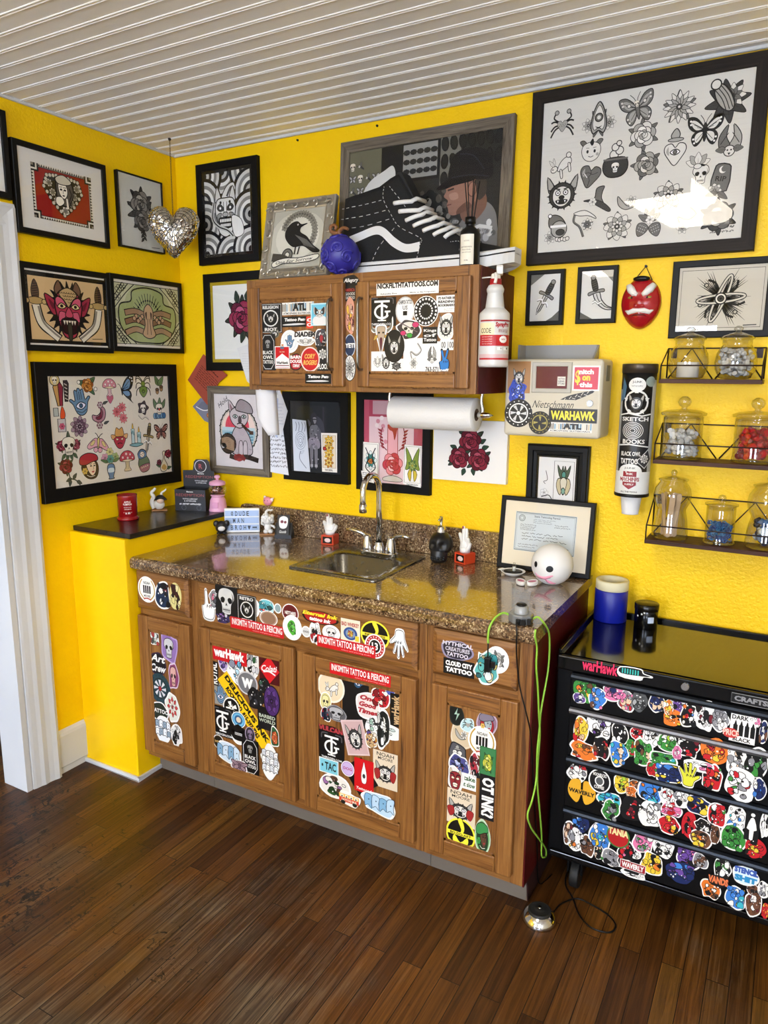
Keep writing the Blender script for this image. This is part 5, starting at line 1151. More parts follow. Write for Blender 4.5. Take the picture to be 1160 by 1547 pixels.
def a_raven(a,w,h):
 a.circ(0,0,w*1.1,'#c9c6b6',ry=h*.95);a.circ(0,h*.05,w*.85,'#dcd9ca',ry=h*.75)
 for i in range(22):
  t=(-40+i*9.5)*D2R;x,y=math.cos(t)*w*.62+w*.05,h*.18+math.sin(t)*h*.66;a.push(x,y,w*.13);m_bloom(a,5,'#8d897c','#4a473f','#222',K,1,1);a.pop();a.z-=12*a.DZ
 a.z+=14*a.DZ
 a.blob([(-w*.3,h*.5),(-w*.05,h*.58),(w*.14,h*.46),(w*.36,h*.48),(w*.14,h*.38),(w*.12,h*.2),(w*.4,h*.02),(w*.62,-h*.25),(w*.95,-h*.5),(w*.7,-h*.52),(w*.3,-h*.28),(-w*.1,-h*.28),(-w*.4,-h*.02),(-w*.46,h*.25)],'#1b1b1a',5,'#0a0a0a',.003)
 for i in range(7):a.curve([(-w*.05+i*w*.07,h*.12-i*h*.03),(w*.2+i*w*.08,-h*.1-i*h*.04),(w*.35+i*w*.07,-h*.28-i*h*.02)],.003,'#6b6a64');a.z-=a.DZ
 a.circ(w*.0,h*.47,w*.03,'#ccc');a.stroke([(w*.0,-h*.28),(-w*.02,-h*.55)],.005,K);a.stroke([(w*.15,-h*.3),(w*.1,-h*.56)],.005,K)
 a.circ(-w*.3,-h*.55,w*.2,'#77746a',line=K,lw=.004);a.circ(-w*.3,-h*.55,w*.09,'#e2dfd0',line=K,lw=.003);a.curve([(-w*.9,-h*.6),(-w*.5,-h*.66),(-w*.3,-h*.75)],.03,'#4a473f')
 a.blob([(-w*.85,-h*.78),(-w*.4,-h*.66),(w*.2,-h*.68),(w*.9,-h*.6),(w*.85,-h*.78),(w*.2,-h*.86),(-w*.4,-h*.84),(-w*.8,-h*.96)],'#e9e6d8',4,K,.003);a.text('One For Sorrow',0,-h*.765,w*1.45,h*.11,K,.01,.3,3)
t8,o8,U8,V8,N8=pic('framed_print','ornate silver framed raven print leaning on top of the wall cabinet at its left end','B',(.655,.962,1.9395,2.233),.040,.022,[SILV],a_raven,kind='scoop',paper='#b5b2a3',gap=.248,tilt=12.5)
m=MB()
for i in range(34):
 per=[(.02,.03+.046*k)for k in range(6)]+[(.287,.03+.046*k)for k in range(6)]+[(.05+.04*k,.02)for k in range(6)]+[(.05+.042*k,.273)for k in range(6)]
 if i>=len(per):break
 x,y=per[i];c=o8+U8*x+V8*y+N8*.021;sg=1 if i%2 else-1
 m.tube([c+(U8*math.cos(k*.75*sg+i)+V8*math.sin(k*.75*sg+i))*(.004+.0022*k)for k in range(7)],[.002+.0005*k for k in range(7)],6)
m.build('scroll_relief',SILV,t8)['kind']='stuff'
m=MB();q=o8+U8*.148+V8*.19;m.tube([q-N8*.001,(q.x,-.10,1.9405)],.005,8);m.build('easel_leg',BLACKM,t8)
def a_cert(a,w,h):
 a.rect(-w,-h,w,h,'#cfd8dc');a.frame(-w*.97,-h*.96,w*.97,h*.96,.003,'#5f7078');a.frame(-w*.93,-h*.9,w*.93,h*.9,.001,'#5f7078')
 a.circ(-w*.78,h*.68,w*.1,None,line='#55646c',lw=.002);a.circ(-w*.78,h*.68,w*.06,None,line='#55646c',lw=.0015)
 a.text('State Tattooing Permit',w*.05,h*.8,w*.85,h*.13,'#2b3238',.01);a.scribble(-w*.4,h*.45,w*.4,h*.7,3,'#55646c',.001,2);a.scribble(-w*.82,h*.05,-w*.3,h*.4,4,'#444c52',.0012,4);a.scribble(w*.3,h*.3,w*.8,h*.5,2,'#444c52',.0012,5)
 a.scribble(-w*.75,-h*.45,w*.85,h*.0,3,'#2b3238',.0016,6);a.scribble(-w*.85,-h*.85,-w*.2,-h*.6,2,'#333',.0012,8);a.curve([(w*.3,-h*.75),(w*.4,-h*.5),(w*.45,-h*.75),(w*.6,-h*.6),(w*.8,-h*.7)],.0018,'#222')
pic('framed_certificate','black framed certificate with cream mount leaning at the right end of the counter','B',(1.561,1.897,.9145,1.176),.016,.018,[FRB],a_cert,mat=(.04,'#e9dfc9'),paper='#cfd8dc',gap=.053,tilt=7,cat='certificate',print_rect=(-.112,-.062,.108,.078))
def a_card13(a,w,h):
 a.rect(-w,-h,w,h,'#e6e6e6');a.frame(-w*.15,-h*.9,w*.92,h*.85,.0016,K)
 a.push(w*.38,0,w*.5,0,1,1.75)
 for s in(-1,1):a.blob([(0,.0),(s*.5,.3),(s*.7,.95),(s*.3,.6),(s*.1,.9)],'#4a5a48',3,K,.06);a.blob([(0,0),(s*.6,.1),(s*.75,-.4),(s*.3,-.9)],'#c9bd9a',3,K,.06)
 a.circ(0,.35,.22,'#4f8f86',line=K,lw=.06);a.blob([(0,.2),(.35,0),(.25,-.5),(0,-.9),(-.25,-.5),(-.35,0)],'#d8d2c0',4,K,.06);a.circ(0,-.65,.2,'#7fa89a',line=K,lw=.05);a.pop()
 a.curve([(-w*.6,h*.4),(-w*.5,h*.0),(-w*.7,-h*.1),(-w*.6,-h*.2)],.002,K);a.push(-w*.65,-h*.6,w*.25);m_bloom(a,5,'#e6e6e6','#ddd','#999',K,1);a.pop();a.curve([(-w*.8,-h*.8),(-w*.4,-h*.7),(-w*.2,-h*.9)],.003,K)
pic('framed_drawing','small black stepped frame with a card drawing, behind the certificate','B',(1.643,1.861,1.120,1.365),.038,.026,[FRB],a_card13,kind='step',mat=(.006,'#111111'),paper='#e6e6e6')
c9=lambda x,y:ony(-.018,780+x/3.053,70+y/3.053)
F9=[(m_crab,213,365,.046,0),(m_planch,382,338,.054,0),(m_mothg,560,290,.052,12),(m_daisy,752,280,.048,0),(m_planet,965,245,.062,0),(m_peonyg,585,408,.05,0),(m_flyg,870,390,.05,0),(m_bat,985,440,.050,0),(m_imp,345,485,.04,0),(m_rabbit,200,545,.045,10),(m_caul,458,525,.054,0),(m_roseg,598,545,.048,0),(m_eyeheart,733,470,.056,0),(m_lotus,838,530,.036,0),(lambda a:m_skull(a,G1,G2),850,590,.03,0),(m_grave,942,615,.05,-8),(m_beast,210,680,.058,0),(m_heartst,338,602,.038,0),(m_hat,372,715,.046,0),(m_moon,512,712,.038,0),(m_santa,190,845,.048,0),(m_scythe,312,820,.044,0),(m_mand,465,832,.046,0),(m_berries,612,812,.048,0),(m_snakeflower,775,805,.042,0),(m_rosedark,930,785,.056,0),(m_mand,700,690,.045,0)]
r9=(1.610,2.304,1.968,2.5065);o9=Vector(((r9[0]+r9[1])/2,-.018,(r9[2]+r9[3])/2))
def a9(a,w,h):
 sheet(F9,c9,o9,Vector((1,0,0)),Vector((0,0,1)))(a,w,h);a.scribble(w*.72,-h*.93,w*.95,-h*.82,2,'#333',.002,9)
pic('framed_flash_sheet','large dark wood framed sheet of black and grey tattoo drawings at upper right','B',r9,.038,.026,[DARKW,DARKWV],a9,paper='#dcdad3')
def a_dag(curved):
 def f(a,w,h):
  a.poly([(-w,h),(-w*.1,h),(-w*.5,h*.8),(-w,h*.55)]if not curved else[(w,h),(w*.2,h),(w*.5,h*.85),(w,h*.5)],'#77766f');a.poly([(w,-h),(w*.1,-h),(w*.5,-h*.85),(w,-h*.55)]if not curved else[(-w,-h),(-w*.2,-h),(-w,-h*.7)],'#66655f')
  a.push(0,0,h*.82,-28 if not curved else 14);m_dagger(a,'#d8d8d4','#4a4a48','#8d8d8a',K,curved);a.pop()
  if curved:a.push(w*.02,-h*.36,h*.3);a.curve([(-.6,.1),(-.2,.3),(.2,0),(.7,.25)],.3,'#f2f2ee');a.curve([(-.6,.26),(-.2,.46),(.2,.16),(.7,.4)],.06,K);a.curve([(-.6,-.06),(-.2,.14),(.2,-.16),(.7,.1)],.06,K);a.pop()
 return f
pic('framed_drawing','small black framed straight dagger drawing, left of the pair under the big sheet','B',(1.613,1.743,1.770,1.951),.014,.018,[FRB],a_dag(0),paper='#e3e2dc')
pic('framed_drawing','small black framed curved dagger drawing, between the other dagger and the red mask','B',(1.786,1.916,1.772,1.9525),.014,.018,[FRB],a_dag(1),paper='#e3e2dc')
def a_wings(a,w,h):
 a.frame(-w*.93,-h*.9,w*.93,h*.9,.002,'#5c584c')
 for sx,sy,L,t0 in((-1,1,1.0,125),(1,1,1.0,50),(-1,-1,1.0,235),(1,-1,1.0,305),(1,0,.85,350),(-1,0,.8,185)):
  for i in range(9):
   t=(t0-18+i*4.6)*D2R;r0,r1=h*.18,h*(.9+.12*math.sin(i*1.3))*L*(.85 if i%2 else 1)
   a.stroke([(r0*math.cos(t),r0*math.sin(t)),(r1*math.cos(t+.05),r1*math.sin(t+.05))],h*.055,K if i%3 else '#4a473f',False,True);a.z-=a.DZ
  a.z+=a.DZ
  t=t0*D2R;a.curve([(h*.1*math.cos(t-.4),h*.1*math.sin(t-.4)),(h*.5*math.cos(t-.25),h*.5*math.sin(t-.25)),(h*.72*math.cos(t),h*.72*math.sin(t))],h*.07,'#15130f');a.circ(h*.62*math.cos(t+.2),h*.62*math.sin(t+.2),h*.06,'#b9b4a4',line=K,lw=.003)
 a.circ(0,0,h*.75,None,ry=h*.13,line=K,lw=.010,rot=70,n=32);a.circ(0,0,h*.75,None,ry=h*.13,line='#d5d0c0',lw=.005,rot=70,n=32);a.circ(0,0,h*.7,None,ry=h*.12,line=K,lw=.010,rot=5,n=32);a.circ(0,0,h*.7,None,ry=h*.12,line='#d5d0c0',lw=.005,rot=5,n=32)
 a.circ(0,0,h*.17,'#e9e5d8',line=K,lw=.004);a.circ(0,0,h*.09,'#4a473f',line=K,lw=.003);a.circ(0,0,h*.04,K);a.stroke([(w*.55,-h*.84),(w*.85,-h*.83)],.003,'#444')
pic('framed_print','black framed print of an eye with six feathered wings, beside the red mask','B',(2.083,2.368,1.7195,1.950),.020,.022,[FRB],a_wings,paper='#cfc9ba')
def a_red(a,w,h):
 a.push(0,0,1,-38)
 a.scribble(-w*.3,h*.3,w*.3,h*.45,1,'#30100c',.0036,12,.2)
 a.scribble(-w*.55,-h*.45,w*.55,h*.25,8,'#30100c',.0022,11,.15);a.pop()
loose('red_letter','red-brown printed letter pinned askew in the corner beside the dark red flowers',[(307,535),(343.5,567),(330,578),(313,612),(283.5,574)],-.012,'#9c4a38',a_red,'letter')
def a_env(a,w,h):a.poly([(-w*.6,h*.25),(0,-h*.05),(w*.75,h*.3),(w*.5,h*.75),(-w*.2,h*.7)],'#6d7080');a.curve([(-w*.7,h*.3),(w*.0,h*.02),(w*.8,h*.22)],.004,'#e8e8ea');a.circ(w*.35,-h*.35,w*.16,'#a05a3c');a.circ(w*.35,-h*.35,w*.08,'#d09a5c')
loose('grey_envelope','grey and white envelope pinned below the red letter beside the cat picture',[(303,601),(322,612),(318,640),(308.5,635.5),(291,614)],-.006,'#7a7d8c',a_env,'envelope')
def a_l1(a,w,h):a.scribble(-w*.7,-h*.85,w*.9,-h*.05,8,'#1c1c22',.0022,21,.35);a.stroke([(-w*.6,-h*.05),(w*.2,-h*.02)],.0018,'#333')
loose('handwritten_letter','long white handwritten letter on the wall between the cat picture and the dark photograph',[(407.5,588),(420,589),(436,718),(408.5,713)],-.0264,'#e4e6ec',a_l1,'letter')
def a_l2(a,w,h):a.poly([(-w,h*.7),(w*.1,h*.55),(-w*.1,-h),(-w,-h*.6)],'#b5c2e2');a.scribble(-w*.2,-h*.5,w*.6,h*.4,7,'#9aa4ba',.001,31,.2);a.circ(-w*.45,h*.8,w*.2,'#9c4a3c');a.stroke([(w*.0,h*.7),(w*.05,h*.92),(w*.2,h*.9)],.002,'#22242c')
loose('folded_letter','folded pale blue letter hanging over the handwritten letter beside the dark photograph',[(407.5,588),(423,590),(434.3,621),(424,662),(408.5,655)],-.0278,'#dfe1e6',a_l2,'letter')
loose('white_card','white card tucked behind the left edge of the wall cabinet over the flower print',[(358,526),(374,520),(378,580),(373,576)],-.0244,'#d6d6d4',lambda a,w,h:a.scribble(-w*.4,-h*.4,w*.5,h*.6,8,'#b5b5b2',.001,41,.1),'card')
ZI={}
def stk(parent,y,cx,cy,w,h,fn,rot=0,label=None,seg=None):
 """sticker on a front plane y, about w x h photo pixels large; rot in the plane"""
 C=ony(y,cx,cy);W=abs(ony(y,cx+w/2,cy).x-ony(y,cx-w/2,cy).x);Hh=abs(ony(y,cx,cy+h/2).z-ony(y,cx,cy-h/2).z)
 if seg:
  p,q=ony(y,*seg[0]),ony(y,*seg[1]);C=(p+q)/2;W=(q-p).length;rot=math.degrees(math.atan2(q.z-p.z,q.x-p.x));Hh=seg[2]
 k=ZI.get(parent.name,0);ZI[parent.name]=k+1
 t=rot*D2R;U=Vector((math.cos(t),0,math.sin(t)));V=Vector((-math.sin(t),0,math.cos(t)))
 A=Art(C,U,V);A.DZ=1.3e-5;A.z=.0003+.00017*(k%40);fn(A,W/2,Hh/2)
 o=A.mb.build('sticker',M_STICK,parent)
 if label:o['label']=label
 return o
WH='#f1f1ee'
def base(a,w,h,shape,bg,border=WH,bw=None,seed=1):
 bw=bw or min(w,h)*.12
 if shape=='rect':
  if border:a.rect(-w,-h,w,h,border);a.rect(-w+bw,-h+bw,w-bw,h-bw,bg)
  else:a.rect(-w,-h,w,h,bg)
 elif shape=='oval':
  if border:a.circ(0,0,w,border,ry=h,n=28);a.circ(0,0,w-bw,bg,ry=h-bw,n=28)
  else:a.circ(0,0,w,bg,ry=h,n=28)
 else:
  r=random.Random(seed);n=r.choice((7,9,11,13));q=[(w*(.72+.34*r.random())*math.cos(2*PI*i/n),h*(.74+.34*r.random())*math.sin(2*PI*i/n))for i in range(n)]
  if seed%3:q=[(x*(1+.22*min(1,abs(y/h))),y*(1+.22*min(1,abs(x/w))))for x,y in q]
  if border:a.blob(q,border,3)
  f=1-bw/min(w,h)if border else 1
  a.blob([(x*f,y*f)for x,y in q],bg,3)
def S_text(lines,bg,fg,shape='rect',border=None,bold=.03,shear=0,wf=.86,hf=.8,rot=0,extra=None):
 def f(a,w,h):
  base(a,w,h,shape,bg,border)
  if extra:extra(a,w,h)
  n=len(lines);hh=2*h*hf/n
  for i,l in enumerate(lines):
   if isinstance(l,tuple):st,c,k=l
   else:st,c,k=l,fg,1
   if st and rot:a.text(st,0,0,2*h*.88,2*w*.72,c,bold,shear,rot)
   elif st:a.text(st,0,h*hf-hh*(i+.5),2*w*wf*k,hh*.78,c,bold,shear,rot)
 return f
def S_mot(fn,bg,shape='rect',border=WH,k=.85,seed=1,text=None,tc='#111'):
 def f(a,w,h):
  base(a,w,h,shape,bg,border,seed=seed);a.push(0,h*(.12 if text else 0),1,0,w*k,h*k*(.8 if text else 1));fn(a);a.pop()
  if text:a.text(text,0,-h*.74,w*1.5,h*.3,tc,.03)
 return f
def S_blob(seed,cols,border=WH,line=K,txt=None):
 """generic die-cut sticker: overlapping coloured shapes with ink outlines"""
 def f(a,w,h):
  r=random.Random(seed);base(a,w,h,'die',cols[0],border,seed=seed)
  for i in range(15):
   x,y=w*r.uniform(-.65,.65),h*r.uniform(-.7,.7);s=r.uniform(.10,.38);c=cols[(i+1)%len(cols)]
   n=r.choice((4,5,6,7));t0=r.random()*6
   q=[(x+w*s*(.6+.5*r.random())*math.cos(t0+2*PI*j/n),y+h*s*(.6+.5*r.random())*math.sin(t0+2*PI*j/n))for j in range(n)]
   q=[(max(-w*.8,min(w*.8,u)),max(-h*.8,min(h*.8,v)))for u,v in q]
   a.blob(q,c,3,line,min(w,h)*.05)
  for i in range(12):
   x,y=w*r.uniform(-.6,.6),h*r.uniform(-.6,.6)
   if i%3:a.circ(x,y,min(w,h)*r.uniform(.03,.09),r.choice([line,WH,WH,cols[-1]]),n=8)
   else:a.curve([(x,y),(x+w*r.uniform(-.3,.3),y+h*r.uniform(-.2,.2)),(x+w*r.uniform(-.3,.3)*.8,y+h*r.uniform(-.3,.3))],min(w,h)*.05,line)
  if txt:a.text(txt,0,0,w*1.5,h*.5,WH,.03)
 return f
def S_graf(seed,c1='#eef2f6',c2='#8fa3b5',line='#1c1c1c',txt='GRIT'):
 """lumpy graffiti lettering sticker"""
 def f(a,w,h):
  base(a,w,h,'die',c1,WH,seed=seed);r=random.Random(seed);rows=2 if h>w*.7 else 1
  rows=3 if h>w*1.3 else rows
  for j in range(rows):
   for i in range(4):
    x=-w*.62+i*w*.41;y=h*.62*(1-2*(j+.5)/rows)if rows>1 else 0;s=h*.75/rows
    a.blob([(x-w*.18,y+s*r.uniform(.5,.9)),(x+w*.2,y+s*r.uniform(.5,.9)),(x+w*.17,y),(x+w*.2,y-s*r.uniform(.5,.9)),(x,y-s*.4),(x-w*.2,y-s*r.uniform(.5,.9))],c1 if(i+j)%2 else c2,3,line,min(w,h)*.05)
    a.circ(x+w*.02,y+s*.2,w*.04,line,n=6)
 return f
BANNER=lambda:lambda a,w,h:(a.rect(-w,-h,w,h,'#c4171f'),a.text('INKSMITH TATTOO & PIERCING',0,h*.2,w*1.88,h*1.15,WH,.02),a.text('tattoo and piercing studio',w*.35,-h*.72,w*1.0,h*.24,'#e9b9b9'))
def S_tg(a,w,h):
 base(a,w,h,'rect','#0e0e10',None);c='#f0f0ee'
 for s in(-1,1):a.curve([(s*w*.3,h*.85),(s*w*.75,h*.8),(s*w*.8,h*.45)],w*.08,'#55555a')
 a.rect(-w*.55,h*.56,w*.55,h*.7,c);a.rect(-w*.08,-h*.6,w*.08,h*.6,c);a.circ(0,-h*.05,w*.5,None,ry=h*.42,a0=40,a1=330,line=c,lw=w*.14);a.rect(w*.2,-h*.1,w*.6,h*.02,c);a.rect(w*.3,-h*.4,w*.44,h*.0,c);a.rect(-w*.3,-h*.66,w*.3,-h*.58,c)
 a.text('THIRDGEN.COM',0,-h*.86,w*1.6,h*.14,c,.02)
def S_fly13(a,w,h):
 base(a,w,h,'oval','#b51e24',WH);a.circ(0,0,w*.62,WH,ry=h*.62);a.circ(0,0,w*.52,'#111',ry=h*.52);a.text('13',0,0,w*.6,h*.6,WH,.03)
 for i in range(18):t=2*PI*i/18;a.rect(w*.75*math.cos(t)-w*.04,h*.75*math.sin(t)-h*.05,w*.75*math.cos(t)+w*.04,h*.75*math.sin(t)+h*.05,WH);a.z-=a.DZ
def S_wu(col='#f1dc2f',txt='NO-LOVE'):
 def f(a,w,h):
  base(a,w,h,'oval','#101010',col,min(w,h)*.12)
  a.blob([(-w*.2,h*.85),(w*.05,h*.3),(-w*.1,0),(w*.1,0),(w*.25,h*.4),(w*.1,h*.85)],col,3);a.rect(-w*.88,-h*.1,w*.88,h*.12,col);a.blob([(-w*.4,-h*.1),(0,-h*.5),(w*.45,-h*.1),(w*.5,-h*.5),(0,-h*.75),(-w*.5,-h*.5)],col,3);a.blob([(-w*.8,-h*.4),(0,-h*.95),(w*.8,-h*.4),(0,-h*.8)],col,3);a.text(txt,0,0,w*1.4,h*.16,'#111',.03)
 return f
def S_noah(a,w,h):
 base(a,w,h,'oval','#f3f1ea','#fafaf6')
 for s in(-1,1):
  a.curve([(s*w*.3,-h*.8),(s*w*.78,-h*.3),(s*w*.78,h*.3),(s*w*.5,h*.75)],w*.1,'#b8963c')
 for i in range(4):a.rect(-w*.42+i*w*.22,-h*.3,-w*.26+i*w*.22,h*.3,'#111')
 a.text('NOAH',0,h*.5,w*.7,h*.22,'#111',.02);a.text('MOORE',0,-h*.5,w*.7,h*.18,'#111',.02);a.curve([(-w*.4,-h*.75),(0,-h*.68),(w*.4,-h*.75)],h*.1,'#b04a3a')
def S_noahprint(a,w,h):
 base(a,w,h,'rect','#dccdb4',None);a.text('NOAH',0,h*.82,w*1.4,h*.2,K,.01);a.text('MOORE',0,h*.6,w*1.2,h*.16,K,.01);a.push(0,-h*.15,1,0,w*.9,h*.62);m_beast(a);a.pop()
 for s in(-1,1):a.blob([(s*w*.5,0),(s*w*.9,-h*.1),(s*w*.7,-h*.6),(s*w*.4,-h*.4)],'#9c2a2a',3,K,.001)
def S_bul(a,w,h):
 for s in(-1,1):a.blob([(s*w*.25,h*.3),(s*w*.7,h*.4),(s*w*.95,h*.95),(s*w*.98,h*.4),(s*w*.6,h*.1)],WH,4);a.blob([(s*w*.25,h*.28),(s*w*.68,h*.36),(s*w*.88,h*.8),(s*w*.88,h*.4),(s*w*.55,h*.14)],'#77776a',4)
 a.blob([(-w*.4,h*.5),(w*.4,h*.5),(w*.45,h*.1),(w*.2,-h*.6),(0,-h),(-w*.2,-h*.6),(-w*.45,h*.1)],WH,4);a.blob([(-w*.3,h*.42),(w*.3,h*.42),(w*.32,h*.1),(w*.12,-h*.6),(0,-h*.88),(-w*.12,-h*.6),(-w*.32,h*.1)],'#b9a48c',4,K,.0012)
 for s in(-1,1):a.circ(s*w*.18,h*.12,w*.09,K,ry=h*.05);leaf(a,s*w*.3,0,90-s*140,w*.5,w*.12,'#c9a44a')
 a.blob([(-w*.12,-h*.2),(w*.12,-h*.2),(0,-h*.85)],'#5c2430',3)
def S_cig(a,w,h):
 a.rect(-w*.2,h*.3,w*.3,h,WH);a.rect(-w*.1,h*.3,w*.2,h*.95,'#c98a5c');base(a,w,h*.8,'rect','#c8151c',WH,w*.08);a.poly([(-w*.9,-h*.72),(-w*.9,-h*.1),(0,h*.28),(w*.9,-h*.1),(w*.9,-h*.72)],WH);a.rect(-w*.25,h*.6,w*.25,h*.78,'#5c6c86');a.text('WarHawk',0,-h*.38,w*1.6,h*.2,'#111',.04);a.rect(-w*.9,-h*.62,w*.9,-h*.56,'#7c1a22');a.text('FILTER',0,h*.4,w*.7,h*.08,'#e9c9a9',.02)
def S_burst(a,w,h):
 base(a,w,h,'oval','#101010',WH,w*.06)
 for rr,k,n in((.8,.14,20),(.5,.11,18)):
  for i in range(n):t=2*PI*i/n;a.circ(w*rr*math.cos(t),h*rr*math.sin(t),w*k*.62,WH,ry=h*k*.62,n=6);a.z-=a.DZ
 a.z+=a.DZ;a.circ(0,0,w*.3,'#101010',ry=h*.3)
 for i in range(12):t=2*PI*i/12;a.stroke([(0,0),(w*.34*math.cos(t),h*.34*math.sin(t))],w*.05,'#101010')
def S_hand(col,border='#101010',txt=None,peace=False):
 def f(a,w,h):
  if peace:q=[(-.5,-.9),(.5,-.9),(.7,-.2),(.5,.15),(.3,.2),(.62,.95),(.3,1.0),(0,.3),(-.3,.98),(-.62,.9),(-.35,.1),(-.8,-.1),(-.75,-.4)]
  elif txt=='point':q=[(-.5,-.95),(.5,-.95),(.75,-.3),(.6,.1),(.3,.18),(.0,.15),(-.1,.95),(-.4,.95),(-.42,.1),(-.75,-.1),(-.7,-.5)]
  else:q=[(-.4,-.95),(.35,-.95),(.5,-.5),(.95,-.1),(.85,.1),(.42,-.05),(.62,.6),(.42,.7),(.22,.1),(.2,.92),(-.05,.95),(-.08,.12),(-.3,.82),(-.5,.75),(-.36,.05),(-.75,.45),(-.88,.3),(-.55,-.35)]
  a.push(0,0,1,0,w,h);a.blob(q,border,3);a.push(0,0,.88);a.blob(q,col,3,'#222',.05)
  for x in(-.2,.1,.35):a.curve([(x,-.2),(x+.05,.0),(x+.15,-.15)],.06,'#222')
  a.pop();a.pop()
  if txt and txt!='point':a.text(txt,0,-h*.78,w*1.3,h*.22,WH,.04)
 return f
def S_circ(cols,txt=None,tc=K):
 def f(a,w,h):
  base(a,w,h,'oval',cols[0],WH,min(w,h)*.1)
  for i,c in enumerate(cols[1:]):k=.78-.22*i;a.circ(0,0,w*k,c,ry=h*k)
  if txt:a.text(txt,0,0,w*1.3,h*.36,tc,.03)
 return f
def S_wheel(rim='#141414',spoke='#cfcfcf',hub='#e8e8e8',n=6,ring=WH):
 def f(a,w,h):
  a.circ(0,0,w,rim,ry=h,n=30)
  for i in range(16):t=2*PI*i/16;a.circ(w*.84*math.cos(t),h*.84*math.sin(t),w*.05,ring,ry=h*.04,n=6);a.z-=a.DZ
  a.z+=a.DZ;a.circ(0,0,w*.7,ring,ry=h*.7);a.circ(0,0,w*.62,rim,ry=h*.62)
  for i in range(n):t=2*PI*i/n;a.poly([(w*.08*math.cos(t-.6),h*.08*math.sin(t-.6)),(w*.58*math.cos(t-.2),h*.58*math.sin(t-.2)),(w*.58*math.cos(t+.2),h*.58*math.sin(t+.2))],spoke);a.z-=a.DZ
  a.z+=a.DZ;a.circ(0,0,w*.16,hub,ry=h*.16,line=K,lw=w*.04)
 return f
def S_books(txt='ATL',sub='ATMOSPHERE SKATEBOARDS'):
 def f(a,w,h):
  base(a,w,h,'rect','#e9e7e0',None);r=random.Random(3)
  for i in range(22):
   x=-w+2*w*i/22;a.rect(x,-h*.45,x+w*.07,h*r.uniform(.7,1),r.choice(['#7fa3b8','#c9b89a','#9fb8c4','#d8d2c4','#8a8378','#5c86a4']));a.z-=a.DZ
  a.z+=a.DZ;a.text(txt,w*.1,h*.25,w*.85,h*1.2,'#101010',.06);a.text(sub,0,-h*.75,w*1.85,h*.36,'#3a3a3a',.02)
 return f
TPEN=lambda:S_text([('Tattoo Pen',WH,.9),('',WH,1)],'#0f0f10',WH,bold=.05,shear=.15,extra=lambda a,w,h:(a.blob([(-w*.8,-h*.45),(w*.3,-h*.3),(w*.85,-h*.5),(w*.3,-h*.65),(-w*.8,-h*.65)],'#d8d8d8',3),a.rect(w*.3,h*.2,w*.85,h*.5,'#8a8a8a')))
def S_lab(lines,fg='#e9e9e6'):
 def f(a,w,h):
  base(a,w,h,'rect','#101012',None);q=[(-.8,.6),(-.4,.92),(.4,.92),(.8,.6),(.8,-.6),(.4,-.92),(-.4,-.92),(-.8,-.6)]
  a.stroke([(x*w,y*h)for x,y in q],w*.05,fg,True);a.push(0,h*.45,1,0,w*.45,h*.25);m_skull(a,'#8d8d8a','#5c5c5a','#101012');a.pop()
  for i,l in enumerate(lines):a.text(l,0,-h*(.02+.26*i),w*1.3,h*.2,fg,.03)
 return f
def S_medal(top,bot,fg='#dcdcd8'):
 def f(a,w,h):
  base(a,w,h,'rect','#0f0f11',None);a.frame(-w*.9,-h*.93,w*.9,h*.93,w*.04,fg);a.circ(0,0,w*.62,None,ry=h*.52,line=fg,lw=w*.09);a.push(0,0,1,0,w*.4,h*.36);m_beast(a);a.pop();a.text(top,0,h*.74,w*1.4,h*.22,fg,.04);a.text(bot,0,-h*.74,w*1.1,h*.22,fg,.04)
 return f
def S_rat(a,w,h):
 base(a,w,h,'rect','#f0efea',None)
 for i,s in enumerate(("I'D RATHER BE",'READING','BOOKMARKS')):a.text(s,w*.05,h*(.68-i*.42),w*1.7,h*.3,'#111',.05)
 a.scribble(-w*.2,-h*.95,w*.9,-h*.5,2,'#777',.0008,4)
D=DOORS;PY=YDr+.007;U0,U1=UD;UPY=UYD+.007
d0=DRW[0]
stk(d0,YDr,222,890.5,27,39,S_noah);stk(d0,YDr,246,898,26,43,S_blob(2,['#1c2f4c','#0f0f12','#8a2a34','#e8e8e8','#131316']));stk(d0,YDr,265,902,20,46,S_blob(3,['#d9cf8a','#2a1a18','#4a2522','#3a1c1a','#e4d8a2'],None))
d=D[0]
for a_ in[(233,962,16,30,S_blob(4,['#d9e2dc','#7d8c80','#a33b3b','#4a4f4c'])),(239,1002,26,36,S_text(['Art','Crew'],'#151318',WH,'die','#3a2340',shear=.3)),(255,979,27,46,S_mot(lambda a:m_skull(a,'#c9c9cc','#77777c'),'#8f6fae','die','#b79fd0',.7,5)),(262,1022,17,46,S_mot(lambda a:m_skull(a,'#d6a8a0','#7c3040'),'#8a3f6c','die','#d8c8d8',.7,7)),(242,1040,31,45,S_wheel('#23414a','#d8d8dc','#a3262e',8,'#182428')),(242,1074,28,30,S_text([('',WH,1),('TATTOO',WH,1),('',WH,1)],'#1f2a22',WH,'die',WH)),(261,1068,23,46,S_mot(lambda a:m_bloom(a,8,'#c63a3a','#e8e2d8','#7c1c1c',K,2,1),'#dfe4da','die',WH,.7,9)),(247,1101,27,38,S_graf(10)),(267,1110,17,36,S_blob(11,['#e8e8e8','#1a1a1c','#9a9a9c','#18181a'],WH))]:stk(d,PY,*a_)
d=DRW[1]
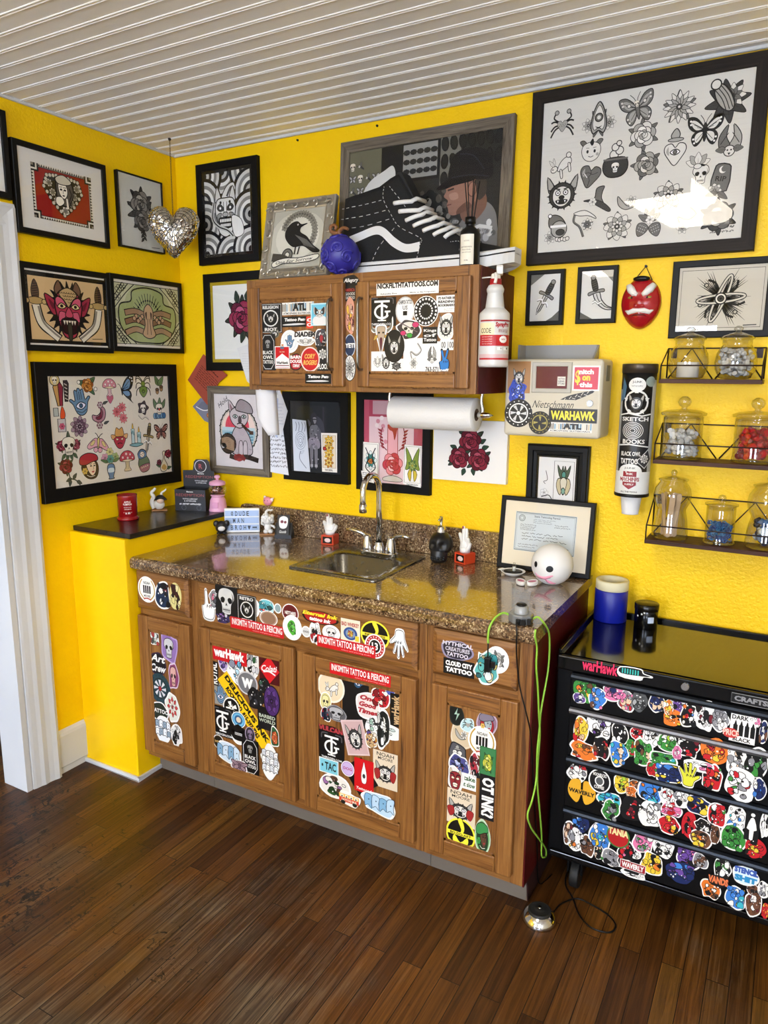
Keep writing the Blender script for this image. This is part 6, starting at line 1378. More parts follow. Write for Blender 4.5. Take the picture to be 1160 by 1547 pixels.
for a_ in[(315,914,27,48,S_hand(WH,'#d9d9d6','point')),(323,904,15,32,S_blob(12,['#8d8d90','#d0708c','#55555a','#b9b9bc'])),(337,932,22,18,S_blob(13,['#3a2f5c','#1a1a2c','#8c5ca0','#d8d8e0'],None)),(342,908,33,45,S_mot(lambda a:m_skull(a,'#cfcfcc','#5c5c5c'),'#18181a','rect',None,.98)),(378,917,30,34,S_circ(['#e8e8e8','#d0d0d0'])),(373,921,29,44,S_medal('RETRO','SPECIALIST')),(402,916,28,25,S_blob(14,['#6fc0cc','#3f8f9c','#d84a4a','#bfe4e8','#20484c'])),(420,919,11,15,S_circ(['#f0f0ee','#8aa0a4'])),(406,934,27,23,S_circ(['#b59a86','#8a6a54'])),(388,947.5,80,17,BANNER()),(439,926,25,28,S_circ(['#6f1a26','#5c121c'],'NETTARES',WH)),(442,948,29,38,S_circ(['#f4f4f2'])),(463,954,14,17,S_circ(['#f0f0ee','#cfcfcc'],'OOO')),(484,932.5,60,20,S_text([('Eternal Ink','#f4d232',1.0),('tattoo ink',WH,.6)],'#a81e20','#f4d232','die','#1a1112',.05,.25,.9,.75)),(477,957,19,36,S_blob(16,['#f0f0ee','#a8222c','#1c1c20','#dcdcd8'])),(501,956,27,24,S_mot(lambda a:m_skull(a,'#d8d8d8','#8a8a8a'),'#e2e2e2','oval',WH,.7)),(530,955,29,39,S_text([('BAD WHISKEY','#a8302a',1.05),('',K,1),('',K,1),('',K,1)],'#e6dcc4','#a8302a','rect',None,extra=lambda a,w,h:(a.circ(0,-h*.1,w*.72,'#2c4f8c',ry=h*.5),a.circ(0,-h*.1,w*.5,'#7c8fae',ry=h*.35),a.push(0,-h*.1,w*.4),m_rose(a,'#d8b84a','#a8602a','#3c4c2c'),a.pop(),a.rect(w*.5,-h*.6,w*.9,-h*.2,'#d8c43a'),a.rect(-w,-h,w,-h*.8,'#b03030')))),(567,960,44,44,S_wu('#e9dc3c','INK WU PRESS')),(567,976,31,37,S_fly13),(604,972,31,46,S_hand('#dfe6ea','#f0f0f0'),180),(523,975.7,88,18,BANNER())]:stk(d,YDr,*a_)
g=stk(d,YDr,442,948,14,22,S_blob(15,['#4fae3c','#3c8c2c','#6fc85a','#2c6c20'],None))
d=D[1]
def S_trefoil(a,w,h):
 base(a,w,h,'oval',WH,'#fafafa')
 for t in(90,140,40):petal(a,0,-h*.12,t,h*.75,w*.22,'#111','#111',1)
 for y in(.0,.1,.2):a.rect(-w*.5,h*y-h*.02,w*.5,h*y+h*.02,WH)
 a.text('albro',0,-h*.42,w*1.1,h*.3,'#111',.04)
def S_cola(a,w,h):
 base(a,w,h,'rect','#4a0d12',None);a.poly([(0,h*.98),(w,0),(0,-h*.98),(-w,0)],'#cc1a24');a.text('Colati',0,h*.1,w*1.6,h*.45,WH,.02,.35,6);a.curve([(-w*.6,-h*.22),(0,-h*.12),(w*.6,-h*.3)],h*.1,WH)
def S_cross(a,w,h):
 base(a,w,h,'oval','#111',WH)
 for t in range(0,360,90):a.push(0,0,1,t+20);a.poly([(w*.08,h*.1),(w*.2,h*.62),(-w*.2,h*.62),(-w*.08,h*.1)],WH);a.pop()
 for t in range(0,360,90):a.push(0,0,1,t+65);a.poly([(w*.06,h*.08),(0,h*.45),(-w*.06,h*.08)],WH);a.pop()
for a_ in[(333,1049,24,32,S_mot(m_hamsa,'#9a958c','rect',None,.9)),(337,1003,17,24,S_blob(21,['#b9a8d8','#6c4f9a','#e4e4f0','#3c2f5c'])),(324,1017,12,36,S_text(['ROYAL'],'#121214',WH,'rect',None,rot=90,hf=.5)),(381.6,1003,23,42,S_blob(22,['#e4e4e0','#2c5c34','#9a9a9c','#1a1a1c','#d0d0d4'])),(355,1015,27,42,S_blob(23,['#f0f4f6','#6fb8d8','#b8dce8','#8a8fa0'])),(346,988.5,53,25,S_text(['warHawk'],'#c2161e',WH,bold=.05,hf=.75)),(407,1012,30,42,S_cola)]:stk(d,PY,*a_)
stk(d,PY,0,0,10,10,S_text([('DELICIOUS INK','#111',1.06),('ROCKFORD  815-397-7262','#111',.8)],'#f2c316','#111',bold=.06,wf=.88,hf=.88),seg=((336,1020),(405,1128),.062))
for a_ in[(374,1032,31,35,S_text(['W'],'#6f6f72',WH,'oval','#c9c9cc',.08,0,.55,.55)),(387,1056,26,38,S_blob(24,['#18181a','#2c2c30','#101012','#45454a'],None)),(350,1069,25,31,S_cross),(400,1036,20,24,S_blob(25,['#1a1a1c','#3c5c4c','#101012','#77777c'],None)),(404,1086,28,34,S_text(['','BARBED','WORLD',''],'#131315','#b8c4b0','rect',None,rot=0)),(411,1059,25,47,S_mot(lambda a:m_bloom(a,6,'#5c3a7c','#3a2050','#1c1028',K,2,1),'#4a2a66','oval','#18101e',.85)),(337,1090,33,45,S_tg),(361,1087,21,24,S_circ(['#3f8fc4','#6fb4dc','#2c5c8a','#d8c8b0'])),(361,1110,22,29,S_trefoil),(378.6,1109,15,23,S_mot(lambda a:m_skull(a,'#8a7a98','#4c3c58'),'#2a2430','oval','#b8a8c0',.7)),(331,1120,16,21,S_circ(['#5c4a2c','#1c1812'],'MST','#c9a45c')),(379,1143,25,52,S_lab(['BLACK','OWL','TATTOO'])),(346,1136,40,32,S_graf(26,'#cfe0ee','#7fa8c8')),(416,1114,15,34,S_mot(lambda a:m_rose(a,'#d86a3c','#a83a20','#3c6c3a','#e89a6a'),'#2c5c3a','die',WH,.8,4)),(409,1150,29,52,S_graf(27,'#f2f2f0','#d8dce2')),(363,1156,28,18,S_mot(lambda a:m_fly(a,'#a58a94','#6c4f5c',K,'#d8c0c8'),'#8a707a','die',WH,.9,2))]:stk(d,PY,*a_)
d=D[2]
stk(d,YDr,543,1019,92,17,BANNER())
def S_bottle(a,w,h):
 base(a,w,h,'rect','#c8141c',None);a.blob([(-w*.1,h*.6),(0,h*.85),(w*.1,h*.6),(w*.28,h*.1),(w*.2,-h*.4),(-w*.2,-h*.4),(-w*.28,h*.1)],WH,3,'#111',.001);a.circ(0,0,w*.15,'#333',ry=h*.14);a.text('Tattooed',0,-h*.8,w*1.6,h*.16,WH,.02,.2)
def S_van(a,w,h):
 base(a,w,h,'die','#f0efe8',WH,seed=5);a.rect(-w*.85,-h*.5,w*.85,h*.6,'#d4452c');a.rect(-w*.85,h*.1,w*.85,h*.6,'#e8b84a')
 for x in(-.6,-.2,.2,.6):a.rect(w*(x-.15),h*.12,w*(x+.15),h*.52,'#f4ecd0');a.circ(w*x,h*.25,w*.07,'#444',ry=h*.12)
 for x in(-.5,.5):a.circ(w*x,-h*.55,w*.2,'#1a1a1a',ry=h*.3)
 a.text('TATTOO BUS',0,-h*.2,w*1.3,h*.3,'#f4ecd0',.03)
for a_ in[(537,1058,40,78,S_text([('',K,1),('',K,1),('',K,1)],'#121214','#3c3c42','rect',None,extra=lambda a,w,h:(a.push(w*.2,h*.7,1,-20,w*.5,h*.22),m_hamsa(a,'#2f5f86','#1c3c5c'),a.pop()))),(500,1038,41,47,S_mot(lambda a:(m_rabbit(a)),'#e6d3b2','oval','#efe6d4',.6)),(492,1060,19,32,S_mot(lambda a:m_skull(a,'#e4dca0','#b0a050'),'#d8cf8c','die',WH,.7,3)),(493,1079,16,24,S_blob(31,['#1c2438','#a8222c','#0f1018','#3c4458'])),(508,1078,36,26,S_mot(lambda a:m_skull(a,'#b0b0b4','#6c6c70'),'#5c5c62','die','#8c8c92',.8,6)),(574,1053,31,36,S_blob(32,['#b8242c','#d85a5a','#7c8c7c','#e8e0d8','#7c1a20'])),(556,1065,40,42,S_text([('One','#a82a34',.8),('Good','#a82a34',.9),('Times','#a82a34',1)],'#e2d8d4','#a82a34','die',WH,.06,.25,.75,.72)),(590,1044,14,14,S_circ(['#2c3c8c','#4c5cac'])),(598,1073,17,50,S_text(['warHawk'],'#141210','#c9a87c','rect',None,rot=90,hf=.6,wf=.5)),(566,1098,28,34,S_blob(33,['#e8e8e8','#2c2c30','#9ab8a8','#dcdcdc'])),(582,1104,46,22,S_blob(34,['#e4ece8','#b8c8c4','#3c3c40','#f0f4f2'])),(579,1102,22,62,S_blob(35,['#1c1f1e','#e8e8e4','#0f100f','#2c3230','#c8c8c4'])),(500,1102,38,12,S_text(['VULCAN'],'#2a1012','#a83a42','die',None,.06,0,.95,.9)),(537,1114,34,52,S_mot(lambda a:m_beast(a),'#c9a8a8','rect','#d8c0be',.8),14),(561,1117,23,30,S_blob(36,['#c8a878','#5c4a8c','#a8302c','#e8e0d4','#d8902c'])),(501.5,1127,38,43,S_tg),(582.5,1163,37,55,S_noahprint),(545,1172,36,44,S_text([''],'#0f0f10',WH,'rect',None),38),(550.5,1172,29,50,S_bottle),(507,1187,46,34,S_blob(37,['#e8e4dc','#2c5c2c','#5c3c2c','#1c3c1c','#9a6aa0'])),(497.5,1157,29,22,S_text([u'\u2022 TAC'],'#7fc8d8','#122','rect',WH,.03,0,.75,.7)),(526,1160.5,20,23,S_circ(['#b89ad0','#c8b0dc'],'DOG','#a83a6c')),(528,1207,35,21,S_van),(574,1214,54,36,S_graf(38,'#bcd8ec','#7fb0d4','#2c4c6c'))]:stk(d,PY,*a_)
d=DRW[2]
stk(d,YDr,751,997,36,41,S_mot(m_roseg,'#e6e6e6','oval','#f4f4f4',.75));stk(d,YDr,691,982,54,30,S_text([('MYTHICAL','#d8d4e0',1),('CREATURES','#c8c4d0',.8),('TATTOO','#d8d4e0',.7)],'#2c2934',WH,'die','#8d86a0',.03,.1));stk(d,YDr,693,1009,47,24,S_text(['CLOUD CITY','TATTOO'],'#0f0f10',WH,bold=.06));stk(d,YDr,735.5,1009,39,54,S_blob(41,['#5fb0ac','#e2d8a0','#3c8c90','#e8ecec','#2c5c60','#c9b860']))
d=D[3]
for a_ in[(697,1108,38,46,S_mot(lambda a:(m_moon(a)),'#cdbb9c','die','#d8cab0',.6,8)),(690,1079,25,33,S_text([''],'#171a18',WH,'die','#2c302c',extra=lambda a,w,h:a.poly([(w*.1,h*.6),(-w*.3,-h*.05),(w*.05,0),(-w*.1,-h*.6),(w*.35,h*.12),(w*.0,h*.08)],'#a8c8b8'))),(707,1095,25,22,S_mot(m_crab,'#b8d8dc','die','#d8ecee',.8,2)),(735.6,1093,35,40,S_mot(lambda a:m_lady(a,'#7c7486','#a8b4b8','#a8242c'),'#8c6c80','die','#b8a8b8',.8,3)),(728,1120,43,46,S_noah),(691,1136,32,28,S_mot(lambda a:m_eyeheart(a),'#55555a','die','#18181a',.8,4)),(694,1156,34,36,S_blob(44,['#4c4f8c','#7c86c8','#c86a6c','#1c1c2c','#b8c0e0'])),(718,1157,20,42,S_blob(45,['#a83040','#1c1c20','#d8d4d0','#5c1c28'])),(737,1152,25,46,S_mot(lambda a:m_rose(a,'#c8c84a','#6c8c2c','#2c5c34','#e4e08a'),'#3c7c4c','rect','#2c6c3c',.8)),(709,1181,21,24,S_text(['take','it slow'],'#efeeea','#2c5c34','rect',None)),(688,1177,27,38,S_mot(m_oni,'#e4e0dc','die',WH,.9,5)),(737,1205,26,68,S_text(['OT INK?'],'#17171a',WH,'rect',None,.05,rot=-90,hf=.9,wf=.5)),(696,1220,45,52,S_noahprint),(696,1260,45,48,S_wu('#ece43c','BO-DO-ART')),(729,1264,29,56,S_mot(lambda a:m_lady(a,'#3c8c4c','#5c4030','#1c3c24',K,'#3c9c4c'),'#6fa86c','die','#c8d8c0',.8,6))]:
 fn=a_[4]
 stk(d,PY,*a_)
d=U0
for a_ in[(409,481,34,45,S_medal('RELIGION','RIOT')),(415,504,14,14,S_mot(m_beast,'#6c6a58','oval',None,.9)),(450,466,48,19,S_books()),(445,486,39,16,TPEN()),(468,487,10,18,S_text(['C','O'],'#e0442c',WH,'rect',None)),(483,475,27,34,S_text([''],'#6fc0d8',WH,'rect','#bfe4ec',extra=lambda a,w,h:(a.blob([(-w*.7,-h*.9),(w*.7,-h*.9),(w*.6,-h*.2),(-w*.6,-h*.2)],'#e6e6e4',3),a.blob([(-w*.6,h*.7),(-w*.2,h*.45),(w*.2,h*.45),(w*.6,h*.7),(w*.62,h*.1),(0,-h*.25),(-w*.62,h*.1)],'#d8d4cc',3,K,.0008),a.blob([(-w*.55,h*.65),(-w*.2,h*.4),(-w*.1,h*.1),(-w*.5,h*.0)],'#3a322c',3),a.blob([(w*.55,h*.65),(w*.2,h*.4),(w*.1,h*.1),(w*.5,h*.0)],'#3a322c',3),a.circ(-w*.25,h*.2,w*.1,'#a8c8d0'),a.circ(w*.25,h*.2,w*.1,'#a8c8d0'),a.curve([(-w*.25,-h*.1),(0,h*.0),(w*.25,-h*.1)],w*.06,K)))),(405,532,23,55,S_lab(['BLACK','OWL','TATTOO'])),(438,516,27,35,S_circ([WH,'#dfe3e2'])),(438,516,18,24,S_mot(m_hamsa,'#f0f0ee','oval',None,.9)),(461,505,36,13,S_text(['DIADEM'],'#f0eee8','#16161a','die',WH,.06,.1,.9,.8)),(462,516,30,16,S_mot(lambda a:m_lotus(a),'#f0f0ee','die',WH,.9,3)),(485,512,21,36,S_blob(51,['#4a4a50','#d8d8d8','#a8303a','#16161a','#b8b8bc'])),(488,543,17,40,S_text([('',K,1),('',K,1),('PLOO.',WH,1)],'#1a1a1c',WH,'rect',None,extra=lambda a,w,h:(a.push(0,h*.4,1,0,w*.8,h*.45),m_mand(a),a.pop()))),(427,540,22,42,S_cig),(448,546,22,26,S_text([('BARN',WH,1),('DOUGH',WH,1.05),('COMPANY',WH,.6)],'#b01c24',WH,'die','#161616',.05,0,.8,.75)),(469,543,29,38,S_text([('CORY','#e8b85c',.8),('ROGERS','#e8b85c',1)],'#c41e24','#e8b85c','oval','#f4d8d0',.04,.25,.72,.5))]:stk(d,UPY,*a_)
stk(d,UYD,481,572,39,15,TPEN())
for a_ in[(530.5,424,27,19,S_text(['Allegory'],'#121214',WH,'die',None,.02,.3,.8,.5)),(528.6,444,17,22,S_text([('AMERICA','#a83a34',1),'GOODS','TATTOO'],'#1a1816','#c8c4bc')),(528,479,17,54,S_blob(52,['#d89a84','#e8c8b0','#a83a4c','#6c2a34','#e8b84a'],None)),(528.6,522,17,34,S_text(['','YETI',''],'#2c3a56',WH,'oval','#c8d0dc',.05)),(528.6,556,18,40,S_mot(m_daisy,'#e2e2de','oval','#1a1a1c',.85))]:stk(uc,UY,*a_)
d=U1
stk(d,UYD,614.7,435.5,94,19,S_text([('NICKFILTHTATTOOS.COM','#111',1.08),('',K,1)],'#f0efea','#111',bold=.05,wf=.9,hf=1.15,extra=lambda a,w,h:(a.text('Asheville Fine',-w*.6,-h*.72,w*.55,h*.22,'#333',.02),a.text('Made to Be Forgotten',w*.5,-h*.72,w*.8,h*.22,'#333',.02))))
for a_ in[(577,470,42,46,S_tg),(612,469,29,42,S_text([('CHAMPION TATTOO','#333',.8),('US','#777',.3),('1','#111',.25),('',K,1)],'#ececea','#111','oval','#c9c9c6',.03)),(674,459,30,26,S_rat),(643.5,470,38,46,S_burst),(674,493,27,42,S_mot(m_beast,'#dcdcd8','die',WH,.85,2)),(676,521,22,16,S_text(['00 100'],'#ecebe6','#777')),(577,547,32,32,S_text([''],'#efeeea',K,'rect',None,extra=lambda a,w,h:(a.push(-w*.4,0,1,0,w*.45,h*.8),m_lotus(a),a.pop(),a.push(w*.4,0,1,0,w*.45,h*.8),m_beast(a),a.pop()))),(599,553,24,22,S_mot(m_rosedark,'#ecebe4','rect',None,.7)),(576,506,36,58,S_bul),(626.5,538,34,54,S_mot(m_snakeflower,'#efeee9','rect',None,.8)),(653,540,26,48,S_mot(m_bat,'#efeee9','rect',None,.75,1,'763-571')),(618,497,40,34,S_mot(lambda a:(m_skull(a,'#d8d4c8'),a.circ(.7,.5,.35,'#c8386c',line=K,lw=.05),a.circ(-.6,-.5,.3,'#c8386c',line=K,lw=.05),a.circ(.1,-.8,.3,'#3c9c3c',line=K,lw=.05),a.stroke([(-.9,.8),(.9,-.4)],.12,'#6c5c5c')),'#3c3436','die',WH,.72,9)),(596,523,31,50,S_mot(m_beast,'#161618','oval','#0c0c0e',.7)),(650,506.5,22,25,S_text(['Kings','of','Tattoo'],'#111113',WH,bold=.02)),(672,545,21,36,S_hand('#2277c4','#121214','neff',True))]:stk(d,UPY,*a_)
def to_cam(x,y):return math.atan2(CAM.x-x,y-CAM.y)
class Wrap(Art):
 """print wrapped round an upright cylinder of radius R; u runs along the arc, 0 faces the given turn"""
 def __init__(s,c,R,face,prof=None):
  super().__init__((0,0,0),(1,0,0),(0,0,1));s.c=Vector(c);s.R=R;s.face=face;s.prof=prof
 def done(s,name,parent,mat=None):
  out=[];o_=s.mb;nb=MB();st_=.006
  for f_,cl in zip(o_.f,o_.c):
   P_=[o_.v[i]for i in f_];u0=min(p[0]for p in P_);u1=max(p[0]for p in P_)
   if u1-u0<st_*1.3:nb.add(P_,[list(range(len(P_)))],0,False,cl);continue
   k0,k1=math.floor(u0/st_),math.ceil(u1/st_)
   for k in range(k0,k1):
    Q=P_
    for lim,sg in((k*st_,1),((k+1)*st_,-1)):
     R_=[]
     for i in range(len(Q)):
      a,b=Q[i],Q[(i+1)%len(Q)];da,db=(a[0]-lim)*sg,(b[0]-lim)*sg
      if da>=0:R_.append(a)
      if da*db<0:t=da/(da-db);R_.append(tuple(a[j]+(b[j]-a[j])*t for j in range(3)))
     Q=R_
     if len(Q)<3:break
    if len(Q)>=3:nb.add(Q,[list(range(len(Q)))],0,False,cl)
  s.mb=nb
  for u,v,z in s.mb.v:
   R=(s.prof(z)if s.prof else s.R)+.0002-v;t=s.face+u/s.R;out.append((s.c.x+R*math.sin(t),s.c.y-R*math.cos(t),s.c.z+z))
  s.mb.v=out;return s.mb.build(name,mat or M_LABEL,parent)
 def band(s,u0,u1,z0,z1,col,n=14):
  s.z+=s.DZ;vs=[]
  for i in range(n+1):
   u=u0+(u1-u0)*i/n;vs+=[s.P(u,z0),s.P(u,z1)]
  s.mb.add(vs,[(2*i,2*i+2,2*i+3,2*i+1)for i in range(n)],0,False,col);return s
WHITE=flat('#e9e8e4',.35,name='white_glazed');WHITEM=flat('#e6e5e1',.6,name='white_matte')
def rotz(t,x,y):return(x*math.cos(t)-y*math.sin(t),x*math.sin(t)+y*math.cos(t))
t=thing('candle','red glass jar candle at the left end of the black shelf board','candle',(.092,-.452,SHZ+.0004));c=Vector((.092,-.452,SHZ+.0004))
MB().lathe([(0,0),(.042,0),(.043,.004),(.043,.01),(.036,.013),(.036,.018)],c,32).build('foot',flat('#8c0d14',.25,coat=.3,name='red_glass_foot'),t)
MB().lathe([(.0355,.014),(.038,.018),(.040,.098),(.0405,.104),(.038,.104),(.0365,.096),(0,.094)],c,32).build('jar',flat('#8a0c12',.22,coat=.4,name='red_glass'),t)
w=Wrap(c,.040,to_cam(c.x,c.y),lambda z:.0381+(z-.018)*.025)
for s_,z,ww,hh in(('APPLE',.078,.026,.008),('PUMPKIN',.068,.034,.008),('soy blend candle',.056,.03,.004),('CINNAMON',.048,.028,.004),('* & 80 *',.032,.036,.009)):w.text(s_,0,z,ww,hh,'#e9d3cc',.02)
w.done('label',t)
bx0=Vector((.112,-.206,SHZ+.0005));ang=math.atan2(.051,.144);bw,bd,bh=.142,.100,.094
t=thing('display_box','open black cardboard display box with a raised header card on the shelf board','box',bx0,ang)
CARD=flat('#121319',.45,name='black_card');CARDIN=flat('#6c5a44',.8,name='plain_card')
m=MB();m.box(0,0,0,bw,.002,bh);m.box(0,bd-.002,0,bw,bd,bh);m.box(0,.002,0,.002,bd-.002,bh);m.box(bw-.002,.002,0,bw,bd-.002,bh);m.box(.002,.002,0,bw-.002,bd-.002,.002);m.build('tray',CARD,t,local=True)
MB().box(.003,.0035,.06,bw-.003,bd-.003,.062).build('inner_card',CARDIN,t,local=True)
hp=[(-.004,.092),(-.004,.165),(.044,.167),(.05,.205),(.06,.216),(.112,.216),(.122,.205),(.128,.167),(bw+.002,.165),(bw+.002,.092)]
m=MB();m.prism(hp,(0,bd+.0002,0),(1,0,0),(0,0,1),(0,.003,0));hd=m.build('header_card',CARD,t,local=True)
A=Art((bw/2,-.0004,0),(1,0,0),(0,0,1));A.text('Banana',0,.085,.03,.006,WH,.02);A.text('REDEMPTION',0,.07,.13,.012,'#9a4a4c',.0);A.text('TATTOO LUBRICANT',0,.053,.07,.006,'#d8d8dc',.02);A.text('& AFTERCARE',0,.044,.055,.006,'#d8d8dc',.02);A.text('#1 ARTIST APPROVED',0,.030,.1,.008,'#e8e8ec',.03);A.circ(-.03,.014,.01,None,line='#6a6a74',lw=.001);A.circ(.04,.014,.01,None,line='#6a6a74',lw=.001);A.mb.build('box_print',M_LABEL,t,local=True)
A=Art((bw/2+.01,bd-.0004,0),(1,0,0),(0,0,1));A.circ(0,.185,.027,None,line='#d8d8dc',lw=.0025);A.circ(0,.185,.022,'#2a1a22');A.text('R',0,.185,.017,.022,'#a84a50',.02);A.text('Banana',0,.152,.03,.006,WH,.02);A.text('REDEMPTION',-.008,.137,.13,.012,'#9a4a4c',.0);A.text('TATTOO LUBRICANT',0,.119,.06,.006,'#d8d8dc',.02);A.text('& AFTERCARE',0,.110,.05,.006,'#d8d8dc',.02);A.mb.build('header_print',M_LABEL,t,local=True)
def figurine(name,label,x,y,z,build,face=None,group=None):
 t=thing(name,label,'figurine',(x,y,z+.0004),(to_cam(x,y)if face is None else face),group);build(t);return t
WOODB=flat('#a8794c',.6,name='pale_wood_base');SKIN=flat('#e6c4ac',.5,name='figure_skin');PINK=flat('#d98a9a',.4,name='pink_plastic');LPINK=flat('#dfa3c0',.35,name='pale_pink_plastic')
def fig_swirl(t):
 m=MB();m.box(-.033,-.02,0,.033,.02,.006);m.build('base',WOODB,t,local=True,bevel=.001)
 m=MB();m.ell((0,0,.026),(.024,.018,.022));m.tube(spline([(-.02,.004,.012),(-.03,.004,.035),(-.022,.004,.06),(-.03,.004,.078),(-.018,.004,.092),(-.012,.004,.1)],5),[.012-.0003*i for i in range(26)],10);m.tube(spline([(.014,.006,.055),(.012,.006,.075),(.026,.006,.086),(.033,.006,.094)],5),[.007-.0003*i for i in range(16)],8);m.build('white_swirl',WHITE,t,local=True)
 m=MB();m.ell((.006,-.008,.046),(.017,.015,.015));m.build('head',SKIN,t,local=True)
 m=MB();m.ell((.006,-.003,.053),(.021,.018,.017))
 for k in range(7):m.cyl((.006+.016*math.cos(k),-.006+.01*math.sin(k*1.7),.055),(.006+.028*math.cos(k),-.008+.016*math.sin(k*1.7),.048+.012*math.sin(k*2.1)),.006,.0008,8)
 m.build('dark_cap',BLACKM,t,local=True)
figurine('figurine','white swirling figurine with a black-haired head on a wood base, beside the display box',.055,-.245,SHZ,fig_swirl)
def fig_curl(t):
 MB().box(-.036,-.02,0,.036,.022,.005).build('base',WOODB,t,local=True,bevel=.001)
 m=MB();m.ell((-.008,0,.014),(.012,.014,.010));m.ell((.012,0,.014),(.012,.014,.010));m.ell((0,0,.034),(.015,.012,.018));m.ell((0,-.002,.066),(.023,.021,.021))
 for k in range(16):a_=k*2.4;h=k/16;m.ell((.02*math.cos(a_),.018*math.sin(a_),.058+.028*h),.0095,10,7)
 m.tube(spline([(0,0,.084),(-.006,0,.098),(.004,0,.108),(.018,0,.106),(.02,0,.112)],5),[.007-.0002*i for i in range(21)],9);m.tube([(-.012,0,.042),(-.026,-.004,.05),(-.024,-.004,.06)],.005,8);m.tube([(.012,0,.042),(.026,-.006,.036),(.03,-.01,.03)],.005,8)
 m.build('body',WHITE,t,local=True)
figurine('figurine','all-white curly-headed figurine on a small wood base, right of the letter sign',.512,-.066,.9145,fig_curl)
def fig_dark(t):
 m=MB();m.ell((0,0,.030),(.026,.022,.028));
 for s in(-1,1):m.ell((s*.022,.002,.046),(.013,.009,.014));m.ell((s*.012,-.008,.006),(.010,.010,.006))
 m.build('body',flat('#1c1a1c',.35,name='black_plastic'),t,local=True);MB().ell((0,-.012,.028),(.017,.0125,.014)).build('pale_front',WHITE,t,local=True)
figurine('figurine','small round black ornament with a pale front at the left end of the letter sign',.334,-.160,.9145,fig_dark)
def fig_pink(t):
 m=MB();m.ell((0,0,.0200),(.023,.0135,.0198));m.build('body',PINK,t,local=True)
 m=MB();m.cyl((.016,.002,.026),(.030,.004,.036),.008,.002,8);m.ell((.024,0,.028),(.006,.003,.009));m.ell((-.015,0,.036),(.006,.004,.007));m.build('fins',flat('#f0d8d0',.5,name='pale_fins'),t,local=True)
 m=MB();m.ell((-.006,-.0128,.024),.0022,8,6);m.ell((.008,-.0126,.024),.0022,8,6);m.build('eyes',BLACKM,t,local=True)
figurine('figurine','small pink round ornament perched on the backsplash behind the letter sign',.474,-.0145,1.0302,fig_pink,0)
c=Vector((.283,-.120,SHZ+.0004));t=thing('candy_jar','pink toy candy dispenser jar at the right end of the black shelf board','jar',c)
MB().lathe([(0,0),(.039,0),(.040,.006),(.038,.012),(.036,.03),(.034,.048),(.028,.060),(.026,.066),(.031,.068),(.031,.073),(0,.073)],c,28).build('stand',LPINK,t)
m=MB();m.obox(c+Vector((.002,-.0385,.018)),(.024,.012,0),(0,-.004,0),(0,0,.026));m.build('hatch',flat('#d08fb2',.35,name='pink_hatch'),t,bevel=.002)
MB().lathe([(.029,.0735),(.037,.080),(.039,.092),(.037,.108),(.031,.116)],c,28).build('globe',M_JAR,t)
m=MB()
for k in range(46):r_=.024*math.sqrt(random.random());a_=random.random()*6.28;m.ell((c.x+r_*math.cos(a_),c.y+r_*math.sin(a_),c.z+.081+.022*random.random()),.0055,7,5,k%2)
o=m.build('sweets',[flat('#5c2f1c',.4,name='brown_sweets'),flat('#a8684a',.4,name='tan_sweets')],t);o['kind']='stuff'
MB().lathe([(.034,.1165),(.036,.12),(.034,.130),(.020,.136),(.007,.138),(.006,.143),(.012,.147),(.013,.153),(.008,.159),(0,.160)],c,24).build('lid',LPINK,t)
o=Vector((.330,-.136,.9148));sa=35*D2R;t=thing('light_box_sign','white letter sign reading DUDE MAN BROH standing at the left end of the counter','sign',o,sa)
MB().box(0,0,0,.152,.016,.108).build('case',WHITE,t,local=True,bevel=.003)
A=Art((.076,-.0003,.054),(1,0,0),(0,0,1));A.rect(-.073,-.047,.073,.047,'#a9c1e6')
for z in(-.016,.0165):A.rect(-.074,z-.0025,.074,z+.0025,'#eef0f4')
A.rect(-.074,.044,.074,.051,'#eef0f4');A.rect(-.074,-.051,.074,-.044,'#eef0f4')
for st,x,z in(('@',-.042,.031),)+tuple((ch,-.024+i*.0165,.031)for i,ch in enumerate('DUDE'))+tuple((ch,-.034+i*.0185,.0)for i,ch in enumerate('MAN'))+tuple((ch,-.044+i*.0185,-.031)for i,ch in enumerate('BROH')):A.text(st,x,z,.0105,.021,'#262b38',.015)
A.push(.030,-.031,.009);A.blob([(0,.7),(.4,1),(.7,.6),(.4,-.3),(0,-1.1),(-.4,-.3),(-.7,.6),(-.4,1)],'#262b38',4);A.pop();A.rect(.044,-.034,.064,-.028,'#262b38');A.rect(.042,-.039,.066,-.0375,'#262b38')
A.mb.build('letter_panel',M_LABEL,t,local=True)
t=thing('card_holder','black slanted card holder showing a card with a white emblem, on the counter','card holder',(.607,-.078,.9148),24*D2R)
m=MB();m.prism([(-.022,0),(.038,0),(.038,.004),(.012,.062),(.007,.062),(-.016,.012),(-.019,.012),(-.022,.016)],(-.036,0,0),(0,1,0),(0,0,1),(.072,0,0));m.build('stand',BLACK,t,local=True)
U_,V_=Vector((1,0,0)),Vector((0,.025,.068)).normalized();N_=U_.cross(V_);q=Vector((-.026,-.0165,.0135))
m=MB();m.obox(q,U_*.052,V_*.086,N_*.006);m.build('cards',BLACKM,t,local=True)
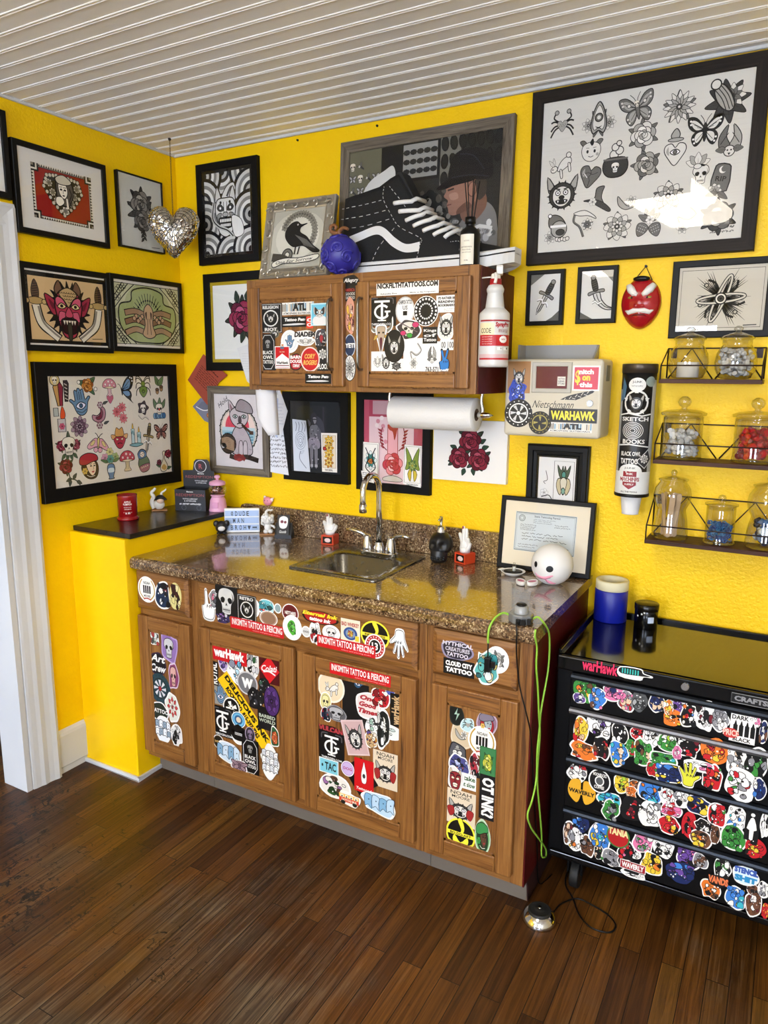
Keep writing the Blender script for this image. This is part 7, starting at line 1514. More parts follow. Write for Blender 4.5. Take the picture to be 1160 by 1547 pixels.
A=Art(q+U_*.026+V_*.043+N_*.0062,U_,V_);A.rect(-.026,-.043,.026,.043,'#17171a');A.blob([(0,.038),(.017,.03),(.019,.01),(.014,-.01),(0,-.016),(-.014,-.01),(-.019,.01),(-.017,.03)],WH,4);A.push(-.006,.014,.009);m_rose(A,'#8c2c44','#5c1a2c','#333','#a84a5c',K,0);A.pop();A.push(.008,.012,.008);m_rose(A,'#8c2c44','#5c1a2c','#333','#a84a5c',K,0);A.pop();A.text('Goods',0,-.029,.03,.012,WH,.01,.3);A.mb.build('card_print',M_LABEL,t,local=True)
ORG=flat('#c8401c',.4,name='orange_plastic')
def hand_orn(x,y,face,label,var):
 t=thing('hand_ornament',label,'ornament',(x,y,.9148),face,'white hand ornaments on orange stands')
 m=MB();s=.027
 for x0,x1,z0,z1 in((-s,s,0,.006),(-s,s,.034,.040),(-s,-s+.006,.006,.034),(s-.006,s,.006,.034)):m.box(x0,-s,z0,x1,s,z1)
 m.build('stand',ORG,t,local=True,bevel=.001);MB().box(-s+.004,-s+.003,.005,s-.004,s-.003,.035).build('stand_panel',BLACK,t,local=True)
 m=MB();m.ell((0,-s+.003,.019),(.014,.0014,.009));m.build('stand_emblem',flat('#e9c9c4',.5,name='pale_emblem'),t,local=True)
 m=MB();G=[(-.0165,.0,.060,.096),(-.006,0,.062,.124),(.0055,0,.060,.112),(.0165,0,.056,.086)]if var==0 else[(-.014,0,.06,.112),(-.004,0,.062,.138),(.007,0,.06,.132),(.016,0,.056,.100)]
 m.ell((0,0,.062),(.023,.014,.026))
 m.cyl((0,0,.0402),(0,0,.060),.019,.020,18)
 for k,(fx_,fy_,z0,z1)in enumerate(G):
  b_=.004*(k-1.5);m.tube(spline([(fx_*.9,0,z0),(fx_+b_*.4,-.002,(z0+z1)/2),(fx_+b_,-.004 if k in(1,2)else-.010,z1)],4),[.0082,.0080,.0078,.0076,.0074,.0072,.007,.0062,.004],10)
 m.tube(spline([(.012,-.004,.050),(.026,-.006,.066),(.033,-.008,.082)],4),[.009,.0088,.0085,.008,.0078,.0074,.007,.0064,.0042],10)
 m.build('hand',WHITE,t,local=True)
 k=1;z1=G[1][3]
 m=MB();m.ell((G[1][0]-.002,-.0075,z1-.006),(.0045,.0024,.008));m.build('painted_nail',flat('#8c3c4c',.3,name='painted_nail'),t,local=True)
hand_orn(.838,-.072,8*D2R,'white hand ornament on an orange stand left of the sink',0)
hand_orn(1.437,-.072,-22*D2R,'white hand ornament on an orange stand right of the black skull',1)
t=thing('soap_dispenser','black skull soap dispenser with chrome pump, right of the sink','soap dispenser',(1.345,-.090,.9148),8*D2R)
def skf(p):
 d=Vector(p);r=1.0
 for ex in(-.42,.42):
  e=Vector((ex,-.86,.02)).normalized();a_=d.angle(e);r-=.27*math.exp(-(a_/.27)**2)
 e=Vector((0,-.9,-.30)).normalized();r-=.16*math.exp(-(d.angle(e)/.13)**2)
 for ex in(-.75,.75):e=Vector((ex,-.6,-.28)).normalized();r+=.09*math.exp(-(d.angle(e)/.22)**2)
 e=Vector((0,-.8,.3)).normalized();r+=.03*math.exp(-(d.angle(e)/.3)**2)
 if d.z<-.45:r*=1-.10*(-.45-d.z)
 return d*r
m=MB();m.ell((0,.006,.064),(.044,.052,.048),40,28,fn=skf);m.lathe([(.0,.0002),(.026,.0002),(.030,.006),(.0315,.02),(.032,.032),(.028,.045)],(0,-.017,0),24)
SKB=flat('#101011',.4,noise=.15,name='black_ceramic');m.build('skull',SKB,t,local=True)
for row in(.014,.0215):
 for k in range(6):
  a_=(-50+20*k)*D2R;m=MB();m.ell((.0315*math.sin(a_),-.017-.0315*math.cos(a_),row),(.0047,.0047,.0036),8,6);m.build('tooth',SKB,t,local=True)
m=MB();m.lathe([(.0175,.109),(.0175,.114),(.0165,.118),(.0165,.130),(.009,.133),(.0055,.135),(.0055,.156),(.007,.157),(.007,.168),(0,.169)],(0,.004,0),20);m.tube([(0,.004,.164),(0,-.012,.163),(0,-.030,.158)],[.004,.0036,.003],8);m.build('pump',CHROME,t,local=True)
RC=Vector((1.347,-.172,1.4675));t=thing('paper_towel_roll','white paper towel roll on a metal holder under the wall cabinet','paper towels',(1.347,-.172,1.411))
PAPW=flat('#e3e2de',.9,noise=.5,nscale=140,name='embossed_paper');Mx=Matrix(((0,0,1),(1,0,0),(0,1,0)))
MB().lathe([(.021,-.160),(.0565,-.160),(.0572,-.158),(.0572,.158),(.0565,.160),(.021,.160)],RC,40,0,Mx).build('roll',PAPW,t)
MB().lathe([(.0175,-.1605),(.0212,-.1605),(.0212,.1605),(.0175,.1605),(.0175,-.1605)],RC,28,0,Mx).build('core',flat('#6b5542',.85,name='cardboard_core'),t)
th=thing('towel_holder','metal paper towel holder bar screwed under the wall cabinet','holder',(1.347,-.172,1.46))
m=MB();m.lathe([(0,-.185),(.008,-.184),(.0085,.14),(.0095,.165),(.0105,.185),(.008,.205),(.0,.222)],RC,16,0,Mx);m.build('bar',CHROME,th)
for xx in(1.347-.178,1.347+.178):m=MB();m.tube(spline([(xx,-.172,1.4675),(xx+.004,-.172,1.485),(xx-.002,-.172,1.515),(xx+.002,-.172,1.5435)],4),.006,8);m.build('hanger',CHROME,th)
P_=[[(.652,-.298),(.668,-.312),(.69,-.318),(.712,-.312),(.728,-.296),(.735,-.276)]]
v=[];f=[];rows=8
for j in range(rows+1):
 z=1.5435-(1.5435-1.372)*j/rows
 for i,(x,y)in enumerate(P_[0]):
  s_=j/rows;zz=z+.03*s_*abs(i-3.2)*(i<3)*.9;v.append((x+.014*s_+.004*i*s_*.3,y-.012*s_,zz))
n_=6
for j in range(rows):
 for i in range(n_-1):f.append((j*n_+i,j*n_+n_+i,j*n_+n_+i+1,j*n_+i+1))
m=MB();m.add(v,f,0,True);o=m.build('curled_paper',flat('#dfe0e4',.8,name='white_paper'));tag(o,'curled white sheet of paper hanging below the left end of the wall cabinet','paper')
so=o.modifiers.new('thick','SOLIDIFY');so.thickness=.0012
TOPZ=UZ1+.0006
fc=Vector((1.033,-.286,TOPZ+.0655));FR=.066
t=thing('carved_fruit','purple-blue ball carved with swirls and a curly brown stem on the wall cabinet','ornament',(1.033,-.286,TOPZ))
FRUIT=flat('#2f2a8c',.42,name='purple_wax')
MB().ell(fc,(FR,FR,FR*.985),36,24).build('ball',FRUIT,t)
def swirl(mb,dirv,sz,sg,turns=1.6):
 d=Vector(dirv).normalized();a=d.orthogonal().normalized();b_=d.cross(a);pts=[];k=22
 for i in range(k):
  th_=sg*2*PI*turns*i/k;r_=sz*(1-i/k*.9);p=d+a*r_*math.cos(th_)+b_*r_*math.sin(th_);pts.append(fc+p.normalized()*FR*.992)
 mb.tube(pts,[.0062*(1-.5*i/k)for i in range(k)],7)
r_=random.Random(3);ds=[]
while len(ds)<15:
 d=Vector((r_.gauss(0,1),r_.gauss(-.5,1),r_.gauss(0,1)))
 if d.length>.2 and all(d.angle(e)>.62 for e in ds):ds.append(d)
m=MB()
for i,d in enumerate(ds):swirl(m,d,.36,1 if i%2 else-1)
m.build('carved_swirls',FRUIT,t)['kind']='stuff'
m=MB();m.tube(spline([fc+Vector((0,0,FR*.95)),fc+Vector((-.004,-.004,FR+.012)),fc+Vector((.014,-.004,FR+.022)),fc+Vector((.034,-.006,FR+.016))],5),[.008-.0002*i for i in range(16)],9)
m.tube(spline([fc+Vector((0,0,FR+.008)),fc+Vector((-.018,-.004,FR+.008)),fc+Vector((-.034,-.006,FR+.014)),fc+Vector((-.036,-.008,FR+.028)),fc+Vector((-.022,-.008,FR+.034)),fc+Vector((-.012,-.008,FR+.026)),fc+Vector((-.018,-.008,FR+.020))],5),[.0075-.0001*i for i in range(31)],9);m.build('stem',flat('#7c4f2c',.5,name='brown_stem'),t)
c=Vector((1.508,-.274,TOPZ));t=thing('reed_diffuser','black bottle reed diffuser with cream label in front of the shoe toe','diffuser',c)
MB().lathe([(0,0),(.030,0),(.032,.003),(.032,.096),(.029,.108),(.016,.118),(.0135,.122),(.0135,.128),(.017,.129),(.017,.148),(.006,.149)],c,28).build('bottle',BLACK,t)
for dx,dy in((-.022,.002),(-.010,-.006),(.004,.008),(.014,-.004),(.024,.004),(.030,-.006)):MB().cyl(c+Vector((dx*.2,dy*.2,.10)),c+Vector((dx,dy,.262-abs(dx)*.4)),.0016,n=6).build('reed',BLACKM,t)
w=Wrap(c,.0322,to_cam(c.x,c.y)-.35);w.band(-.024,.024,.004,.094,'#e4dfcf')
for s_,z,ww,hh in(('VOTIVO',.074,.018,.004),('MEDITERRANEAN',.056,.036,.004),('FIG & CEDAR',.048,.028,.004),('REED DIFFUSER',.04,.03,.003),('200 ML',.016,.014,.004)):w.text(s_,0,z,ww,hh,'#6c6558',.01)
w.done('label',t)
t=thing('display_shoe','giant black high-top canvas shoe with white laces on top of the wall cabinet','shoe',(1.3,-.152,TOPZ))
SY=-.150;BOT=TOPZ+.0005
def lerp(T,x):
 if x<=T[0][0]:return T[0][1]
 for(a,b_),(c_,d_)in zip(T,T[1:]):
  if x<=c_:return b_+(d_-b_)*(x-a)/(c_-a)
 return T[-1][1]
TOPP=[(.985,2.214),(1.06,2.224),(1.13,2.236),(1.18,2.262),(1.205,2.268),(1.222,2.240),(1.262,2.182),(1.338,2.108),(1.40,2.066),(1.445,2.038),(1.50,2.026),(1.56,2.012),(1.60,1.996),(1.625,1.985)]
HW=[(.985,.050),(1.02,.064),(1.10,.070),(1.25,.070),(1.40,.082),(1.50,.085),(1.57,.074),(1.605,.052),(1.625,.028)]
def solez(x):return BOT+(max(0,x-1.50)/.13)**2*.020
def side(x,z):
 """near side surface of the upper at x, z"""
 z0=solez(x)+.03;tp=lerp(TOPP,x);k=max(0,min(1,(z-z0)/max(tp-z0,.01)));hw=lerp(HW,x)
 hgt=max(tp-z0,.01);low=min(1,(z-z0)/.12)
 return SY-hw*(1-.42*min(1,k*1.0)**2.2)*1.0
xs=[.985+(1.625-.985)*i/44 for i in range(45)];prof_k=[0,.15,.3,.45,.6,.72,.84,.93,1.0]
v=[];f=[]
for x in xs:
 z0=solez(x)+.028;tp=lerp(TOPP,x)
 ring=[(x,side(x,z0+(tp-z0)*k),z0+(tp-z0)*k)for k in prof_k]+[(x,SY,tp+.004)]+[(x,2*SY-side(x,z0+(tp-z0)*k),z0+(tp-z0)*k)for k in prof_k[::-1]]
 v+=ring
n_=len(ring)
for i in range(len(xs)-1):
 for j in range(n_-1):f.append((i*n_+j,i*n_+n_+j,i*n_+n_+j+1,i*n_+j+1))
f.append(list(range(n_)));f.append([(len(xs)-1)*n_+j for j in range(n_)][::-1])
m=MB();m.add(v,f,0,True);m.build('upper',flat('#0d0d0e',.8,noise=.3,nscale=200,name='black_canvas'),t)
m=MB();m.prism([(1.00,2.214),(1.06,2.227),(1.13,2.240),(1.165,2.252),(1.165,2.246),(1.0,2.205)],(0,SY-.028,0),(1,0,0),(0,0,1),(0,.056,0));m.build('collar_lining',flat('#1b1a1a',.9,name='dark_lining'),t)
m=MB();m.prism([(1.168,2.246),(1.198,2.282),(1.212,2.280),(1.262,2.190),(1.248,2.18)],(0,SY-.034,0),(1,0,0),(0,0,1),(0,.068,0));m.build('tongue',flat('#141415',.7,name='black_tongue'),t,bevel=.004)
def outline(off,n=40):
 L=[(x,SY-lerp(HW,x)-off)for x in xs];R=[(x,2*SY-y)for x,y in L[::-1]];return L+R
m=MB();v=[];f=[];O=outline(.004);k=len(O)
for lev in(0,.012,.03,.044,.047):
 for x,y in O:
  sh=1 if lev<.045 else .96;v.append((x,SY+(y-SY)*sh,solez(x)+lev))
for a in range(4):
 for i in range(k):j=(i+1)%k;f.append((a*k+i,a*k+j,a*k+k+j,a*k+k+i))
f.append(list(range(k))[::-1]);f.append([4*k+i for i in range(k)])
m.add(v,f,0,False);m.build('sole',flat('#dcdcda',.5,name='white_rubber'),t)
m=MB();q=[(x,y,solez(x)+.034)for x,y in outline(.0045)][:45];m.tube(q,.0022,6);m.build('sole_line',BLACK,t)
def on_side(pts,out=.0012):return[Vector((x,side(x,z)-out,z))for x,z in pts]
def ribbon(name,a_,b_,mat,out=.0016):
 A_=[p for p in spline([(x,z,0)for x,z in a_],6)];B_=[p for p in spline([(x,z,0)for x,z in b_],6)];v=[];f=[]
 for p,q in zip(A_,B_):
  for kk in range(5):
   x=p.x+(q.x-p.x)*kk/4;z=p.y+(q.y-p.y)*kk/4;v.append((x,side(x,z)-out,z))
 L=len(A_)
 for i in range(L-1):
  for kk in range(4):f.append((i*5+kk,i*5+kk+1,i*5+6+kk,i*5+5+kk))
 return MB().add(v,f,0,True).build(name,mat,t)
def zx(px,py):p=ony(-.226,480+px/3.625,160+py/3.625);return(p.x,p.z)
STR=flat('#d9d9d8',.6,name='white_leather')
ribbon('side_stripe',[zx(*p)for p in((160,712),(230,685),(310,655),(360,668),(420,722),(480,755),(556,742))],[zx(*p)for p in((180,752),(240,728),(305,703),(345,712),(400,765),(470,800),(552,795))],STR)
for pts in([(100,553),(220,535),(340,506)],[(100,612),(230,598),(370,564)],[(100,668),(240,655),(395,612)],[(338,430),(340,500),(390,590),(440,660),(556,722),(556,760),(540,840)],[(290,858),(330,770),(420,655)],[(370,430),(430,500),(480,570)],[(720,742),(760,736),(775,760),(776,790)]):
 P=[zx(*p)for p in pts];S_=spline([(x,z,0)for x,z in P],7);m=MB()
 for i in range(0,len(S_)-1,1):
  if i%2==0:
   a_,b_=S_[i],S_[i+1];m.tube(on_side([(a_.x,a_.y),(b_.x,b_.y)],.0008),.0010,5)
 m.build('stitching',STR,t)['kind']='stuff'
for(x0,z0),(x1,z1)in[(zx(*a_),zx(*b_))for a_,b_ in(((408,530),(492,515)),((437,575),(535,565)),((475,625),(552,590)),((518,655),(595,618)),((572,682),(640,650)),((630,705),(680,672)),((690,720),(715,690)))]:
 m=MB();pts=[]
 for kk in range(7):
  fr=kk/6;x=x0+(x1-x0)*fr;z=z0+(z1-z0)*fr;pts.append((x,side(x,z)-.006-.004*math.sin(fr*PI),z))
 pts.append((x1+.01,SY-.03,z1+.012));pts.append((x1+.012,SY+.03,z1+.014))
 m.tube(pts,.0074,8);m.build('lace',flat('#e6e6e4',.8,name='white_lace'),t)
c=Vector((1.6135,-.312,0));zf=lambda v_:ony(-.312,743,390+v_/8.59).z;zb=zf(1415)
t=thing('spray_bottle','white and red trigger spray bottle hanging on the red side of the wall cabinet','spray bottle',(c.x,c.y,zb))
MILK=flat('#cfcfcd',.3,name='milky_plastic')
pr_=[(0,zb),(.043,zb),(.0465,zb+.006),(.047,zb+.012),(.047,zf(735)),(.0455,zf(715)),(.031,zf(655))]
nz0,nz1=zf(655),zf(450)
for i in range(12):z=nz0+(nz1-nz0)*(i+.5)/12;r_=.029-.006*i/12;pr_+=[(r_,z-.0015),(r_+.0008,z)]
pr_+=[(.0265,zf(430)),(.027,zf(405)),(.021,zf(355)),(.018,zf(350))]
MB().lathe(pr_,c,32).build('bottle',MILK,t)
MB().lathe([(.0185,zf(354)),(.0175,zf(275)),(.012,zf(274))],c,24).build('collar',flat('#a8141c',.35,name='red_collar'),t)
m=MB();m.lathe([(.0145,zf(274)),(.0145,zf(215)),(.012,zf(205))],c,20);z0=zf(215);m.prism([(-.020,0),(.020,0),(.024,.02),(.016,.028),(-.030,.026),(-.034,.016)],(c.x+.0,c.y+.004,z0-.001),Vector((.35,-.94,0)),(0,0,1),Vector((.94,.35,0))*.020);m.build('trigger_head',WHITE,t,bevel=.003)
m=MB();m.tube(spline([(c.x+.022*.35,c.y-.022,z0),(c.x+.014,c.y-.034,z0-.014),(c.x+.012,c.y-.036,z0-.03)],4),.005,8);m.build('trigger',WHITE,t)
MB().cyl((1.5637,c.y+.012,zf(242)),(c.x-.013,c.y+.004,zf(242)),.002,n=8).build('hook',WHITE,t)
w=Wrap((c.x,c.y,0),.0473,to_cam(c.x,c.y)+.15);H_=.058
w.band(-H_,H_,zf(832),zf(812),'#a01c28');w.band(-H_,-.006,zf(1005),zf(850),'#e2d8b0');w.band(-H_,H_,zf(1145),zf(1005),'#b5151d');w.band(-H_,H_,zf(1322),zf(1298),'#b5202a');w.band(-H_,H_,zf(1296),zf(1250),'#d0b0b0')
w.text('CODE',-.034,zf(950),.036,.015,'#2a2a2a',.01);w.text('SprayPro',.022,zf(880),.050,.018,'#a81420',.05,.1);w.text('SPRAY BOTTLE',.024,zf(945),.034,.005,'#8c2a30',.01);w.text('32 oz with trigger',.024,zf(965),.034,.005,'#8c2a30',.01)
for z in(1030,1060,1090,1120):w.text('caution keep out of reach',-.030,zf(z),.036,.004,'#f0d8d8',.01)
for k in range(12):w.circ(.024+.011*math.cos(k*.5236),zf(1062)+.008*math.sin(k*.5236),.0035,'#f2eee8',n=6);w.z-=w.DZ
w.z+=w.DZ;w.circ(.024,zf(1062),.011,'#f2eee8',ry=.008);w.text('NEW',.024,zf(1062),.014,.005,'#a81420',.02)
for x in(.012,.034):w.rect(x-.008,zf(1200),x+.008,zf(1160),'#f4f4f2');w.rect(x+.003,zf(1190),x+.008,zf(1165),'#222')
w.done('label',t)
m=MB();m.box(1.5637,-.150,1.70,1.582,-.120,1.735);m.cyl((1.582,-.135,1.715),(1.592,-.135,1.715),.010,.006,12);tag(m.build('wall_hook',BLACK,bevel=.003),'small black hook on the red cabinet side behind the spray bottle','hook')
def hit(c,r,px,py,out=.0004):
 d=(FW+RT*((px-580)/FPX)-UP*((py-773.5)/FPX)).normalized();oc=CAM-c;b_=oc.dot(d);q=b_*b_-oc.dot(oc)+r*r
 if q<0:p=CAM+d*(-b_)-c
 else:p=CAM+d*(-b_-math.sqrt(q))-c
 return c+p.normalized()*(r+out)
bc=Vector((1.795,-.172,.9147+.0648));BR=.069
t=thing('ball_lamp','white ball head with black eyes and pink mouth in front of the certificate','ornament',(bc.x,bc.y,.9147))
MB().ell(bc,BR,36,26,v0=-1.22).build('ball',flat('#e2e2e0',.5,name='white_vinyl'),t)
def sp(px,py):return(740+px/8.286,820+py/8.286)
def patch(name,pts,mat,out):
 q=[hit(bc,BR,*sp(*p),out)for p in pts];cc=sum(q,Vector())/len(q);cc=bc+(cc-bc).normalized()*(BR+out)
 m=MB();L=len(q);mid=[bc+((a_+cc)/2-bc).normalized()*(BR+out)for a_ in q];m.add(q+mid+[cc],[(i,(i+1)%L,L+(i+1)%L,L+i)for i in range(L)]+[(L+i,L+(i+1)%L,2*L)for i in range(L)],0,True);return m.build(name,mat,t)
patch('eye',[(748+46*math.cos(k*PI/9),330+40*math.sin(k*PI/9))for k in range(18)],BLACK,.0008);patch('eye',[(577+19*math.cos(k*PI/9),268+38*math.sin(k*PI/9))for k in range(18)],BLACK,.0008)
m=MB();LP=lambda L:spline([hit(bc,BR,*sp(*p),-.0030)for p in L],4)
u=LP([(566,372),(600,412),(650,436),(700,440),(750,425),(792,416)]);m.tube(u,[.0035+.003*math.sin(PI*i/(len(u)-1))for i in range(len(u))],8);u=LP([(690,456),(730,484),(775,504),(822,512)]);m.tube(u,[.004+.0035*math.sin(PI*i/(len(u)-1))for i in range(len(u))],8);m.build('mouth',flat('#e39ab2',.5,name='pink_mouth'),t)
m=MB();m.tube([hit(bc,BR,*sp(*p),.0032)for p in((575,405),(620,436),(690,450),(760,432))],.0008,5);m.tube([hit(bc,BR,*sp(*p),.0030)for p in((700,452),(720,480),(760,502))],.0008,5);m.build('mouth_line',flat('#7c3c4c',.5,name='mouth_line'),t)
c=Vector((1.648,-.138,.9148));t=thing('trinket_dish','small white dish with a black inside, left of the white ball head','dish',c)
MB().lathe([(0,0),(.026,0),(.030,.003),(.042,.012),(.043,.0135),(.040,.0135),(.030,.006),(0,.005)],c,30).build('saucer',WHITE,t)
MB().lathe([(0,.009),(.031,.009),(.033,.0125),(.0,.0135)],c,26).build('black_lining',BLACKM,t)
m=MB();m.prism([(-.052,-.01),(-.036,-.014),(-.034,.012),(-.046,.014)],c+Vector((0,0,.0136)),(1,0,0),(0,1,0),(0,0,.002));m.build('handle',WHITE,t)
q=c+Vector((.004,-.002,.0138));t=thing('glass_vial','tiny clear-topped vial with a white label standing in the black-lined dish','vial',q)
MB().lathe([(0,0),(.0068,0),(.0068,.018),(.0045,.022),(.0045,.030),(0,.031)],q,16).build('vial',M_JAR,t);MB().lathe([(0,.0008),(.0062,.0008),(.0062,.015),(0,.015)],q,16).build('white_contents',WHITEM,t)
for k,(x,y,a_,lb)in enumerate(((1.712,-.243,38,'left of two tiny white clogs with pink insides, beside the ball head'),(1.748,-.232,-18,'right of two tiny white clogs with pink insides, touching the ball head'))):
 t=thing('toy_clog',lb,'toy shoe',(x,y,.9149),a_*D2R,'tiny white clogs')
 def shf(p):return Vector((p.x*(1+.12*p.y),p.y,max(p.z,-.55)))
 m=MB();m.ell((0,0,.0078),(.0145,.024,.0135),22,12,fn=shf,v1=.45);m.tube([(.0135*math.cos(a2),.0215*math.sin(a2),.0135)for a2 in[2*PI*i/20 for i in range(20)]],.002,6,closed=True);m.build('shell',WHITE,t,local=True)
 m=MB();m.ell((0,0,.0125),(.0125,.0205,.0012));m.build('pink_lining',flat('#b8607c',.6,name='pink_lining'),t,local=True)
c=Vector((1.834,-.600,.9148));t=thing('power_adapter','clear grey power adapter hub on the front right corner of the counter','adapter',c)
SMOKE=flat('#6f7274',.2,coat=.4,name='smoky_plastic')
m=MB();o8_=[(.036*math.cos((22.5+45*i)*D2R),.034*math.sin((22.5+45*i)*D2R))for i in range(8)];m.prism(o8_,c,(1,0,0),(0,1,0),(0,0,.026));m.build('housing',SMOKE,t,bevel=.003)
MB().lathe([(.020,.0262),(.0195,.046),(.016,.048),(0,.048)],c,24).build('dial_housing',flat('#8d9092',.15,coat=.5,name='clear_grey_plastic'),t);MB().lathe([(.0,.0485),(.0145,.0485),(.0155,.051),(.012,.0535),(0,.053)],c,24).build('dial',BLACK,t)
for k,(dx,dy)in enumerate(((.004,-.035),(.018,-.031),(.031,-.018))):MB().box(c.x+dx-.006,c.y+dy-.006,c.z+.002,c.x+dx+.006,c.y+dy+.004,c.z+.018).build('socket',BLACK,t,bevel=.001)
GRN=flat('#8fc23c',.5,name='green_cord');
def side_pts(L,x=1.899):return[onx(x,*p)for p in L]
R1=side_pts([(822,942),(829,956),(830,980),(827.6,1014),(821.4,1049),(816.6,1078),(815,1100),(811.6,1133),(810,1177),(803.7,1209),(796.7,1231),(802,1250),(813,1266),(824,1282),(824,1294),(818,1292),(818,1262),(814.8,1221),(811.6,1183),(812.5,1150),(815.5,1110),(813.8,1077),(812.4,1039),(810,1007),(811,978),(808,962),(809,951)],1.8985)
m=MB();m.tube(spline([c+Vector((.034,.006,.012)),c+Vector((.048,.004,.020))]+R1[:25]+[R1[25],R1[26]],4),.0028,8);o=m.build('green_cord',GRN);tag(o,'lime green cord looping down beside the red cabinet side','cord')
m=MB();m.tube(spline([c+Vector((-.034,.0,.014)),c+Vector((-.050,-.012,.020)),c+Vector((-.064,-.034,.010)),Vector((1.763,-.656,.905)),Vector((1.760,-.660,.880)),Vector((1.760,-.658,.855))],5),.0032,8);t=thing('adapter_cable','short lime green cable with black plug hanging before the right drawer','cable',(1.757,-.650,.764));m.build('cable',GRN,t);m=MB();m.tube([(1.760,-.658,.856),(1.758,-.652,.83),(1.757,-.648,.808)],.0022,6);m.build('lead',BLACK,t);m=MB();m.box(1.748,-.655,.764,1.766,-.641,.809);m.build('plug_body',BLACK,t,bevel=.003);m=MB();m.box(1.766,-.652,.778,1.780,-.644,.798);m.build('plug_clip',BLACK,t,bevel=.002)
m=MB();m.tube(spline([c+Vector((.005,-.042,.010)),c+Vector((.006,-.054,.006)),Vector((1.843,-.659,.895)),Vector((1.843,-.657,.86)),Vector((1.845,-.648,.80)),Vector((1.856,-.645,.73)),Vector((1.878,-.646,.66)),Vector((1.8858,-.620,.58)),Vector((1.8855,-.57,.40)),Vector((1.8855,-.50,.16)),Vector((1.889,-.47,.012)),Vector((1.91,-.40,.004))],5),.0022,7);o=m.build('power_cable',BLACK);tag(o,'thin black cable running from the adapter down past the right cabinet edge','cord')
t=thing('wall_mask','red demon mask with white eyebrows and moustache hanging on the yellow wall','mask',(1.992,-.001,1.748));c=Vector((1.992,-.004,1.830));MR=flat('#a0101a',.22,coat=.5,name='red_lacquer')
def mkf(p):
 d=Vector(p);w_=1-.16*max(0,-d.z)**1.5;y=min(d.y,0.05)
 for ex,ez,s_,a_ in((0,-.02,.16,.22),(-.42,.05,.2,.08),(.42,.05,.2,.08),(0,-.62,.2,.10),(-.35,.35,.16,.10),(.35,.35,.16,.10),(0,.3,.1,-.05),(-.38,.18,.1,-.10),(.38,.18,.1,-.10)):y-=a_*math.exp(-((d.x-ex)**2+(d.z-ez)**2)/s_**2)*(d.y<.05)
 return Vector((d.x*w_,y,d.z))
M0=MB();M0 .ell(c,(.062,.040,.080),44,30,fn=mkf);M0 .build('face',MR,t)
def fpt(x,z,out=.002):
 y2=max(0,1-x*x/(1-.16*max(0,-z)**1.5)**2-z*z);p=mkf(Vector((x,-math.sqrt(y2),z)));return c+Vector((x*.062,p.y*.040-out,z*.080))
for s in(-1,1):
 m=MB();m.tube([fpt(s*x,z,-.002)for x,z in((.12,.30),(.28,.36),(.45,.50),(.58,.66),(.50,.74))],[.006,.010,.013,.011,.004],8);m.build('eyebrow',WHITEM,t)
 m=MB();m.ell(fpt(s*.40,.20,-.004),(.012,.006,.006),14,8);m.build('eye',flat('#b09a4c',.3,.6,name='gold_eye'),t);m=MB();m.ell(fpt(s*.38,.20,.002),(.0035,.002,.0035),8,6);m.build('pupil',BLACK,t)
 m=MB();m.ell(fpt(s*.13,-.12,-.005),(.010,.008,.007),12,8);m.build('nostril_wing',MR,t)
m=MB();m.tube([fpt(x,z,-.003)for x,z in((-.68,-.28),(-.5,-.36),(-.25,-.30),(0,-.29),(.25,-.30),(.5,-.36),(.68,-.28))],[.003,.008,.009,.007,.009,.008,.003],8);m.build('moustache',WHITEM,t)
m=MB();m.tube([fpt(x,z,-.001)for x,z in((-.4,-.52),(-.2,-.46),(0,-.45),(.2,-.46),(.4,-.52))],[.001,.003,.004,.003,.001],6);m.build('mouth',flat('#5c080c',.4,name='dark_red_mouth'),t)
m=MB();m.ell(fpt(0,.93,.006),(.026,.012,.009),18,10);m.build('black_cap',BLACK,t)
m=MB();m.tube([(1.966,-.012,1.90),(1.999,-.006,1.944),(2.022,-.012,1.90)],.0016,6);m.build('cord',flat('#3a2418',.8,name='brown_string'),t);MB().cyl((1.999,0,1.944),(1.999,-.009,1.944),.004,n=10).build('nail',BLACKM,t)
BEI=flat('#c9c1ac',.45,name='beige_enamel');GRYP=flat('#8d8b86',.45,name='grey_tray')
t=thing('paper_dispenser','beige wall dispenser with small window, covered with stickers','dispenser',(1.76,-.07,1.402))
DX0,DX1,DZ0,DZ1,DY=1.597,1.919,1.402,1.654,-.150
m=MB();m.box(DX0,DY,DZ0,DX1,-.012,DZ1);m.build('body',BEI,t,bevel=.012,seg=3)
m=MB();m.box(1.618,-.012,1.60,1.862,-.002,1.703);m.box(1.612,-.075,1.650,1.618,-.002,1.703);m.prism([(-.075,1.65),(-.002,1.65),(-.002,1.703)],(1.862,0,0),(0,1,0),(0,0,1),(.006,0,0));m.build('back_tray',GRYP,t)
fr=[ony(DY,*q)for q in((805,547),(865,548),(864,594),(803,592))];wx0,wx1,wz0,wz1=fr[0].x,fr[1].x,fr[2].z,fr[0].z
frame_mesh((wx0,DY+.001,wz0),(1,0,0),(0,0,1),(0,-1,0),wx1-wx0,wz1-wz0,prof(.014,.006),[flat('#b5b0a4',.5,name='grey_bezel')],'window_bezel',t);MB().box(wx0+.013,DY-.001,wz0+.013,wx1-.013,DY+.004,wz1-.013).build('window',flat('#5c1a2a',.15,coat=.5,name='maroon_window'),t)
m=MB();q=ony(DY,891,609.5);m.cyl(q+Vector((0,.002,0)),q+Vector((0,-.005,0)),.011,.010,20);m.build('lock',STEEL,t);m=MB();m.box(1.9188,-.105,1.585,1.9205,-.06,1.635);m.build('side_label',flat('#77756c',.6,name='grey_label'),t)
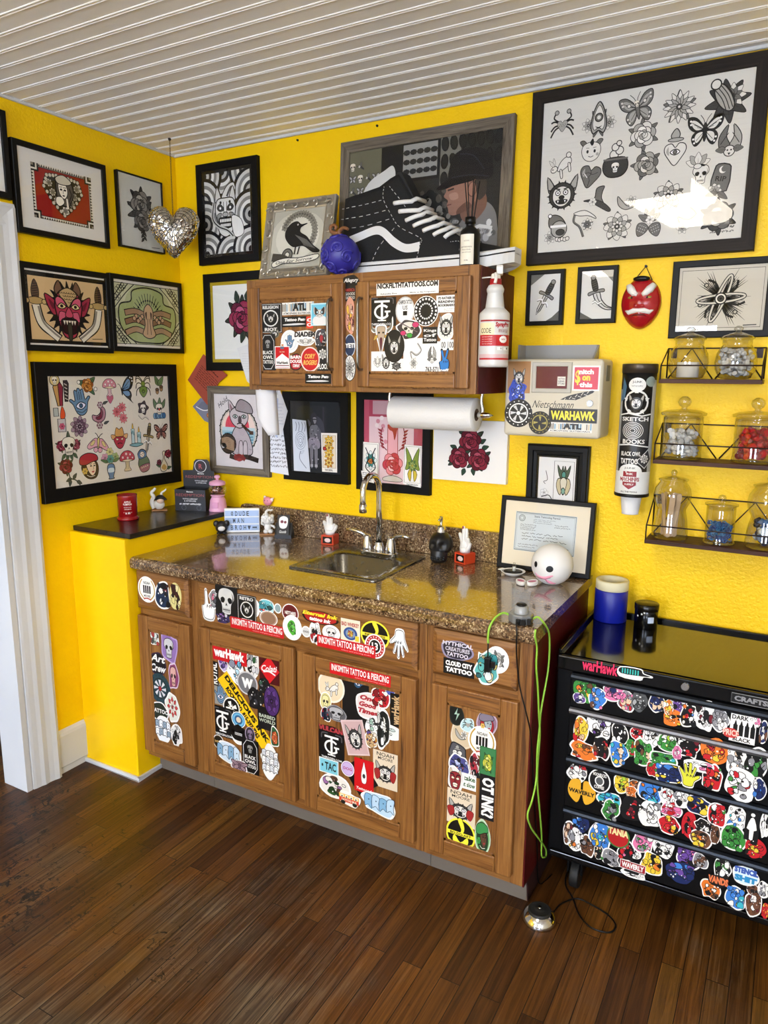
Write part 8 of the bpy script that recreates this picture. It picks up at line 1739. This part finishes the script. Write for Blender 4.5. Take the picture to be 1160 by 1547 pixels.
for a_ in[(784,570,34,48,S_mot(m_beast,'#a87a4c','rect',None,.6)),(781,592,29,36,S_blob(61,['#2c48b8','#4c6ce0','#1a2460','#7c94f0'],None)),(783,624,42,43,S_wheel()),(848,576,12,14,S_text(['TATTOO','GEAR','STORE'],'#e2ddd2','#444','rect',None)),(885.5,571.5,41,38,S_text([('nitch',WH,.9),('on','#f0d23c',.5),('this',WH,.8)],'#c8384c',WH,'rect','#f0e8e8',.05,.0,.6,.78,0,lambda a,w,h:a.text('$',-w*.62,h*.05,w*.4,h*1.2,'#f0d23c',.03))),(868.7,600,58,26,lambda a,w,h:(a.push(0,0,1,18),leaf(a,-w*.95,0,0,w*1.95,h*.28,'#3a3632'),[a.stroke([(-w*.8+k*w*.16,0),(-w*.65+k*w*.16,h*.22*(1 if k%2 else-1))],.002,'#d8d2c4')for k in range(10)],a.pop())),(835,611,66,15,S_text(['Nietschmann'],'#c9c1ac','#1a1816','rect',None,.0,.5,.95,.95)),(865,628,73,21,S_text(['WARHAWK'],'#16160f','#f0dc3c','rect',None,.04,0,.92,.85)),(861,646,66,14,S_books()),(815.5,638.7,34,35,S_wheel('#1c1a10','#a89a4c','#1c1a10',4,'#a89a4c'))]:stk(t,DY-.0005,*a_)
t=thing('cup_dispenser','tall wall cup dispenser wrapped in black and white tattoo stickers','cup dispenser',(2.013,-.055,1.155));c=Vector((2.013,-.057,0));CR=.0525
MB().lathe([(0,1.224),(.050,1.224),(CR,1.226),(CR,1.612),(0,1.612)],c,32).build('tube',flat('#131314',.4,name='black_tube'),t);MB().lathe([(.0,1.640),(.053,1.640),(.0545,1.637),(.0545,1.6115),(.051,1.611)],c,32).build('cap',flat('#4a3f34',.35,.5,name='bronze_cap'),t);MB().lathe([(.0,1.217),(.053,1.217),(.0545,1.219),(.0545,1.226),(.05,1.227)],c,32).build('bottom_ring',BLACK,t)
MB().box(1.99,-.006,1.30,2.036,-.0005,1.60).build('wall_bracket',BLACKM,t)
w=Wrap(c,CR+.0003,to_cam(c.x,c.y)-.1);w.DZ=2e-5;L_=.078;WG='#dcdcd8'
w.band(-L_,L_,1.228,1.300,WG);w.band(-L_,-.05,1.3,1.56,'#a9a9a6');w.band(.052,L_,1.3,1.59,'#b5b5b0');w.band(-.05,.046,1.40,1.475,'#3a3a3a')
w.circ(0,1.575,.027,WG,ry=.022);w.text('J-LINK',0,1.583,.03,.009,'#222',.02);w.text('TATTOO SUPPLY',0,1.571,.034,.005,'#444',.01);w.circ(.044,1.585,.018,'#8d9a92',ry=.016);w.poly([(-.05,1.60),(-.034,1.57),(-.04,1.53),(-.06,1.52)],'#4a6c84')
w.circ(.0,1.520,.036,None,line=WG,lw=.006);w.push(0,1.520,.027);m_beast(w);w.pop()
for k in range(5):a_=PI/2+k*2*PI/5;w.poly([(.044*math.cos(a_),1.52+.044*math.sin(a_)),(.03*math.cos(a_+.2),1.52+.03*math.sin(a_+.2)),(.03*math.cos(a_-.2),1.52+.03*math.sin(a_-.2))],WG)
w.text('SKETCH',0,1.468,.085,.013,WG,.03);w.text('BOOKS',0,1.397,.07,.014,WG,.03);w.stroke([(-.052,1.48),(-.02,1.486),(.02,1.478),(.05,1.484)],.004,WG);w.stroke([(-.052,1.384),(-.01,1.388),(.05,1.38)],.004,WG)
for k in range(5):w.circ(-.005,1.432,.008+k*.006,None,ry=.006+k*.005,line=WG,lw=.002)
w.text('BLACK OWL',-.006,1.358,.062,.014,WG,.03);w.text('TATTOO',-.010,1.334,.056,.018,WG,.04);w.poly([(.012,1.335),(.05,1.372),(.064,1.34),(.04,1.312)],'#2c2c2e');w.stroke([(.012,1.335),(.05,1.372),(.064,1.34),(.04,1.312)],.003,WG,True);w.push(.038,1.342,.016);m_mand(w);w.pop()
w.circ(-.004,1.300,.036,WG,ry=.026);w.text('J-LINK',-.004,1.312,.034,.007,'#333',.02);w.poly([(-.024,1.302),(.016,1.302),(.016,1.258),(-.004,1.244),(-.024,1.258)],'#8a1c26');w.band(-.036,.028,1.268,1.285,WG);w.text('MACHINES',-.004,1.2765,.058,.013,'#8a1c26',.05);w.text('INK',-.004,1.294,.02,.006,WG,.04);w.text('SUPPLY',-.004,1.260,.028,.006,WG,.03);w.text('ALL THE TOOLS',-.004,1.236,.05,.005,'#333',.02)
w.done('sticker_wrap',t)
MB().lathe([(.0335,1.2165),(.0265,1.160),(.027,1.156),(0,1.158)],c,28).build('paper_cup',flat('#d9d9da',.6,name='white_cup'),t)
WIRE=flat('#2a1a16',.45,.4,name='dark_wire')
def shelf(label,x0,x1,z,hb,hr):
 t=thing('wire_shelf',label,'shelf',((x0+x1)/2,0,z-.013),0,'wood and wire wall shelves')
 MB().box(x0,-.130,z-.013,x1,-.004,z).build('board',SHELFW,t,bevel=.0015);r=.0022
 for x in(x0+.003,x1-.003):m=MB();m.tube([(x,-.006,z+.002),(x,-.006,z+hb),(x,-.129,z+hr),(x,-.129,z-.002)],r,6);m.build('side_wire',WIRE,t)
 MB().cyl((x0+.003,-.129,z+hr),(x1-.003,-.129,z+hr),r,n=6).build('front_rail',WIRE,t);MB().cyl((x0+.003,-.006,z+hb),(x1-.003,-.006,z+hb),r,n=6).build('back_rail',WIRE,t)
 n=2;L=(x1-x0-.006)/n
 for k in range(n):
  a_=x0+.003+k*L;m=MB();m.tube([(a_+.004,-.006,z+.001),(a_+L*.5,-.006,z+hb),(a_+L-.004,-.006,z+.001)],r,6);m.build('back_brace',WIRE,t)
 for x in(x0+.02,x1-.02):m=MB();m.box(x-.009,-.005,z+hb-.03,x+.009,-.002,z+hb);m.build('hanger_tab',WIRE,t)
shelf('top wood and wire wall shelf holding two fat glass jars',2.083,2.366,1.594,.094,.040);shelf('middle wood and wire wall shelf holding the straight glass jars',2.083,2.43,1.347,.106,.050);shelf('bottom wood and wire wall shelf holding three different glass jars',2.076,2.478,1.0905,.128,.047)
def jar(label,x,z,pf,lid,y=-.067):
 c=Vector((x,y,z+.0006));t=thing('glass_jar',label,'jar',c,0,'glass jars on the wire shelves');MB().lathe(pf,c,36).build('jar_body',M_JAR,t);MB().lathe(lid,c,30).build('lid',M_JAR,t);return c
FATP=[(0,.002),(.036,.001),(.044,.004),(.056,.028),(.0585,.05),(.055,.075),(.043,.096),(.040,.100),(.041,.104),(.041,.114),(.043,.116)];FATL=[(.046,.1165),(.047,.121),(.040,.127),(.020,.134),(.009,.137),(.007,.140),(.013,.145),(.013,.149),(.006,.155),(0,.156)]
STRP=[(0,.002),(.058,.001),(.061,.004),(.060,.012),(.0585,.02),(.0585,.128),(.060,.131)];STRL=[(.057,.122),(.056,.134),(.066,.136),(.067,.143),(.050,.150),(.016,.154),(.0085,.156),(.0085,.161),(.016,.166),(.020,.176),(.017,.186),(.008,.193),(0,.194)]
HRG=[(0,.002),(.050,.001),(.055,.004),(.0545,.02),(.050,.06),(.043,.092),(.044,.098),(.054,.118),(.0575,.138),(.053,.162),(.040,.182),(.041,.186)];HRL=[(.044,.1865),(.045,.191),(.030,.196),(.010,.199),(.006,.202),(.008,.207),(.0095,.213),(.006,.219),(0,.221)]
CYL=[(0,.002),(.046,.001),(.048,.004),(.043,.009),(.042,.014),(.042,.116),(.043,.118)];CYLL=[(.040,.108),(.040,.119),(.048,.120),(.048,.125),(.030,.129),(.010,.131),(.007,.134),(.010,.138),(.012,.144),(.008,.151),(0,.153)]
cA=jar('fat glass jar with a white roll inside, left on the top wire shelf',2.155,1.594,FATP,FATL);cB=jar('fat glass jar full of clear caps, right on the top wire shelf',2.287,1.594,FATP,FATL);cC=jar('straight glass jar with ball-knob lid holding clear white cups',2.155,1.347,STRP,STRL);cD=jar('straight glass jar with ball-knob lid holding red cups',2.359,1.347,STRP,STRL);cE=jar('waisted glass jar holding wooden sticks on the bottom wire shelf',2.141,1.0905,HRG,HRL);cF=jar('small straight glass jar of blue rings on the bottom wire shelf',2.286,1.0905,CYL,CYLL);cG=jar('waisted glass jar of dark blue packets at the right picture edge',2.412,1.0905,HRG,HRL)
def heap(name,label,cat,c,R,z0,z1,n,s,mats,seed,ring=False,rf=None):
 r=random.Random(seed);m=MB()
 for i in range(n):
  z=z0+(z1-z0)*i/n;q=(rf(z)if rf else R)-s*1.2;rr=q*math.sqrt(r.random());a_=r.random()*6.28;p=c+Vector((rr*math.cos(a_),rr*math.sin(a_),z+s));d=Vector((r.gauss(0,1),r.gauss(0,1),r.gauss(0,1))).normalized()
  k=r.randrange(len(mats))
  if ring:u=d.orthogonal().normalized();w_=d.cross(u);m.tube([p+(u*math.cos(j*PI/5)+w_*math.sin(j*PI/5))*s for j in range(10)],s*.28,5,k,closed=True)
  else:m.cyl(p-d*s*.6,p+d*s*.6,s*.55,s*.85,9,k)
 tag(m.build(name,mats),label,cat,kind='stuff')
m=MB();m.lathe([(.0,.0),(.031,.0),(.032,.002),(.032,.044),(.031,.046),(.0,.046)],cA+Vector((0,0,.004)),24);tag(m.build('gauze_roll',flat('#dedad4',.8,name='white_gauze'),loc=cA+Vector((0,0,.004))),'white roll standing inside the left fat jar on the top shelf','roll')
CLR=flat('#d4d4d6',.3,name='clear_white_plastic');CL2=flat('#bfc0c4',.3,name='clear_grey_plastic_cups');REDP=flat('#c01420',.35,name='red_plastic')
fat=lambda z:.042+.012*math.sin(min(1,z/.075)*PI*.75)
heap('ink_caps','heap of clear caps filling the right fat jar on the top shelf','ink caps',cB,.05,.006,.078,150,.0085,[CLR,CL2],1,False,fat);heap('ink_caps','heap of clear white cups in the straight jar on the middle shelf','ink caps',cC,.056,.006,.078,130,.0105,[CLR,CL2],2);heap('ink_caps','heap of red cups in the straight jar on the middle shelf','ink caps',cD,.056,.006,.085,110,.0125,[REDP,flat('#8c0c16',.35,name='deep_red_plastic')],3)
heap('rubber_rings','heap of small blue rings in the small jar on the bottom shelf','rings',cF,.040,.006,.058,150,.0062,[flat('#1f66a8',.45,name='blue_rubber'),flat('#163f8c',.45,name='dark_blue_rubber'),flat('#3a86c4',.45,name='light_blue_rubber')],4,True);heap('blue_packets','heap of shiny dark blue packets in the waisted jar at the right picture edge','packets',cG,.04,.008,.07,60,.013,[flat('#0f1a3c',.15,name='navy_foil'),flat('#2c5c94',.15,name='blue_foil'),flat('#c8d4e4',.15,name='silver_foil')],5)
stk0=None;r=random.Random(8)
for i in range(11):
 if stk0 is None:m=MB();m.prism(rrect(-.008,-.070,.008,.070,.0078,4),(0,-.0008,0),(1,0,0),(0,0,1),(0,.0016,0));m.v=[(x,y,z+.07)for x,y,z in m.v];stk0=m.build('wooden_stick',flat('#c4a888',.7,name='pale_birch'),loc=(0,0,0));tag(stk0,'pale wooden stick standing in the waisted jar on the bottom shelf','stick','wooden sticks in the waisted jar');o=stk0
 else:o=stk0 .copy();COL.objects.link(o)
 a_=i*2*PI/11;rr=.012+.012*(i%3)/2;o.location=cE+Vector((rr*math.cos(a_),rr*math.sin(a_),.006));o.rotation_euler=(-.13*math.sin(a_+.8),.13*math.cos(a_+.8),a_+PI/2+r.uniform(-.4,.4))
for p,lb in(((1.012,2.50),'black nail head high on the wall above the leaning photograph'),((.653,2.50),'black nail head high on the wall above the raven print')):tag(MB().cyl((p[0],-.0002,p[1]),(p[0],-.006,p[1]),.0045,.0035,10).build('nail',BLACKM),lb,'nail')
hc=Vector((.160,-.190,2.172));t=thing('disco_heart','mirror-tiled heart hanging on a chain in the corner','ornament',(.160,-.190,2.07));ha=38*D2R
HU,HV,HN=Vector((math.cos(ha),math.sin(ha),0)),Vector((0,0,1)),Vector((math.sin(ha),-math.cos(ha),0));HP=[(p.x,p.y)for p in spline([(0,.55,0),(.3,.86,0),(.72,.82,0),(.98,.42,0),(.8,-.15,0),(.4,-.62,0),(0,-1.0,0),(-.4,-.62,0),(-.8,-.15,0),(-.98,.42,0),(-.72,.82,0),(-.3,.86,0)],5,True)]
HS=.105;LVL=[math.sin(i/9*PI/2)for i in range(10)]
def hp3(i,k,sd):
 x,y=HP[i%len(HP)];f_=1-LVL[k]if k<9 else 0;f_=math.cos(k/9*PI/2);return hc+(HU*x*f_+HV*(y*f_+.1*(1-f_)))*HS+HN*sd*.036*math.sin(k/9*PI/2)
m=MB();n_=len(HP);tl=MB();r=random.Random(4)
for sd in(1,-1):
 for k in range(9):
  for i in range(n_):
   q=[hp3(i,k,sd),hp3(i+1,k,sd),hp3(i+1,k+1,sd),hp3(i,k+1,sd)]
   if sd<0:q=q[::-1]
   m.add(q,[(0,1,2,3)])
   if k<9:
    nn=((q[1]-q[0]).cross(q[2]-q[0])+(q[2]-q[0]).cross(q[3]-q[0])).normalized()
    nn=nn if nn.dot(sum(q,Vector())/4-hc)>0 else-nn
    for u0,u1 in((0.06,.5),(.56,.96)):
     tz=.0035;e=[q[0].lerp(q[1],u0).lerp(q[3].lerp(q[2],u0),.08),q[0].lerp(q[1],u1).lerp(q[3].lerp(q[2],u1),.08),q[0].lerp(q[1],u1).lerp(q[3].lerp(q[2],u1),.92),q[0].lerp(q[1],u0).lerp(q[3].lerp(q[2],u0),.92)];tl.add([p+nn*(.0014+r.uniform(0,.0022))for p in e],[(0,1,2,3)],0)
m.build('core',flat('#3a3a3c',.4,.6,name='grey_core'),t);tl.build('mirror_tiles',flat('#f2f0ec',.12,1,name='mirror'),t)['kind']='stuff'
m=MB();r0=hc+HV*HS*.6
for i in range(30):z0=r0 .z+(H-r0 .z)*i/30;m.tube([(r0 .x+.0026*math.cos(a_)*(i%2),r0 .y+.0026*math.cos(a_)*(1-i%2),z0+.0055+.0075*math.sin(a_))for a_ in[j*PI/4 for j in range(8)]],.0008,5,closed=True)
m.build('chain',flat('#5c4a2c',.35,.8,name='brass_chain'),t)['kind']='stuff';MB().cyl((r0 .x,r0 .y,H+.004),(r0 .x,r0 .y,H-.008),.008,.005,12).build('ceiling_hook',BLACKM,t)
X0,X1,Y0,Y1,Z0,Z1=1.9095,2.640,-.468,-.012,.120,.792
t=thing('tool_chest','black rolling tool chest with four sticker-covered drawers at the right','tool chest',((X0+X1)/2,-.24,0));GLB=flat('#040405',.18,spec=.3,coat=.3,name='gloss_black_enamel');SAT=flat('#050506',.4,spec=.22,name='satin_black_enamel')
m=MB();m.box(X0,Y0,Z0,X1,Y1,Z1-.004);m.build('body',SAT,t,bevel=.004)
m=MB();m.box(X0+.012,Y0+.004,Z1-.0038,X1-.012,Y1-.012,Z1);m.build('top_panel',flat('#040404',.08,spec=.6,coat=.35,name='mirror_black_top'),t)
for a_ in((X0,Y0,X0+.012,Y1),(X1-.012,Y0,X1,Y1),(X0+.012,Y1-.012,X1-.012,Y1)):m=MB();m.box(a_[0],a_[1],Z1-.004,a_[2],a_[3],Z1+.012);m.build('top_rim',GLB,t,bevel=.003)
YD_=-.485;m=MB();m.box(X0+.002,YD_+.004,.747,X1-.002,Y0,Z1-.002);fp=m.build('front_top_rail',GLB,t,bevel=.004)
DR=[]
for k,(z0,z1)in enumerate(((.641,.744),(.483,.638),(.315,.480),(.158,.312))):
 m=MB();m.box(1.957,YD_,z0,X1-.045,Y0,z1);d=m.build('drawer',SAT,t,bevel=.002);DR.append(d);pz=.017
 m=MB();m.prism([(YD_+.001,z1),(YD_-.010,z1-.002),(YD_-.013,z1-.008),(YD_-.008,z1-pz),(YD_+.001,z1-pz)],(1.959,0,0),(0,1,0),(0,0,1),(X1-.047-1.959,0,0));m.build('drawer_pull',flat('#2a3038' if k!=1 else '#77777a',.4,.7,name='anodised_pull' if k!=1 else 'grey_pull'),d)
m=MB();m.box(X0+.01,YD_+.002,.135,X1-.01,Y0,.152);m.build('bottom_trim',GLB,t,bevel=.003)
for x in(1.99,2.585):
 for y in(-.405,-.075):
  cw=MB();cw.cyl((x-.014,y,.046),(x+.014,y,.046),.046,n=24);w_=cw.build('caster',flat('#0c0c0d',.6,name='black_rubber'),t,bevel=.004);m=MB();m.box(x-.024,y-.03,.06,x-.018,y+.03,.12);m.box(x+.018,y-.03,.06,x+.024,y+.03,.12);m.box(x-.03,y-.036,.112,x+.03,y+.036,.1205);m.build('caster_fork',SAT,w_)
m=MB();q=ony(YD_+.004,1035,1037);m.cyl(q,q+Vector((0,-.006,0)),.0115,.010,20);m.build('lock',CHROME,t)
TX=lambda a,w,h:(a.rect(-w,-h,w,h,'#0a0a0b'),a.frame(-w*.97,-h*.9,w*.97,h*.9,.0014,'#9a9a9a'),a.text('CRAFTSMAN',0,0,w*1.75,h*1.0,'#8d8d8f',.05))
A=Art((2.452,YD_+.0035,.7655),(1,0,0),(0,0,1));TX(A,.072,.0145);A.mb.build('name_plate',M_LABEL,t)
stk(t,YD_+.004,906,1008,54,22,lambda a,w,h:a.text('warHawk',0,0,w*2,h*1.6,'#e0305c',.03))
stk(t,YD_+.004,960,1018,50,20,lambda a,w,h:(a.blob([(-w,h*.7),(w*.3,h*.9),(w*.5,h*.3),(w,h*.1),(w,-h*.2),(w*.5,-h*.3),(w*.3,-h*.9),(-w,-h*.8)],WH,3),a.blob([(-w*.92,h*.6),(w*.25,h*.75),(w*.45,h*.2),(w*.9,0),(w*.45,-h*.2),(-w*.9,-h*.3)],'#101014',3),[a.rect(-w*.85+k*w*.16,-h*.2,-w*.77+k*w*.16,h*.55,'#38b8b0')for k in range(7)]))
CC=dict(g='#3c8c3c',y='#e8c83c',r='#c0202a',b='#3f7fd0',n='#1c2a5c',p='#e07aa8',u='#6c4a9c',o='#e0782c',k='#141416',w='#eeeeec',e='#8d8d92',t='#6c4630',c='#3fb4c4',s='#e8c8a8',m='#6c1a28',l='#b8d83c')
ROWS=["""885 1041 34 36 gygto,875 1055 18 16 uwun,903 1055 27 36 bptsb,927 1046 32 27 puppn,946 1059 25 31 eprsp,993 1061 26 32 nskns,1024 1066 26 28 uweku,1016 1084 32 22 oyoyk,1009 1068 16 24 oywy,1042 1081 27 36 krbow,1064 1080 30 46 wkmkw,1088 1087 27 36 ewewe,1140 1089 18 20 pupw,1153 1106 14 38 nkwt""","""907 1097 36 36 weuwk,877 1102 25 42 yrsoy,882 1134 42 28 oytro,936 1108 25 32 kwkwk,962 1107 24 24 rrkw,907 1130 25 34 krmkt,984 1113 24 28 wkwek,953 1130 17 24 grog,971 1138 27 42 gktsg,1008 1121 34 34 glgwg,934 1137 30 40 bcybs,1002 1147 40 22 gcgkg,1040 1126 36 36 krwkm,1023 1137 15 22 ppwp,1080 1134 38 36 orory,1112 1148 32 38 wesek,1141 1152 40 48 kgekg,985 1161 17 22 rrgr,1010 1168 48 32 nybyn,1076 1175 35 42 rgkor,1057 1157 44 18 wkpkw,1117 1185 42 46 wgrew,1147 1192 22 34 nbwbn,1041 1169 35 38 *h""","""873 1166 33 32 wewkr,939 1184 25 28 yylyk,958 1185 15 15 toto,922 1209 40 26 ckckb,953 1197 17 18 osoo,984 1196 38 38 bcokb,922 1224 28 34 gegke,957 1223 36 36 krkmr,982 1228 36 40 wewew,1009 1204 26 32 wpwrw,1029 1207 28 26 wewke,1013 1223 34 20 prwpr,1010 1245 34 32 royrk,1054 1217 38 28 nyryk,1040 1247 21 38 rkrkr,1061 1247 24 22 kwkwk,1058 1267 34 26 tykoy,1085 1231 28 38 rgrkw,1080 1260 17 30 tktkt,1111 1234 30 36 wcwbk,1108 1266 37 40 gggkg,1141 1280 32 30 ryrky,1156 1245 14 40 wkwk,1136 1247 20 42 *f""","""876 1245 26 28 nbnkb,859 1260 17 36 tmtks,870 1268 29 38 wyowe,887 1277 26 30 tktet,906 1263 30 38 bcwby,905 1288 16 22 kgsk,923 1296 26 26 ekwek,961 1290 14 16 wkw,946 1285 26 32 krkpr,972 1273 32 30 pgwpe,1003 1282 30 26 wkwkw,1039 1296 38 34 upumk,958 1319 38 14 wkwk,985 1305 32 36 yykoy,1028 1317 46 32 nbunu,1058 1300 24 22 etkt,1074 1343 32 28 owokt,1091 1312 26 36 kwgkw,1110 1354 32 34 bybcw,1139 1365 27 36 tmtkw,1137 1343 24 18 twtk,1156 1374 12 22 royr,1153 1343 16 26 wekw"""]
for di,row in enumerate(ROWS):
 for j,it in enumerate(row.split(',')):
  a_=it.split();cx,cy,w_,h_=map(float,a_[:4]);w_*=1.12;h_*=1.08;p=a_[4]
  fn=S_hand('#d8d83c',WH)if p=='*h' else S_text([''],'#141416',WH,'rect',None,extra=lambda a,w,h:(a.circ(0,h*.75,w*.3,WH),a.blob([(-w*.25,h*.5),(w*.25,h*.5),(w*.7,-h*.2),(w*.3,-h*.3),(w*.25,-h*.9),(-w*.25,-h*.9),(-w*.3,-h*.3),(-w*.7,-h*.2)],WH,2)))if p=='*f' else S_blob(100+di*40+j,[CC[q]for q in p],WH if(j%7)else None)
  stk(DR[di],YD_,cx,cy,w_,h_,fn)
def S_dark(a,w,h):
 a.rect(-w,-h,w,h,'#f2f2f0');a.text('DARK',-w*.25,h*.78,w*1.3,h*.32,'#111',.03);a.text('BLACK',w*.0,-h*.8,w*1.4,h*.3,'#111',.03)
 for k in range(4):x=-w*.75+k*w*.45;a.rect(x,-h*.55,x+w*.34,h*.25,'#111');a.poly([(x+w*.06,h*.25),(x+w*.28,h*.25),(x+w*.2,h*.55),(x+w*.14,h*.55)],'#111')
stk(DR[0],YD_,1122,1101,40,42,S_dark);stk(DR[0],YD_,1104,1106,28,15,S_text(['PRICE'],'#c83a34','#f4d8c8','die'));stk(DR[0],YD_,966,1058,28,33,S_blob(90,['#55585a','#2c2e30','#8d9092','#3a3c3e','#a8aaac'],None))
def S_wav(a,w,h):
 for s in(-1,1):a.blob([(s*w*.15,h*.9),(s*w*.75,h*.8),(s*w,h*.2),(s*w*.9,-h*.4),(s*w*.35,-h*.85),(s*w*.1,-h*.4),(s*w*.08,h*.2)],'#e0a82c',3)
 a.rect(-w*.6,-h*.2,w*.6,h*.2,'#e0a82c');a.text('WAVERLY',0,0,w*1.9,h*.32,'#141416',.05)
stk(DR[2],YD_,879,1196,42,40,S_wav);stk(DR[2],YD_,906,1179,34,36,S_text([('MOONBUCKS',WH,.8),('',WH,1),('',WH,1),('COFFEE',WH,.6)],'#141416',WH,'oval',WH,.03,0,.75,.7,0,lambda a,w,h:(a.circ(0,0,w*.42,WH,ry=h*.42),a.circ(0,0,w*.32,'#55585a',ry=h*.32))))
stk(DR[3],YD_,934,1263,36,34,S_text([('TANIA','#e8d89c',1),('',K,1)],'#b02024','#e8d89c','oval','#3c7c3c',.05));stk(DR[3],YD_,956,1308,40,13,S_text(['WAVERLY'],'#9c1a22',WH,'rect',WH,.05));stk(DR[3],YD_,1085,1329,36,18,S_text(['VANDS'],'#141416','#e07a4c','die',None,.06));stk(DR[3],YD_,1127,1321,46,30,S_text([('STENCIL','#3c5cb0',.95),('SHIT','#2c8cc4',.9)],'#d8ecf4','#2c6cb0','die',WH,.08,0,.85,.8))
c=Vector((1.976,-.082,Z1+.0005));
m=MB();m.lathe([(.038,0),(.052,0),(.0535,.002),(.0535,.105),(.052,.107),(.038,.107),(.038,0)],c,40);tag(m.build('blue_tape_roll',flat('#0c1a8c',.4,name='blue_tape'),loc=c),'wide roll of blue film standing on the black chest','tape')
c2=c+Vector((.001,0,.1075));m=MB();m.lathe([(.040,0),(.052,0),(.0535,.002),(.0535,.030),(.052,.032),(.040,.032),(.040,0)],c2,40);tag(m.build('masking_tape_roll',flat('#d6cfae',.6,name='cream_tape'),loc=c2),'cream masking tape roll lying on the blue film roll','tape')
c=Vector((2.094,-.096,Z1+.0005));t=thing('black_tin','short black tin with a small white label beside the blue roll','tin',c)
MB().lathe([(0,0),(.036,0),(.037,.002),(.037,.064),(.036,.066)],c,32).build('tin',GLB,t);MB().lathe([(.0375,.058),(.0385,.060),(.0385,.078),(.036,.080),(0,.0795)],c,32).build('lid',flat('#1a1712',.2,.5,name='dark_metal_lid'),t)
w=Wrap(c,.0372,to_cam(c.x,c.y));w.band(.006,.026,.022,.042,'#b8c4d8',6)
for x,z in((-.014,.05),(-.028,.042),(-.006,.056)):w.circ(x,z,.003,'#d8d8d8',n=8)
w.done('label',t)
c=Vector((1.935,-.612,.0003));t=thing('foot_pedal','round chrome and black foot pedal on the floor by the cabinet','pedal',c)
MB().lathe([(0,0),(.050,0),(.0515,.003),(.050,.010),(.044,.022),(.034,.029)],c,40).build('base',CHROME,t);MB().lathe([(.0345,.0285),(.034,.036),(.030,.038),(.028,.036),(.024,.0385),(.020,.037),(.014,.040),(.0,.040)],c,36).build('rubber_top',BLACKM,t);MB().lathe([(.0,.0405),(.007,.0405),(.0055,.044),(0,.0445)],c,16).build('centre_button',STEEL,t)
m=MB();m.tube(spline([c+Vector((.030,.046,.006)),Vector((1.975,-.515,.0032)),Vector((2.01,-.470,.0032)),Vector((2.05,-.472,.0032)),Vector((2.11,-.492,.0032)),Vector((2.14,-.525,.0032)),Vector((2.13,-.562,.0032)),Vector((2.08,-.57,.0032)),Vector((2.035,-.535,.0032)),Vector((2.0,-.475,.0032)),Vector((1.955,-.40,.0032)),Vector((1.945,-.2,.0032))],5),.0026,7);tag(m.build('pedal_cord',BLACK),'black pedal cord looping over the floor in front of the chest','cord')
wd=bpy.data.worlds.new('world');sc.world=wd;wd.use_nodes=True
bg=wd.node_tree.nodes['Background'];bg.inputs['Color'].default_value=(.75,.85,1,1);bg.inputs['Strength'].default_value=.4
vs=sc.view_settings;vs.view_transform='Standard';vs.look='None';vs.exposure=EXPO;vs.gamma=1;vs.use_curve_mapping=False
sc.cycles.max_bounces=8;sc.cycles.transparent_max_bounces=24;sc.cycles.use_denoising=True;sc.cycles.sample_clamp_indirect=6
bpy.context.view_layer.update()
